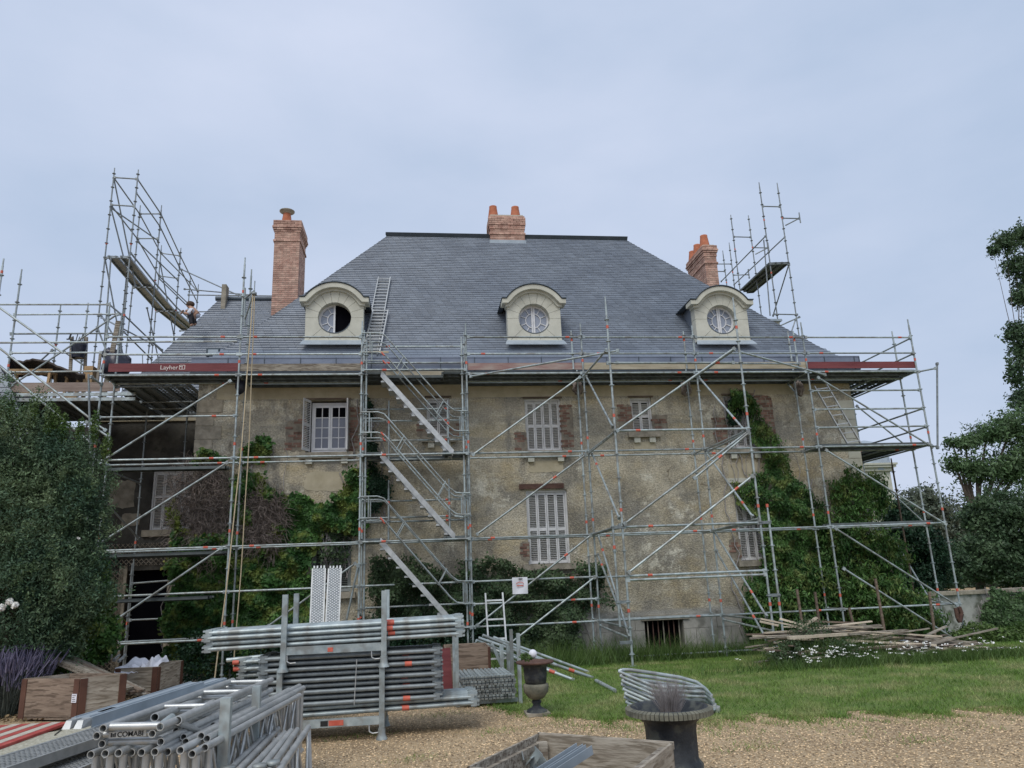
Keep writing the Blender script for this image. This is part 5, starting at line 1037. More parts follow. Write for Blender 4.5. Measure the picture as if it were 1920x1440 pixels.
# box and red board behind
def plybox(label, A, B, Cc, h, m, m2, rim=True, cor=.09, z0=0):
    A, B, Cc = Vector(A), Vector(B), Vector(Cc); A.z = B.z = Cc.z = z0; D = A+(Cc-B); t = thing('plywood_box', label, 'wooden box', (A+Cc)/2); up = Vector((0, 0, 1)); cs = [A, B, Cc, D]; cen = (A+Cc)/2
    for i in range(4):
        p, q = cs[i], cs[(i+1) % 4]; nrm = ((p+q)/2-cen); nrm.z = 0; nrm.normalize(); d = (q-p).normalized(); mb = MB(); th_ = .018; a_, b_ = p+d*.01, q-d*.01
        mb.hexa([a_, b_, b_-nrm*th_, a_-nrm*th_, a_+up*h, b_+up*h, b_-nrm*th_+up*h, a_-nrm*th_+up*h]); mb.build('side_panel', m if i % 2 == 0 else m2, t)
        for e, s_ in ((p, 1), (q, -1)): f = MB(); e1, e2 = e, e+d*s_*cor; f.hexa([e1+nrm*.004, e2+nrm*.004, e2+nrm*.014, e1+nrm*.014, e1+nrm*.004+up*h*.985, e2+nrm*.004+up*h*.985, e2+nrm*.014+up*h*.985, e1+nrm*.014+up*h*.985]); f.build('corner_strip', 'corner', t)
    MB().hexa([c_+up*.02 for c_ in cs]+[c_+up*.04 for c_ in cs]).build('bottom_panel', m, t); return t, cs
A = PG(34, 1352); B = PG(143, 1353); h = P(150, 1272, B.y).z; Cc = PZ(237, 1262, h); t1, cs1 = plybox('large plywood box with reddish brown corner strips and a small white paper label', A, B, Cc, h, 'plybrown', 'ply')
d_ = (Vector((B.x, B.y, 0))-Vector((A.x, A.y, 0))).normalized(); nr_ = Vector((d_.y, -d_.x, 0)); q = Vector((B.x, B.y, 0))-d_*.10+nr_*.02; lb = MB(); lb.hexa([q+Vector((0, 0, h*.42)), q+d_*.085+Vector((0, 0, h*.42)), q+d_*.085+nr_*.003+Vector((0, 0, h*.42)), q+nr_*.003+Vector((0, 0, h*.42)), q+Vector((0, 0, h*.63)), q+d_*.085+Vector((0, 0, h*.63)), q+d_*.085+nr_*.003+Vector((0, 0, h*.63)), q+nr_*.003+Vector((0, 0, h*.63))]); lbo = lb.build('paper_label', 'plasticwhite', t1)
mb = MB()
for k in range(4): z = h*(.45+k*.045); w_ = random.uniform(.03, .06); mb.hexa([q+d_*.012+nr_*.004+Vector((0, 0, z)), q+d_*(.012+w_)+nr_*.004+Vector((0, 0, z)), q+d_*(.012+w_)+nr_*.005+Vector((0, 0, z)), q+d_*.012+nr_*.005+Vector((0, 0, z)), q+d_*.012+nr_*.004+Vector((0, 0, z+.006)), q+d_*(.012+w_)+nr_*.004+Vector((0, 0, z+.006)), q+d_*(.012+w_)+nr_*.005+Vector((0, 0, z+.006)), q+d_*.012+nr_*.005+Vector((0, 0, z+.006))])
mb.build('print', 'black', lbo)
a = PG(212, 1312); b = PG(292, 1308); h2 = P(292, 1250, b.y).z; t2, cs2 = plybox('grey plywood box behind the large one, topped with white plastic sheeting', a, b, Vector(b)+Vector((.12, 1.0, 0)), h2, 'ply', 'ply')
# white plastic sheeting draped on that box
def crumple(name, label, cat, p0, p1, y0, y1, ztop, m, hgt, seed):
    mb = MB(); n, k = 22, 10
    for i in range(n+1):
        for j in range(k+1):
            u, v = i/n, j/k; x = p0+(p1-p0)*u; y = y0+(y1-y0)*v; e = min(u, 1-u, 1)*8; z = ztop+hgt*max(0, .3+mnoise.noise(Vector((u*2.2+.5, v*1.5, seed)))+.25*mnoise.noise(Vector((u*5, v*4, seed))))*min(1, e*.5+.2)
            if j == 0: z = ztop-.10-.05*mnoise.noise(Vector((u*6, 2, seed)))
            mb.v.append((x, y, z))
    mb.f = [(i*(k+1)+j, (i+1)*(k+1)+j, (i+1)*(k+1)+j+1, i*(k+1)+j+1) for i in range(n) for j in range(k)]; mb.sm = [True]*len(mb.f); return mb.build(name, m, label=label, cat=cat, origin=((p0+p1)/2, y0, ztop))
crumple('plastic_sheeting', 'crumpled white plastic sheet heaped on the back plywood box, left half', 'plastic sheet', cs2[0].x-.02, cs2[0].x+.38, a.y-.03, a.y+.6, h2+.01, 'plasticwhite', .12, 1); crumple('plastic_sheeting', 'crumpled white plastic sheet with a raised peak at the right of the back box', 'plastic sheet', cs2[0].x+.40, cs2[1].x-.02, a.y-.03, a.y+.6, h2+.01, 'plasticwhite', .26, 5)
for k, (px, py, qx, qy) in enumerate(((187, 1241, 200, 1224), (191, 1236, 208, 1221), (196, 1242, 212, 1228), (203, 1236, 222, 1219), (207, 1230, 214, 1226), (213, 1238, 224, 1228), (222, 1240, 235, 1228), (190, 1246, 205, 1233))):
    mb = MB().pipe_end(P(px, py, a.y+.1), P(qx, qy, a.y+.55), .022, 12); mb.tube(P(px, py, a.y+.1).lerp(P(qx, qy, a.y+.55), .1), P(px, py, a.y+.1).lerp(P(qx, qy, a.y+.55), .14), .035, 10); o = mb.build('screw_jack', 'alu', label='bright screw jack poking from the back box, '+ORD[k]+' from left', cat='screw jack', group='screw jacks in the back box', origin=tuple(P(px, py, a.y+.1)))
# old timbers slanting between the two boxes
for k in range(9):
    o_ = k % 5; l = k//5; p = P(103+o_*9, 1240-o_*1.5-l*5, 13.2+o_*.12); q = P(236+o_*11, 1296+o_*2-l*7, 12.5+o_*.14); q = p+(q-p)*random.uniform(.97, 1.05)
    MB().beam(p, q, .10, .035).build('old_timber', ('wood', 'wooddark', 'wood')[k % 3], label='weathered timber slanting down between the plywood boxes, '+ORD[o_]+(' from front, lower layer' if l == 0 else ' from front, upper layer'), cat='plank', group='old timbers between the boxes', origin=tuple(q))
# red and white boards on the ground
p0 = PZ(0, 1393, .03); p1 = PZ(100, 1358, .03); dd = (p1-p0).normalized(); sd_ = Vector((dd.y, -dd.x, 0))
for k in range(9):
    c = p0-sd_*(.13*(k-1)) ; e = p1-sd_*(.13*(k-1)); MB().beam(c-dd*1.2, e+dd*(.05+.02*(k % 3)), .118, .03).build('striped_board', 'redstripe' if k % 2 == 0 else 'whitestripe', label=('faded red' if k % 2 == 0 else 'dirty white')+' board on the ground before the large plywood box, '+ORD[k]+' strip from the right', cat='board', group='red boards on the ground' if k % 2 == 0 else 'white boards on the ground', origin=tuple(c))
MB().tube(PZ(103, 1378, .25), PZ(140, 1349, .5), .009, 6).build('steel_pin', 'iron', label='thin dark steel pin sticking out below the profile ends at left', cat='steel pin')
# perforated planks lower left
def perforated(label, a0, a1, w, z, rows=7, hollow=True, name='perforated_plank'):
    a0, a1 = Vector(a0), Vector(a1); d = (a1-a0).normalized(); s_ = Vector((d.y, -d.x, 0)); L = (a1-a0).length; t = thing(name, label, 'steel plank', a0); up = Vector((0, 0, 1)); mb = MB()
    def bx(u0, u1, v0, v1, z0, z1): c = lambda u, v, zz: a0+s_*u+d*v+up*zz; mb.hexa([c(u0, v0, z0), c(u1, v0, z0), c(u1, v1, z0), c(u0, v1, z0), c(u0, v0, z1), c(u1, v0, z1), c(u1, v1, z1), c(u0, v1, z1)])
    bx(0, .03, 0, L, -.07, .004); bx(w-.03, w, 0, L, -.07, .004); iw = (w-.06)/rows
    for r_ in range(rows+1): bx(.03+r_*iw-.005 if r_ else .0301, .03+r_*iw+.006 if r_ < rows else w-.0301, 0, L, -.006, 0)
    for q in range(int(L/.045)): bx(.031, w-.031, q*.05, q*.05+.015, -.0055, -.0005)
    mb.build('perforated_top', 'alu', t); m2 = MB(); mb = m2; bx(.005, w-.005, .01, L-.01, -.06, -.05); mb.build('bottom_sheet', 'iron', t); mb = MB(); bx(.0, w, L-.03, L, -.068, -.001); mb.build('end_cap', 'alu', t); return t
z = .55; a0 = PZ(0, 1418, z); a1 = PZ(198, 1357, z); d_ = (a1-a0).normalized(); w_ = .36; perforated('perforated aluminium plank with square holes lying lowest left beside the frames', a0-d_*1.8, a1, w_, z)
perforated('second perforated plank under the top one with its long edge showing', a0-d_*1.7+Vector((.30, -.16, -.12)), a1+Vector((.12, -.12, -.12)), w_, z); perforated('third perforated plank at the bottom of the plank stack', a0-d_*1.7+Vector((.36, -.22, -.24)), a1+Vector((.16, -.3, -.24)), w_, z)
sp_ = thing('timber_bearer', 'timber bearers under the perforated planks', 'bearer', a0-Vector((0, 0, .5))); 
for t_ in (-.6, .8): c = a0+d_*t_; MB().box(c.x-.1, c.x+.55, c.y-.05, c.y+.05, 0, z-.31).build('bearer_block', 'wood', sp_)
# long aluminium profiles on top
for i, (n0, n1, lab) in enumerate((((137, 1352), (368, 1280), 'left'), ((190, 1344), (412, 1273), 'middle'), ((222, 1351), (430, 1281), 'right'))):
    zz = .86-.035*i; a = PZ(*n0, zz); b = PZ(*n1, zz); t = thing('steel_deck_plank', '%s of the three long galvanised planks with hooked ends on the frame pile' % lab, 'steel plank', a); d = (b-a).normalized(); s_ = Vector((d.y, -d.x, 0)); w2 = .075
    c = lambda u, v, zz: a+s_*u+d*v+Vector((0, 0, zz)); L = (b-a).length
    mb = MB(); mb.hexa([c(-w2, .1, 0), c(w2, .1, 0), c(w2, L, 0), c(-w2, L, 0), c(-w2, .1, .006), c(w2, .1, .006), c(w2, L, .006), c(-w2, L, .006)]); mb.hexa([c(w2-.004, .1, -.065), c(w2, .1, -.065), c(w2, L, -.065), c(w2-.004, L, -.065), c(w2-.004, .1, -.001), c(w2, .1, -.001), c(w2, L, -.001), c(w2-.004, L, -.001)]); mb.hexa([c(-w2, .1, -.065), c(-w2+.004, .1, -.065), c(-w2+.004, L, -.065), c(-w2, L, -.065), c(-w2, .1, -.001), c(-w2+.004, .1, -.001), c(-w2+.004, L, -.001), c(-w2, L, -.001)])
    mb.hexa([c(w2-.001, .1, -.065), c(w2+.02, .1, -.065), c(w2+.02, L, -.065), c(w2-.001, L, -.065), c(w2-.001, .1, -.059), c(w2+.02, .1, -.059), c(w2+.02, L, -.059), c(w2-.001, L, -.059)]); [mb.hexa([c(u-.006, .1, .006), c(u+.006, .1, .006), c(u+.006, L, .006), c(u-.006, L, .006), c(u-.004, .1, .014), c(u+.004, .1, .014), c(u+.004, L, .014), c(u-.004, L, .014)]) for u in (-.05, .05)]; mb.build('profile', 'zinclight', t)
    mb = MB(); mb.hexa([c(-.02, .32, .007), c(.05, .32, .007), c(.05, .50, .007), c(-.02, .50, .007), c(-.02, .32, .008), c(.05, .32, .008), c(.05, .50, .008), c(-.02, .50, .008)]); mb.build('slot', 'dark', t)
    for u in (-.04, .04): mb = MB(); mb.hexa([c(u-.028, -.01, -.05), c(u+.028, -.01, -.05), c(u+.03, .12, -.05), c(u-.03, .12, -.05), c(u-.02, .02, .0), c(u+.02, .02, .0), c(u+.03, .12, .005), c(u-.03, .12, .005)]); mb.build('hook', 'alu', t)
# standing lattice frames, tube ends towards the viewer
DV = Vector((.125, 1, 0)).normalized(); YN = 5.3
def lattice(label, p, L=2.15, h=.62, r=.0245, group='lattice frames standing on edge', sticker=False, post_in=.07):
    p = Vector(p); t = thing('lattice_frame', label, 'scaffold frame', (p.x, p.y, p.z-h), group); q = p+DV*L; dn = Vector((0, 0, -h)); mb = MB().pipe_end(p, q, r, 14); mb.build('top_tube', 'alu', t)
    MB().pipe_end(p+dn, q+dn, r, 12).build('bottom_tube', 'alu', t); a_ = p+DV*post_in; MB().tube(a_+Vector((0, 0, -.02)), a_+dn, r*.98, 10).build('end_post', 'alu', t); b_ = q-DV*.07; MB().tube(b_, b_+dn, r*.95, 8).build('end_post', 'alu', t); k = 6; z = MB(); x0_ = a_+DV*.05
    for i in range(k): u, v = x0_+DV*((L-.25)*i/k), x0_+DV*((L-.25)*(i+1)/k); z.tube(u+(Vector((0, 0, -.02)) if i % 2 == 0 else dn), v+(dn if i % 2 == 0 else Vector((0, 0, -.02))), .011, 6)
    z.build('lacing', 'alu', t)
    if sticker: c = a_+Vector((-.012, -r-.001, -.14)); s2 = MB().box(c.x-.003, c.x+.028, c.y-.001, c.y+.002, c.z-.09, c.z).build('sticker', 'alu', t); text('COMABI', .03, 'black', (c.x+.003, c.y-.004, c.z-.005), (0, 0, -1), (1, 0, 0), s2, bold=True)
    return t
ends = [(170, 1415), (197, 1413), (222, 1412), (246, 1411), (265, 1411), (290, 1410), (314, 1410), (338, 1407), (360, 1414), (384, 1402)]
for i, (x, y) in enumerate(ends): lattice('silver lattice frame standing on edge, open tube end forward, '+('leftmost of the row' if i == 0 else ORD[i]+' from the left'), P(x, y, YN+(.1 if i % 3 == 0 else 0)), sticker=i in (1, 3, 5, 7, 9))
for i, (x, y) in enumerate(((348, 1391), (377, 1380), (388, 1385))): lattice(('silver lattice frame end above the row, left of the square post', 'raised lattice frame just behind the square post', 'lattice frame nearest the square post in the second layer')[i], P(x, y, 5.55), h=.55, L=2.3)
# flat H frames lying on top
for i, (l, r_, lab) in enumerate((((193, 1366), (300, 1363), 'topmost'), ((181, 1380), (285, 1376), 'middle'), ((191, 1395), (301, 1391), 'lowest'))):
    a, b = P(*l, 5.3+.04*i), P(*r_, 5.3+.04*i); t = thing('flat_frame', '%s of the three frames lying flat on the standing row%s' % (lab, ', with black lettering' if i == 1 else ''), 'scaffold frame', a)
    for e in (a, b): MB().pipe_end(e, e+DV*2.2, .0245, 14).build('long_tube', 'alu', t)
    ct = MB().tube(a+DV*.05+Vector((.02, 0, 0)), b+DV*.05-Vector((.02, 0, 0)), .0245, 12).build('cross_tube', 'alu', t)
    for k in (.8, 1.5, 2.1): MB().tube(a+DV*k, b+DV*k, .018, 8).build('rung', 'alu', t)
    if i == 1:
        c = a+DV*.05; x0_ = a.x+.065; y_ = min(a.y, b.y)+.05-.0275; zc_ = (a.z+b.z)/2; dz_ = (b.z-a.z)/(b.x-a.x); pl = MB().hexa([(x0_, y_-.001, zc_-.019), (x0_+.225, y_-.001, zc_-.019), (x0_+.225, y_+.003, zc_-.019), (x0_, y_+.003, zc_-.019), (x0_, y_-.001, zc_+.019), (x0_+.225, y_-.001, zc_+.019), (x0_+.225, y_+.003, zc_+.019), (x0_, y_+.003, zc_+.019)]).build('name_plate', 'alu', ct)
        text('COMABI', .042, 'black', (x0_+.05, y_-.003, zc_-.013), (1, 0, 0), (0, 0, 1), pl, bold=True); MB().box(x0_+.012, x0_+.02, y_-.004, y_-.001, zc_-.012, zc_+.012).box(x0_+.024, x0_+.03, y_-.004, y_-.001, zc_-.012, zc_+.006).box(x0_+.034, x0_+.042, y_-.004, y_-.001, zc_-.012, zc_+.012).build('emblem', 'black', pl)
for i, (a, b, r_, lab) in enumerate(((P(290, 1345, 5.6), P(424, 1294, 7.9), .028, 'thick silver tube above the flat frames, reaching back to the right'), (P(333, 1351, 5.5), P(428, 1303, 7.6), .028, 'silver tube right of the thick one, pointing at the square post'), (P(336, 1354, 5.6), P(376, 1374, 5.9), .022, 'short tube crossing downward at the right of the flat frames'), (P(330, 1370, 5.7), P(430, 1318, 7.4), .022, 'silver tube third from the top on the frame pile'), (P(344, 1382, 5.6), P(436, 1330, 7.4), .022, 'lowest loose silver tube reaching the square post'), (P(352, 1376, 5.9), P(450, 1325, 7.5), .022, 'loose tube ending beyond the square post'), (P(395, 1372, 6.1), P(462, 1318, 7.9), .024, 'tube passing between the two square posts'), (P(400, 1360, 6.1), P(480, 1328, 7.3), .024, 'thick tube ending at the farther square post'))):
    MB().pipe_end(a, b, r_, 14).build('loose_tube', 'alu', label=lab, cat='tube', origin=tuple(a))
MB().tube(P(300, 1363, 5.35), P(322, 1345, 5.7), .026, 12).build('swivel_coupler', 'galv', label='scaffold coupler clamped where tubes meet above the flat frames', cat='coupler')
fp = thing('frame_pallet', 'steel pallet with tall square posts holding the lattice frames', 'steel pallet', P(425, 1440, 5.9)*1)
for (tx, ty, bx_, by_, Y, w_) in ((425, 1308, 416, 1450, 5.7, .068), (482, 1286, 474, 1400, 6.6, .062)): a, b = P(tx, ty, Y), P(bx_, by_, Y); MB().box(a.x-w_/2, a.x+w_/2, Y-w_/2, Y+w_/2, 0.0, a.z).build('stanchion', 'galv', fp)
a, b = P(425, 1440, 5.7), P(480, 1400, 6.6); MB().beam((a.x, 5.75, .15), (b.x, 6.55, .15), .06, .1).build('base_rail', 'galv', fp); MB().beam((a.x-1.2, 5.7, .12), (a.x, 5.7, .12), .06, .08).build('base_rail', 'galv', fp)
for i, (fx, fy, nx_, ny_) in enumerate(((504, 1374, 428, 1446), (521, 1367, 446, 1446), (533, 1375, 462, 1450), (545, 1371, 478, 1455), (557, 1369, 500, 1452), (578, 1364, 520, 1450))):
    z = .52; f_, n_ = PZ(fx, fy, z), PZ(nx_, ny_, z); t = thing('lattice_frame', ('leftmost', 'second', 'third', 'fourth', 'fifth', 'rightmost')[i]+' frame of the right foreground group, its tube rising from the photo\'s bottom edge', 'scaffold frame', (f_.x, f_.y, 0), 'frames in the right foreground group'); dn = Vector((.04, -.06, -.5))
    MB().tube(n_, f_, .0245, 12).build('top_tube', 'alu', t); MB().tube(f_+Vector((0, 0, -.01)), f_+dn, .022, 10).build('end_post', 'alu', t); MB().tube(n_+dn, f_+dn, .022, 8).build('bottom_tube', 'alu', t); m_ = MB()
    for k in range(5): u = n_.lerp(f_, k/5); v = n_.lerp(f_, (k+1)/5); m_.tube(u+(Vector((0, 0, 0)) if k % 2 else dn), v+(dn if k % 2 else Vector((0, 0, 0))), .012, 6)
    m_.build('lacing', 'alu', t)
for i, (px, py) in enumerate(((428, 1440), (486, 1436), (512, 1430))): MB().lathe([(.0, -.012), (.045, -.012), (.048, 0), (.045, .012), (0, .012)], PZ(px, py, .56), 12).build('wheel_coupler', 'galv', label=('left', 'middle', 'right')[i]+' round rosette coupler on the right foreground frames', cat='coupler')

# ------------------------------------------------------------------ open crate, bottom centre
zc_ = .5; A, B, D = PZ(1008, 1375, zc_), PZ(1262, 1393, zc_), PZ(875, 1438, zc_); Cc = B+(D-A); ct = thing('open_crate', 'open weathered wooden crate holding steel brackets at the bottom of the photo', 'crate', ((A.x+Cc.x)/2, (A.y+Cc.y)/2, 0)); cen = (A+Cc)/2
def wallp(p, q, z0, z1, th, m, nm, inset=0):
    p, q = Vector((p.x, p.y, 0)), Vector((q.x, q.y, 0)); n_ = (cen-(p+q)/2); n_.z = 0; n_.normalize(); p, q = p+n_*inset, q+n_*inset; u = Vector((0, 0, 1)); MB().hexa([p+u*z0, q+u*z0, q+n_*th+u*z0, p+n_*th+u*z0, p+u*z1, q+u*z1, q+n_*th+u*z1, p+n_*th+u*z1]).build(nm, m, ct)
wallp(A, B, 0, .5, .02, 'ply', 'side_panel'); wallp(A, B, .455, .505, .022, 'ply', 'top_batten', -.023); wallp(A, D, 0, .34, .02, 'wood', 'side_panel'); wallp(A, D, .345, .50, .02, 'wood', 'side_panel'); wallp(A.lerp(D, .06), A.lerp(D, .86), .30, .45, .035, 'wood', 'batten', .022); wallp(B, Cc, 0, .5, .02, 'ply', 'side_panel'); wallp(B.lerp(Cc, .1), Cc, .40, .49, .045, 'wood', 'batten', .022); wallp(D, Cc, 0, .5, .02, 'wood', 'side_panel')
for p, w_ in ((A, .085), (B, .08), (Cc, .08), (D, .08)):
    c = p+(cen-p)*.1; c = Vector((c.x, c.y, 0)); MB().box(c.x-w_/2, c.x+w_/2, c.y-w_/2, c.y+w_/2, .02, .455).build('corner_post', 'wood', ct)
MB().hexa([Vector((c.x, c.y, .03)) for c in (A, D, Cc, B)]+[Vector((c.x, c.y, .05)) for c in (A, D, Cc, B)]).build('bottom_panel', 'wood', ct)
for i, (x0_, x1_) in enumerate(((1088, 1010), (1105, 1032))):
    p, q = PZ(x0_, 1402+i*3, .50), PZ(x1_, 1452, .42); t = thing('channel_rail', ('left' if i == 0 else 'right')+' of two pale steel channels standing up inside the open crate', 'steel channel', q); d = (q-p).normalized(); s_ = d.cross(Vector((0, 0, 1))).normalized(); u = s_.cross(d).normalized(); L = 1.1
    for sg in (-1, 1): MB().beam(p+s_*sg*.028, p+s_*sg*.028+d*L, .005, .06, up=u).build('flange', 'zinclight', t)
    MB().beam(p-u*.028, p-u*.028+d*L, .056, .004, up=u).build('web', 'galv_dark', t)
for i, (px, py, qx, qy) in enumerate(((955, 1420, 975, 1446), (985, 1412, 1012, 1446), (1000, 1418, 975, 1450), (968, 1426, 945, 1448))):
    p, q = PZ(px, py, .40), PZ(qx, qy, .28); mb = MB().beam(p, q, .12, .01).beam(p+Vector((.05, 0, .03)), q+Vector((.05, 0, .03)), .01, .06); mb.build('steel_bracket', 'galv', label='grey steel bracket lying in the open crate, '+['between the others', 'nearest the channel rails', 'second from the channel rails', 'nearest the left wall'][i], cat='bracket', group='brackets in the crate', origin=tuple(q))

# ------------------------------------------------------------------ urns
uc = P(1254, 1328, 6.35); ux, uy = uc.x, 6.35; ur = thing('iron_urn', 'large dark cast-iron garden urn with wide beaded rim and a dead lavender, at right', 'urn', (ux, uy, 0)); zr = uc.z
MB().lathe([(.0, .04), (.17, .04), (.20, .06), (.235, .13), (.24, .19), (.215, .22), (.205, .24), (.205, zr-.16), (.215, zr-.1), (.26, zr-.06), (.33, zr-.035)], (ux, uy, 0), 40).build('bowl', 'iron', ur)
MB().lathe([(.12, 0), (.19, 0), (.19, .045), (.1, .045)], (ux, uy, 0), 32).build('foot', 'iron', ur)
rm = MB(); n = 60; R = .355
for k in range(n): t = 2*math.pi*k/n; t2 = t+2*math.pi/n*.82; rm.hexa([(ux+(R-.045)*math.cos(t), uy+(R-.045)*math.sin(t), zr-.02), (ux+R*math.cos(t), uy+R*math.sin(t), zr-.035), (ux+R*math.cos(t2), uy+R*math.sin(t2), zr-.035), (ux+(R-.045)*math.cos(t2), uy+(R-.045)*math.sin(t2), zr-.02), (ux+(R-.04)*math.cos(t), uy+(R-.04)*math.sin(t), zr+.02), (ux+(R+.0)*math.cos(t), uy+R*math.sin(t), zr+.006), (ux+R*math.cos(t2), uy+R*math.sin(t2), zr+.006), (ux+(R-.04)*math.cos(t2), uy+(R-.04)*math.sin(t2), zr+.02)])
rm.build('beaded_rim', 'urnbelly', ur, kind='stuff'); MB().lathe([(.32, -.035), (R-.01, -.03), (R-.015, .0), (R-.05, .022), (.28, .012), (.26, -.02), (.2, -.07)], (ux, uy, zr), 44).build('rim', 'iron', ur); MB().lathe([(.0, -.05), (.15, -.055), (.24, -.06)], (ux, uy, zr), 24).build('soil', 'rust', ur)
def spiky(name, label, c, n, L, spread, m, tip=None, base_r=.08, r=.0022, parent=None):
    c = Vector(c); t = thing(name, label, 'plant', c); V = []; tips = []
    mb = MB()
    for k in range(n):
        a = random.uniform(0, 6.28); rr_ = random.uniform(0, base_r); p = c+Vector((math.cos(a)*rr_, math.sin(a)*rr_, 0)); l = L*random.uniform(.55, 1.1); d = Vector((math.cos(a)*spread*random.random(), math.sin(a)*spread*random.random(), 1)).normalized(); q = p+d*l*.6; e = q+(d+Vector((random.uniform(-.35, .35), random.uniform(-.35, .35), 0))).normalized()*l*.4; mb.tube(p, q, r, 3, r*.8, caps=False); mb.tube(q, e, r*.8, 3, r*.3, caps=False); tips.append((q.lerp(e, .4), e))
    mb.build('stems', m, t, kind='stuff')
    if tip: tb_ = MB(); [tb_.tube(a_, b_, r*3, 4, r*1.5, caps=False) for a_, b_ in tips]; tb_.build('flower_spikes', tip, t, kind='stuff')
spiky('dead_lavender', 'dry leafless lavender bush growing in the large right urn', (ux+.02, uy+.02, zr-.05), 420, .30, .75, 'twig', base_r=.07, r=.0016)
u2 = Vector((P(1007, 1338, 10.0).x, 10.0, 0)); t = thing('iron_urn', 'slender dark iron urn with flat rusty rim and a glass globe, on the lawn edge', 'urn', u2)
MB().lathe([(.0, .36), (.10, .36), (.135, .38), (.145, .45), (.15, .56), (.175, .605), (.21, .62)], u2, 28).build('bowl', 'iron', t); MB().lathe([(.12, .60), (.235, .612), (.245, .625), (.24, .64), (.19, .645), (.14, .62), (.1, .58)], u2, 28).build('rim', 'rust', t)
MB().lathe([(.04, .175), (.10, .20), (.155, .27), (.165, .34), (.155, .365), (.13, .37)], u2, 28).build('belly', 'urnbelly', t); MB().lathe([(.135, .03), (.12, .06), (.06, .09), (.045, .12), (.065, .15), (.05, .18)], u2, 24).build('stem', 'iron', t); MB().box(u2.x-.15, u2.x+.15, u2.y-.15, u2.y+.15, 0, .035).build('plinth', 'stoneold', t)
gl = MB().lathe([(.055*math.sin(a), -.055*math.cos(a)) for a in np.linspace(0, math.pi, 13)], P(999, 1226, 9.95), 16).build('glass_globe', 'plasticwhite', label='small pale glass globe resting in the slender urn', cat='globe', origin=tuple(P(999, 1226, 9.95)-Vector((0, 0, .055))))
V, T = leaves(blob_points(220, [(tuple(P(988, 1232, 9.95)), (.09, .07, .05))])[0], .03); npmesh('urn_seedling', V, T, 'weed', label='small green seedling growing beside the globe in the slender urn', cat='plant')
# ------------------------------------------------------------------ stair handrails stacked on the lawn
for i in range(9):
    yo = 9.35+.05*i; zo = .40-.048*i*.9; g = lambda x, y: P(x, y+i*8.2, 9.5)
    pts = [g(1160, 1259), g(1166, 1256), g(1182, 1256), g(1225, 1262), g(1275, 1270), g(1306, 1279), g(1322, 1291), g(1334, 1305)]; pts = [Vector((p.x+.012*i, p.y-.03*(i % 3), max(.04, p.z))) for p in pts]
    t = thing('stacked_handrail', 'bent stair handrail stacked on the lawn behind the urn, '+('topmost' if i == 0 else ORD[i]+' from the top'), 'handrail', (pts[0].x, pts[0].y, 0), 'handrails stacked on the lawn'); MB().path(pts, .021, 10).build('bent_tube', 'galv', t)
    q = [p+Vector((.05, .45, -.0)) for p in (pts[0], pts[3], pts[5])]; MB().path([pts[0]]+[Vector((pts[0].x+.3, 9.15, max(.04, pts[0].z-.13))), Vector((pts[0].x+.45, 9.05, max(.05, pts[0].z-.15)))], .018, 8).build('side_arm', 'galv', t); e = pts[-1]; MB().beam(e, e+Vector((-.05, -.1, -.01)), .04, .05).build('end_claw', 'alu', t); a_ = pts[5]+Vector((-.02, -.22, -.03)); MB().path([Vector((pts[0].x+.32, 9.12, max(.04, pts[0].z-.13))), Vector((a_.x, a_.y, max(.045, a_.z))), e], .017, 8).build('lower_tube', 'galv', t)
# ------------------------------------------------------------------ leaning tubes, small ladder, box and boards
def leaning(p, q, r, label, m='galv', band=True, name='leaning_tube', group=None):
    t = MB().tube(p, q, r, 10).beam(q, q+(Vector(q)-Vector(p)).normalized()*.05, .03, .05).build(name, m, label=label, cat='steel tube', group=group, origin=tuple(q))
    if band: d = (Vector(q)-Vector(p)).normalized(); c = Vector(q)-d*.35; MB().tube(c-d*.05, c+d*.05, r+.003, 10).build('red_band', 'red', t)
for i, (a, b) in enumerate((((897, 1196), (1108, 1273)), ((905, 1191), (1088, 1268)), ((893, 1201), (1040, 1262)), ((900, 1208), (1072, 1277)), ((915, 1200), (1060, 1256)), ((890, 1207), (1005, 1262)), ((925, 1195), (1100, 1262)))): leaning(P(*a, 13.3+i*.1), PG(*b)+Vector((0, 0, .03)), .027, 'steel tube sloping to the lawn behind the slender urn, reaching the grass '+ORD[[6, 4, 1, 3, 2, 0, 5][i]]+' from left', group='tubes sloping to the lawn', band=i in (0, 3, 5))
leaning(PG(1118, 1280)+Vector((0, 0, .03)), PG(1153, 1299)+Vector((0, 0, .03)), .03, 'last tube lying flat in the grass left of the handrail stack', band=False)
ts = thing('tube_stand', 'small steel stand with braced posts carrying the sloping tubes', 'stand', PG(950, 1275))
for x in (942, 955): a = P(x, 1274, 12.2); b = P(x, 1208, 12.2); MB().box(a.x-.03, a.x+.03, 12.17, 12.23, -.02, b.z).build('post', 'galv', ts)
MB().beam(P(922, 1206, 12.3), P(952, 1276, 12.3), .045, .045).build('brace', 'galv', ts)
lx0 = PG(932, 1262); ladder('short_ladder', 'short narrow pale ladder standing against the lower scaffold rail', P(936, 1258, 14.2), P(926, 1112, 14.6), .33, (1, 0, 0), 4, pr=.02)
a, b = P(836, 1298, 12.4), P(918, 1212, 12.4); plybox('brown plywood box standing behind the rack beside the red board', (a.x, 12.4, 0), (b.x, 12.4, 0), (b.x, 13.2, 0), b.z, 'plybrown', 'plybrown', cor=.03)
a, b = P(845, 1300, 11.9), P(829, 1216, 11.9); MB().beam((a.x-.04, 11.9, .02), (b.x+.05, 11.95, b.z), .15, .035, up=(0, 1, 0)).build('red_board', 'redboard', label='dark red toe board stood upright beside the rack', cat='board', origin=(a.x, 11.9, 0))
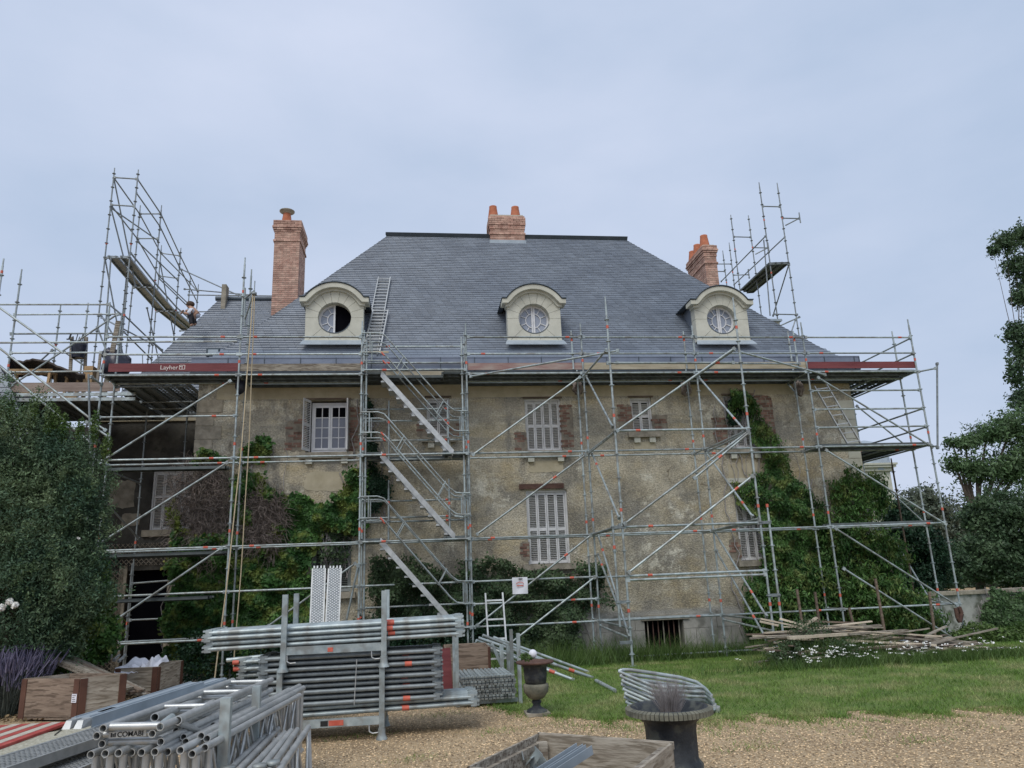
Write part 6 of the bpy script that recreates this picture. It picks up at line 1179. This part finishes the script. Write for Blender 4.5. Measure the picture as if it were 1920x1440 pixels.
# leaning perforated decks
for i, (bx_, tx, tw) in enumerate(((592, 598, 'left'), (620, 628, 'right'))):
    p = Vector((P(bx_, 1180, 14.7).x, 14.7, -.05)); q = P(tx, 1066, 15.4); d = (q-p).normalized(); s_ = Vector((1, .1, 0)).normalized(); u = s_.cross(d).normalized(); L = (q-p).length; w_ = .265; t = thing('leaning_deck', tw+' perforated steel deck leaning upright against the scaffold', 'steel plank', p)
    c = lambda a_, b_, e: p+s_*a_+d*b_+u*e
    MB().hexa([c(-w_/2, 0, -.01), c(w_/2, 0, -.01), c(w_/2, 0, 0), c(-w_/2, 0, 0), c(-w_/2, L, -.01), c(w_/2, L, -.01), c(w_/2, L, 0), c(-w_/2, L, 0)]).build('deck_face', 'galv_dark', t)
    for sg in (-1, 1): MB().beam(c(sg*(w_/2-.012), 0, .02*(-1)), c(sg*(w_/2-.012), L, -.02), .028, .07, up=u).build('side_rail', 'alu', t)
    dm = MB()
    for r_ in range(6):
        for k in range(int(L/.052)): o_ = c(-.09+r_*.036, .05+k*.052+.026*(r_ % 2), .0); dm.hexa([o_-s_*.013-d*.014, o_+s_*.013-d*.014, o_+s_*.013+d*.014, o_-s_*.013+d*.014, o_-s_*.008-d*.008+u*.008, o_+s_*.008-d*.008+u*.008, o_+s_*.008+d*.006+u*.008, o_-s_*.008+d*.006+u*.008])
    dm.build('raised_studs', 'white', t, kind='stuff')
    for a_ in (-.09, -.03, .04, .1): MB().beam(c(a_, L, -.01), c(a_, L+.06, -.03), .03, .03, up=u).build('hook', 'alu', t)
# roof ladder (double) on the slates
p, q = on_roof(694, 668, .06), on_roof(721, 526, .10); rl2 = ladder('roof_ladder', 'long silver ladder lying up the slate roof beside the left dormer', p, q, .36, (1, 0, 0), 24, pr=.02); sv = Vector((1, 0, 0)); up2 = Vector((0, -.79, .61))
p2, q2 = on_roof(697, 668, .12), on_roof(714, 590, .15)
for s_ in (-1, 1): MB().beam(p2+sv*s_*.21, q2+sv*s_*.21, .03, .05, up=up2).build('stile', 'alu', rl2)
for k in range(13): c = p2.lerp(q2, (k+.9)/13); MB().beam(c-sv*.21, c+sv*.21, .03, .03).build('rung', 'alu', rl2)
MB().beam(p2+Vector((-.28, -.1, -.02)), p2+Vector((.45, -.1, -.02)), .05, .05).build('ladder_foot_board', 'yellow', rl2)

# ------------------------------------------------------------------ debris heap
k = 0
def lath(a, b, w_, h_, m, label, grp=None, name='scrap_plank'):
    MB().beam(a, b, w_, h_).build(name, m, label=label, cat='plank', group=grp, origin=tuple(a))
for i in range(150):
    cx = 6.7+3.5*random.random(); hh = .42*math.exp(-((cx-7.6)/1.4)**2)+.22; z = gz(0, 13.8)+random.uniform(.02, hh); y = random.uniform(13.2, 14.4); L = random.uniform(.4, 1.7); a = random.gauss(0, .22) if i % 6 else random.uniform(-1.3, 1.3); dz = random.gauss(0, .05); d = Vector((math.cos(a)*L/2, math.sin(a)*L/2, dz*L)); c = Vector((cx, y, z+abs(d.z)))
    pale = random.random() < .3; lath(c-d, c+d, random.uniform(.03, .1), random.uniform(.015, .035), 'woodpale' if pale else ('wood' if random.random() < .6 else 'wooddark'), ('pale broken lath' if pale else 'grey broken plank')+' in the heap of scrap timber on the lawn', 'pale laths in the scrap heap' if pale else 'grey planks in the scrap heap')
lath(P(1478, 1196, 13.3), P(1632, 1186, 13.5), .09, .05, 'woodpale', 'longest pale yellow plank lying across the top of the scrap heap'); lath(P(1500, 1180, 13.6), P(1531, 1158, 13.6), .09, .03, 'woodpale', 'short pale board sticking up at an angle from the scrap heap')
for i, (a, b) in enumerate((((1425, 1165), (1460, 1173)), ((1426, 1160), (1520, 1180)), ((1462, 1160), (1505, 1172)), ((1630, 1188), (1750, 1206)), ((1570, 1200), (1755, 1212)))): lath(P(*a, 13.9), P(*b, 13.7), .06, .03, 'woodpale', ('pale lath poking out left of the scrap heap', 'long pale lath on the upper left of the scrap heap', 'curved pale strip at the top of the scrap heap', 'pale lath at the right end of the scrap heap', 'thin white lath low in the right half of the scrap heap')[i])
a = PG(1680, 1228); b = PG(1806, 1224); MB().hexa([PG(1660, 1238)+Vector((0, 0, .02)), PG(1812, 1226)+Vector((0, 0, .02)), PG(1800, 1212)+Vector((0, 0, .10)), PG(1690, 1216)+Vector((0, 0, .06)), PG(1660, 1238)+Vector((0, 0, .06)), PG(1812, 1226)+Vector((0, 0, .06)), PG(1800, 1212)+Vector((0, 0, .14)), PG(1690, 1216)+Vector((0, 0, .10))]).build('insulation_board', M.setdefault('pinkb', mat('pale_pink_board', (.40, .30, .25), (.52, .42, .36), 3, .85)), label='wide pale pink board lying at the right front of the scrap heap', cat='board')
a = PG(1520, 1232); MB().hexa([PG(1510, 1240), PG(1690, 1236), PG(1680, 1222)+Vector((0, 0, .08)), PG(1530, 1225)+Vector((0, 0, .1)), PG(1510, 1240)+Vector((0, 0, .04)), PG(1690, 1236)+Vector((0, 0, .04)), PG(1680, 1222)+Vector((0, 0, .12)), PG(1530, 1225)+Vector((0, 0, .14))]).build('plasterboard_sheet', 'ply', label='broken beige sheet lying in front of the scrap heap among flowers', cat='board')
blob('crumpled_bag', 'crumpled translucent white bag at the front of the scrap heap', 'bag', PG(1600, 1222)+Vector((0, 0, .1)), (.3, .15, .12), 'plasticwhite', 8, .5); a = PG(1705, 1214); MB().tube(a+Vector((-.3, 0, .1)), a+Vector((.3, .05, .12)), .07, 12).build('pipe_offcut', 'zinc', label='short grey blue pipe piece at the right of the scrap heap', cat='pipe')
# wooden stakes leaning in the right vine
for i, (a, b, Y) in enumerate((((1540, 1195), (1528, 1110), 17.0), ((1607, 1185), (1592, 1140), 16.8), ((1660, 1190), (1641, 1085), 16.6), ((1505, 1170), (1494, 1105), 17), ((1752, 1190), (1742, 1110), 17.4))): q = P(*a, Y); q.z = gz(0, Y); lath(q, P(*b, Y), .05, .04, 'wooddark', ('rough stake leaning in the vine right of the front scaffold posts', 'short rough stake behind the scrap heap centre', 'tallest rough stake leaning above the right part of the scrap heap', 'thin stake at the left edge of the right vine', 'thin stake near the rightmost scaffold post')[i], name='stake')
MB().path([P(1792, 1140, 17.5), P(1796, 1160, 17.5), P(1800, 1166, 17.5), P(1803, 1150, 17.5), P(1798, 1138, 17.5)], .05, 6).build('rope_coil', 'rust', label='dark red rope bundle hanging on the rightmost scaffold post', cat='rope')

# ================================================================== BACKGROUND STRUCTURES
gw = thing('garden_wall', 'low grey rendered garden wall with flat coping beyond the lawn at right', 'wall', (18, 22, -.6)); a = P(1690, 1112, 22); MB().box(a.x, 34, 22, 22.35, -.7, .62).build('wall', M.setdefault('gwall', mat('grey_garden_render', (.22, .23, .21), (.42, .42, .39), 1.3, .95, coord='World', bump=.5, col3=(.13, .14, .11), s3=3)), gw)
x = a.x-.1
while x < 34: MB().box(x+.006, x+.99, 21.93, 22.42, .623, .72+random.uniform(0, .02)).build('coping_stone', 'stoneold', gw); x += 1.0
pv = thing('stone_pavilion', 'pale stone pavilion corner with moulded cornice and pilaster seen behind the right vine', 'pavilion', (24, 36, -.6)); a = P(1637, 873, 36); b = P(1672, 873, 36)
MB().box(a.x-4, b.x-.25, 36.2, 40, -.6, a.z-.35).build('wall', 'stone', pv); MB().box(b.x-.75, b.x-.15, 36.0, 36.25, -.6, a.z-.5).build('pilaster', 'stone', pv)
for k, (d, z0, z1) in enumerate(((.0, -.5, -.3), (.12, -.298, -.12), (.24, -.118, .0), (.30, .002, .10))): MB().box(a.x-4, b.x-.15+d, 36-d, 40, a.z+z0, a.z+z1).build('cornice_moulding', 'stone', pv)
MB().box(b.x-.8, b.x-.4, 36.1, 36.5, a.z+.1, a.z+.55).build('parapet', 'stoneold', pv); c = P(1622, 845, 37); MB().lathe([(1.15, -1.2), (1.1, -.3), (.9, .1), (.5, .4), (.05, .55)], c, 20).build('domed_roof', 'zinclight', pv)
ob = thing('outbuilding', 'slate roofed outbuilding at the far left edge behind the tall hedge', 'building', (-11.5, 20, -.6)); pl = [(-160, 560), (0, 690), (20, 728), (60, 830), (-160, 830)]
top = [P(x, y, 18.9+(830-y)/270*1.3) for x, y in pl]; mb = MB(); mb.add(top+[p+Vector((-.3, 3.5, -.2)) for p in top], [(4, 3, 2, 1, 0), (0, 1, 6, 5), (1, 2, 7, 6), (2, 3, 8, 7)]); mb.build('roof', 'slatedark', ob)
n_ = (top[3]-top[4]).cross(top[1]-top[4]).normalized(); n_ = n_ if n_.y < 0 else -n_; mb = MB()
for r_ in range(22):
    y_ = 828-r_*9.2; xr = np.interp(y_, [690, 728, 830], [0, 20, 60]) if y_ > 690 else np.interp(y_, [560, 690], [-160, 0]); Yd = 18.9+(830-y_)/270*1.3; p = P(-160, y_, Yd)+n_*.03; q = P(xr, y_, Yd)+n_*.03; p2_ = P(-160, y_-11, Yd+.05)+n_*.008; q2_ = P(xr-4, y_-11, Yd+.05)+n_*.008; mb.add([p, q, q2_, p2_, p-n_*.02, q-n_*.02], [(0, 1, 2, 3), (4, 5, 1, 0)])
mb.build('slate_courses', 'slate', ob, kind='stuff'); MB().box(top[4].x, top[3].x-.15, 19.1, 22.5, -.6, top[3].z).build('wall', 'render', ob)
p, q = P(-40, 685, 18.8), P(18, 722, 18.8); MB().beam(p, q, .12, .1).build('gutter', 'zinclight', ob)
tr = thing('door_trellis', 'dark diamond trellis fixed around the doorway of the left wing', 'trellis', (dr[0], YV-.1, -.5)); mb = MB()
def trel(x0, x1, z0, z1):
    s_ = .13
    for sg in (1, -1):
        c = -(z1-z0)
        while c < (x1-x0):
            t0 = max(0, -c/1.0); 
            pa = (x0+c, z0) if sg > 0 else (x0+c, z1); u0 = max(0, x0-pa[0]); u1 = min(z1-z0, x1-pa[0])
            if u1 > u0: mb.beam((pa[0]+u0, YV-.1, pa[1]+sg*u0), (pa[0]+u1, YV-.1, pa[1]+sg*u1), .012, .024, up=(0, 1, 0))
            c += s_
trel(dr[0]-.9, dr[0]-.1, -.5, 2.3); trel(dr[1]+.1, dr[1]+.75, -.5, 2.3); trel(dr[0]-.9, dr[1]+.75, 2.4, 3.0); mb.build('lattice', 'wood', tr)

# ================================================================== PLANTS
wall_vine('dead_creeper', 'dense brown dead creeper twigs covering the wall left of the main corner', [[(335, 1000), (345, 905), (355, 868), (425, 880), (430, 1000), (420, 1040)]], YW+.0, 10, .05, 'deadvine', .25, stems=False)
bpy.data.objects.remove([o for o in bpy.data.objects if o.name.startswith('foliage')][-1])
dv = [o for o in bpy.data.objects if o.name.startswith('dead_creeper') and not o.name.startswith('dead_creeper_tuft')][0]
def twigs(poly, Y, n, root, r=.005, depth=.3):
    pw = [(P(x, y, Y).x, P(x, y, Y).z) for x, y in poly]; x0, x1 = min(p[0] for p in pw), max(p[0] for p in pw); z0, z1 = min(p[1] for p in pw), max(p[1] for p in pw); mb = MB(); c = 0
    while c < n:
        x, z = random.uniform(x0, x1), random.uniform(z0, z1)
        if not in_poly(np.array([x]), np.array([z]), pw)[0]: continue
        c += 1; p = Vector((x, Y-random.uniform(.02, depth), z)); d = Vector((random.gauss(0, .5), random.gauss(0, .2), random.gauss(.2, 1))).normalized()
        for _ in range(4): q = p+d*random.uniform(.07, .16); q.y = min(q.y, Y-.01); mb.tube(p, q, r, 3, r*.8, caps=False); d = (d+Vector((random.gauss(0, .5), random.gauss(0, .3), random.gauss(-.15, .4)))).normalized(); p = q
    mb.build('tangled_stems', 'deadvine', root, kind='stuff')
twigs([(325, 1020), (326, 905), (355, 868), (430, 872), (440, 1010), (420, 1060), (340, 1060)], YW, 1700, dv)
dv2 = thing('dead_creeper', 'round patch of brown dead creeper between the ropes and the green vine', 'climbing plant', P(495, 1010, YW)); twigs([(455, 1010), (460, 950), (490, 925), (530, 945), (540, 990), (525, 1030), (480, 1040)], YW, 1500, dv2)
wall_vine('creeper', 'yellowing creeper sprigs between the dead stems and the green creeper', [[(430, 1000), (450, 960), (470, 1000), (500, 1010), (545, 975), (560, 1000), (540, 1040), (440, 1050)], [(320, 1060), (322, 960), (340, 930), (345, 1000), (430, 1020), (430, 1045), (340, 1060)]], YW, 2600, .10, 'yellowleaf', .4)
wall_vine('creeper', 'bright green creeper massed low on the facade left of the stair tower', [[(318, 1250), (322, 1120), (324, 1010), (345, 1020), (420, 1015), (500, 1010), (560, 1010), (600, 1000), (590, 1060), (585, 1150), (600, 1190), (660, 1200), (680, 1260)]], YW, 24000, .115, 'vine', .5)
wall_vine('creeper', 'dark green creeper garland hanging under the open window towards the stair tower', [[(500, 885), (520, 930), (560, 930), (590, 945), (640, 935), (660, 915), (672, 880), (690, 880), (690, 990), (640, 1000), (600, 985), (570, 1010), (540, 1000), (520, 960), (500, 935)], [(365, 872), (372, 852), (405, 850), (425, 868)], [(428, 1010), (445, 900), (470, 880), (500, 900), (470, 940), (455, 1010)], [(455, 860), (470, 838), (502, 835), (500, 862)]], YW, 12500, .11, 'vine', .45)
wall_vine('ivy', 'very dark ivy patch behind the left post of the stair tower', [[(684, 740), (694, 745), (696, 840), (690, 870), (705, 880), (722, 910), (728, 945), (705, 960), (685, 950)]], YW, 5000, .06, 'ivy', .35)
wall_vine('ivy', 'sparse ivy strands climbing over the dull lower shutters', [[(600, 1000), (655, 990), (650, 1060), (625, 1070), (610, 1050)]], YW, 420, .07, 'shrub', .3)
wall_vine('wall_shrub', 'broad dark shrub covering the wall foot behind the stairs and the notice', [[(690, 1060), (760, 1040), (830, 1075), (900, 1062), (930, 1055), (980, 1065), (1050, 1070), (1120, 1068), (1128, 1120), (1100, 1160), (1075, 1200), (1000, 1225), (960, 1250), (880, 1240), (700, 1250)]], YW, 26000, .075, 'shrub', .75, cat='shrub', ragged=.45)
plant('wall_foot_shrub', 'dark low shrub behind the rack at the foot of the stair tower', 'shrub', [((-1.2, 18.0, .2), (.8, .5, .75)), ((.2, 18.1, .15), (.9, .5, .7)), ((1.6, 18.2, .1), (.8, .4, .8)), ((-3.0, 18.1, .1), (1.0, .45, .8)), ((-4.8, 18.2, .1), (.7, .4, .8))], 16000, .07, 'ivy', (0, 18.2, -.45))
wall_vine('wisteria', 'green climber hanging from the upper right window down the facade', [[(1357, 742), (1400, 740), (1408, 790), (1385, 775), (1360, 775)], [(1374, 906), (1430, 900), (1430, 985), (1405, 960), (1378, 940)], [(1398, 745), (1415, 770), (1440, 800), (1470, 850), (1480, 890), (1505, 930), (1545, 960), (1570, 1040), (1600, 1250), (1408, 1250), (1392, 1130), (1400, 1080), (1430, 1040), (1425, 960), (1440, 920), (1425, 870), (1402, 830)]], YW, 36000, .10, 'wisteria', .5, aspect=.4, droop=1.6)
wall_vine('wisteria', 'dark climber leaves hanging inside the upper right window opening', [[(1360, 742), (1402, 742), (1404, 800), (1390, 780), (1362, 790)]], YW+.05, 1600, .08, 'ivy', .2)
def bl(px, py, Y, rx, ry, rz): c = P(px, py, Y); return (tuple(c), (rx, ry, rz))
plant('wisteria_bush', 'big drooping wisteria mass around the right corner of the house', 'climbing plant', [bl(1600, 930, 18.75, .7, .25, .75), bl(1640, 930, 19.3, .35, .5, .6), bl(1590, 1010, 18.7, .8, .3, .7), bl(1650, 1040, 18.9, .7, .6, .7), bl(1560, 1100, 18.6, .9, .35, .9), bl(1640, 1120, 18.5, 1.0, .6, .85), bl(1700, 1150, 18.7, .8, .7, .75), bl(1480, 1150, 18.5, .9, .35, .8), bl(1450, 1060, 18.8, .35, .2, .6), bl(1440, 1150, 18.5, .5, .3, .7), bl(1740, 1190, 18.8, .45, .5, .45)], 42000, .11, 'wisteria', (10.5, 18.6, -.45), aspect=.38, droop=1.8, lump=.35, shell=.35)
# left hedge
hb = [bl(15, 870, 13.6, .95, .8, 1.0), bl(75, 900, 13.6, .75, .7, .9), bl(125, 900, 13.5, .6, .6, .8), bl(0, 1010, 13.5, 1.2, .9, 1.1), bl(80, 1020, 13.3, .95, .7, 1.0), bl(150, 970, 13.5, .5, .5, .75), bl(40, 1130, 13.2, 1.2, .8, 1.0), bl(115, 1100, 13.2, .65, .6, 1.0), bl(-60, 900, 13.8, .9, .8, 1.7), bl(0, 1190, 13.9, 1.2, .6, .7)]
plant('evergreen_hedge', 'huge blue-green evergreen hedge filling the left edge of the photo', 'hedge', hb, 150000, .058, 'conifer', (-6.3, 13.5, -.05), stem_r=.12, aspect=.35, lump=.3, shell=.45)
hobj = [o for o in bpy.data.objects if o.name == 'evergreen_hedge'][0]; cp, cn = blob_points(420, hb, .97, .3); cp = cp[(cn[:, 1] < .3)]; cl = []
for c_ in cp: cl.append((tuple(c_+np.array([0, -.02, .02])), (rng.uniform(.06, .2), .08, rng.uniform(.08, .26))))
pts_, nn = blob_points(30000, cl, .1, .3); V, T = leaves(pts_, .05, nn, 1., .4); npmesh('young_foliage', V, T, 'hedgelight', hobj, kind='stuff')
mb = []; 
for (px, py, h_) in ((92, 800, .75), (62, 775, .5), (178, 800, .55), (120, 805, .5), (20, 770, .45), (150, 810, .4), (40, 790, .5), (200, 838, .4), (105, 790, .45), (5, 765, .4)):
    c = P(px, py, 13.4); mb.append(((c.x, c.y, c.z), (.09, .09, h_*.62)))
pts_, nr_2 = blob_points(4500, mb, .1, .2); V, T = leaves(pts_, .055, nr_2, 1., .35); hd = thing('hedge_leader_shoots', 'thin yellowish shoots rising from the top of the evergreen hedge', 'shoots', P(95, 830, 13.4)); npmesh('foliage', V, T, 'weed', hd, kind='stuff')
plant('climbing_rose', 'lighter green rose bush spilling at the right foot of the evergreen hedge', 'shrub', [bl(150, 1120, 14.0, .45, .4, .8), bl(160, 1180, 14.0, .5, .4, .55), bl(90, 1180, 14.0, .8, .4, .6), bl(190, 1205, 14.2, .3, .3, .35), bl(120, 1215, 14.1, .6, .3, .35), bl(180, 1110, 14.0, .25, .3, .5)], 26000, .075, 'vine', (-5.9, 14.1, -.05), lump=.35, shell=.4)
for i, (px, py) in enumerate(((3, 1140), (18, 1128), (28, 1135), (120, 1095), (148, 1008), (118, 1100))):
    c = P(px, py, 12.3 if i < 3 else 12.8); pts_, nn = blob_points(60 if i < 3 else 16, [(tuple(c), (.045, .04, .045) if i < 3 else (.03, .03, .03))], .5, .1); V, T = leaves(pts_, .05 if i < 3 else .025, nn, .4, .9); npmesh('rose_bloom', V, T, 'flower', label=('leftmost large white rose at the photo edge', 'upper white rose of the pair near the left edge', 'right cream rose of the pair near the left edge', 'tiny white bloom below the middle of the hedge', 'tiny white bloom beside the left scaffold post', 'tiny pale bloom hanging low in the hedge')[i], cat='rose')
spiky('lavender', 'tall grey lavender clump with purple spikes left of the plywood box', PG(5, 1345)+Vector((-.1, .2, 0)), 1300, .95, .6, 'lavleaf', 'lavender', .35, .004); spiky('lavender', 'second lavender clump just behind the plywood box', PG(60, 1310)+Vector((0, .2, 0)), 900, .85, .55, 'lavleaf', 'lavender', .3, .004); spiky('lavender', 'faint lavender clump near the old timbers', PG(115, 1290)+Vector((0, .8, 0)), 260, .8, .6, 'lavleaf', 'lavender', .3, .004)
# white flowers (yarrow) round the scrap heap
fx = np.concatenate([rng.normal(8.2, 1.0, 130), rng.normal(6.9, .45, 50), rng.normal(9.6, .8, 50)]); fy = np.concatenate([rng.normal(13.0, .2, 130), rng.normal(12.8, .25, 50), rng.normal(12.9, .15, 50)]); cl = (np.sin(fx*7)*np.sin(fy*9+fx*3) > -.1); fx, fy = fx[cl], fy[cl]; fz = gzv(fy)+rng.uniform(.12, .34, len(fx))
pp = np.stack([fx, fy, fz], 1); pp = np.repeat(pp, 7, 0)+rng.normal(size=(len(pp)*7, 3))*[.022, .022, .006]; V, T = leaves(pp, .026, np.tile([0, -.2, 1.], (len(pp), 1)), .4, 1.); npmesh('yarrow_flowers', V, T, 'flower', kind='stuff')
plant('weed_clump', 'tall weed clump at the foot of the front scaffold posts left of the scrap heap', 'weed', [((7.1, 13.6, .25), (.42, .3, .5)), ((6.6, 13.4, .1), (.4, .3, .3)), ((7.5, 13.3, .1), (.4, .3, .3))], 8000, .05, 'shrub', (7.1, 13.6, -.05), aspect=.35)
plant('low_bush', 'yellowish low bush beyond the rightmost scaffold post', 'shrub', [bl(1835, 1195, 17.5, .7, .5, .35), bl(1890, 1200, 17, .8, .5, .35), bl(1950, 1200, 17, .8, .6, .4)], 9000, .09, 'weed', (14.8, 17.3, -.4), aspect=.35)
wall_vine('wall_ivy', 'dark ivy curtain on the right part of the garden wall', [[(1850, 1110), (1940, 1105), (1940, 1210), (1860, 1195), (1830, 1150)]], 21.95, 5000, .10, 'treeleaf2', .4)
# trees at right
def tree(label, blobs, n, size, m, base, trunk, group=None, stem_r=.2, **k): return plant('tree', label, 'tree', blobs, n, size, m, base, trunk, group, stem_r, **k)
tree('tall tree leaning in from the right edge with dark clumps against the sky', [bl(1885, 455, 30, .55, .6, .55), bl(1862, 470, 30, .25, .3, .35), bl(1905, 500, 30, .6, .7, .7), bl(1925, 440, 30, .8, .8, .7), bl(1912, 560, 30, .35, .5, .5), bl(1930, 540, 30, .7, .7, 1.0), bl(1900, 620, 30, .4, .5, .45), bl(1925, 650, 30, .85, .8, 1.0), bl(1905, 700, 30, .4, .5, .8), bl(1915, 750, 30, .5, .6, .7), bl(1935, 480, 30, .4, .5, .4)], 12500, .15, 'treeleaf', (28.5, 30.5, -.6), (28.0, 30.2, 10), stem_r=.035, lump=.45, shell=.2)
tree('feathery green tree above the garden wall at right', [bl(1810, 830, 27, .6, .6, .35), bl(1850, 815, 27, .8, .7, .5), bl(1895, 800, 27, .9, .8, .7), bl(1790, 870, 27, .4, .5, .4), bl(1830, 880, 27, .9, .8, .6), bl(1890, 880, 27, 1.1, .9, .9), bl(1785, 830, 27, .35, .3, .2), bl(1940, 850, 27, 1.2, 1, 1.5)], 15000, .17, 'treeleaf2', (22.3, 27.5, -.6), (21.8, 27.2, 3.0), stem_r=.16, aspect=.38, lump=.55, shell=.15, droop=1.)
tree('dense dark tree mass behind the garden wall at right', [bl(1880, 960, 25, 1.1, 1, .9), bl(1925, 1000, 25, 1.3, 1, 1.4), bl(1850, 1040, 25, 1.0, 1, .9), bl(1790, 1060, 25, .8, .8, .7), bl(1900, 1070, 25, 1.2, 1, .7), bl(1830, 970, 26, .6, .6, .6), bl(1760, 1080, 25, .7, .7, .6)], 34000, .12, 'treeleaf', (20, 25.5, -.6), (20, 25.3, 1.5), stem_r=.2, lump=.35, shell=.3)
tree('round dark holly tree just right of the wisteria', [bl(1700, 1010, 24, .8, .8, .9), bl(1680, 970, 24, .5, .5, .6), bl(1740, 1040, 24, .7, .7, .8), bl(1720, 1090, 24, .9, .8, .6)], 20000, .10, 'ivy', (15.5, 24.2, -.6), (15.5, 24.2, 1), lump=.3, shell=.35)
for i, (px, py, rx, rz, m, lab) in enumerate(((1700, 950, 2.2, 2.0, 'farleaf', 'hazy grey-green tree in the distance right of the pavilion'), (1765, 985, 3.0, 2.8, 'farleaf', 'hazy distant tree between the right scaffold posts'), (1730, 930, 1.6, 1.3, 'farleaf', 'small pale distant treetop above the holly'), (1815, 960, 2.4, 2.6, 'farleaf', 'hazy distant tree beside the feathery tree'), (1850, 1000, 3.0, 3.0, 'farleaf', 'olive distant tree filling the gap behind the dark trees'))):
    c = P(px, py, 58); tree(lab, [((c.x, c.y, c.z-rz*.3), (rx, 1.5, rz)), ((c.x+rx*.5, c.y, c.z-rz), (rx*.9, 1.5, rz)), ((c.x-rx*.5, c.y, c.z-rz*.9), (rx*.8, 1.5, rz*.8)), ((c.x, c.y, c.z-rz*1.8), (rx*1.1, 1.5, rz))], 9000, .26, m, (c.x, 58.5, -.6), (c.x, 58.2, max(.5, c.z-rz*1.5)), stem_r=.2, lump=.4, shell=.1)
# far belt of woodland
bw = []; 
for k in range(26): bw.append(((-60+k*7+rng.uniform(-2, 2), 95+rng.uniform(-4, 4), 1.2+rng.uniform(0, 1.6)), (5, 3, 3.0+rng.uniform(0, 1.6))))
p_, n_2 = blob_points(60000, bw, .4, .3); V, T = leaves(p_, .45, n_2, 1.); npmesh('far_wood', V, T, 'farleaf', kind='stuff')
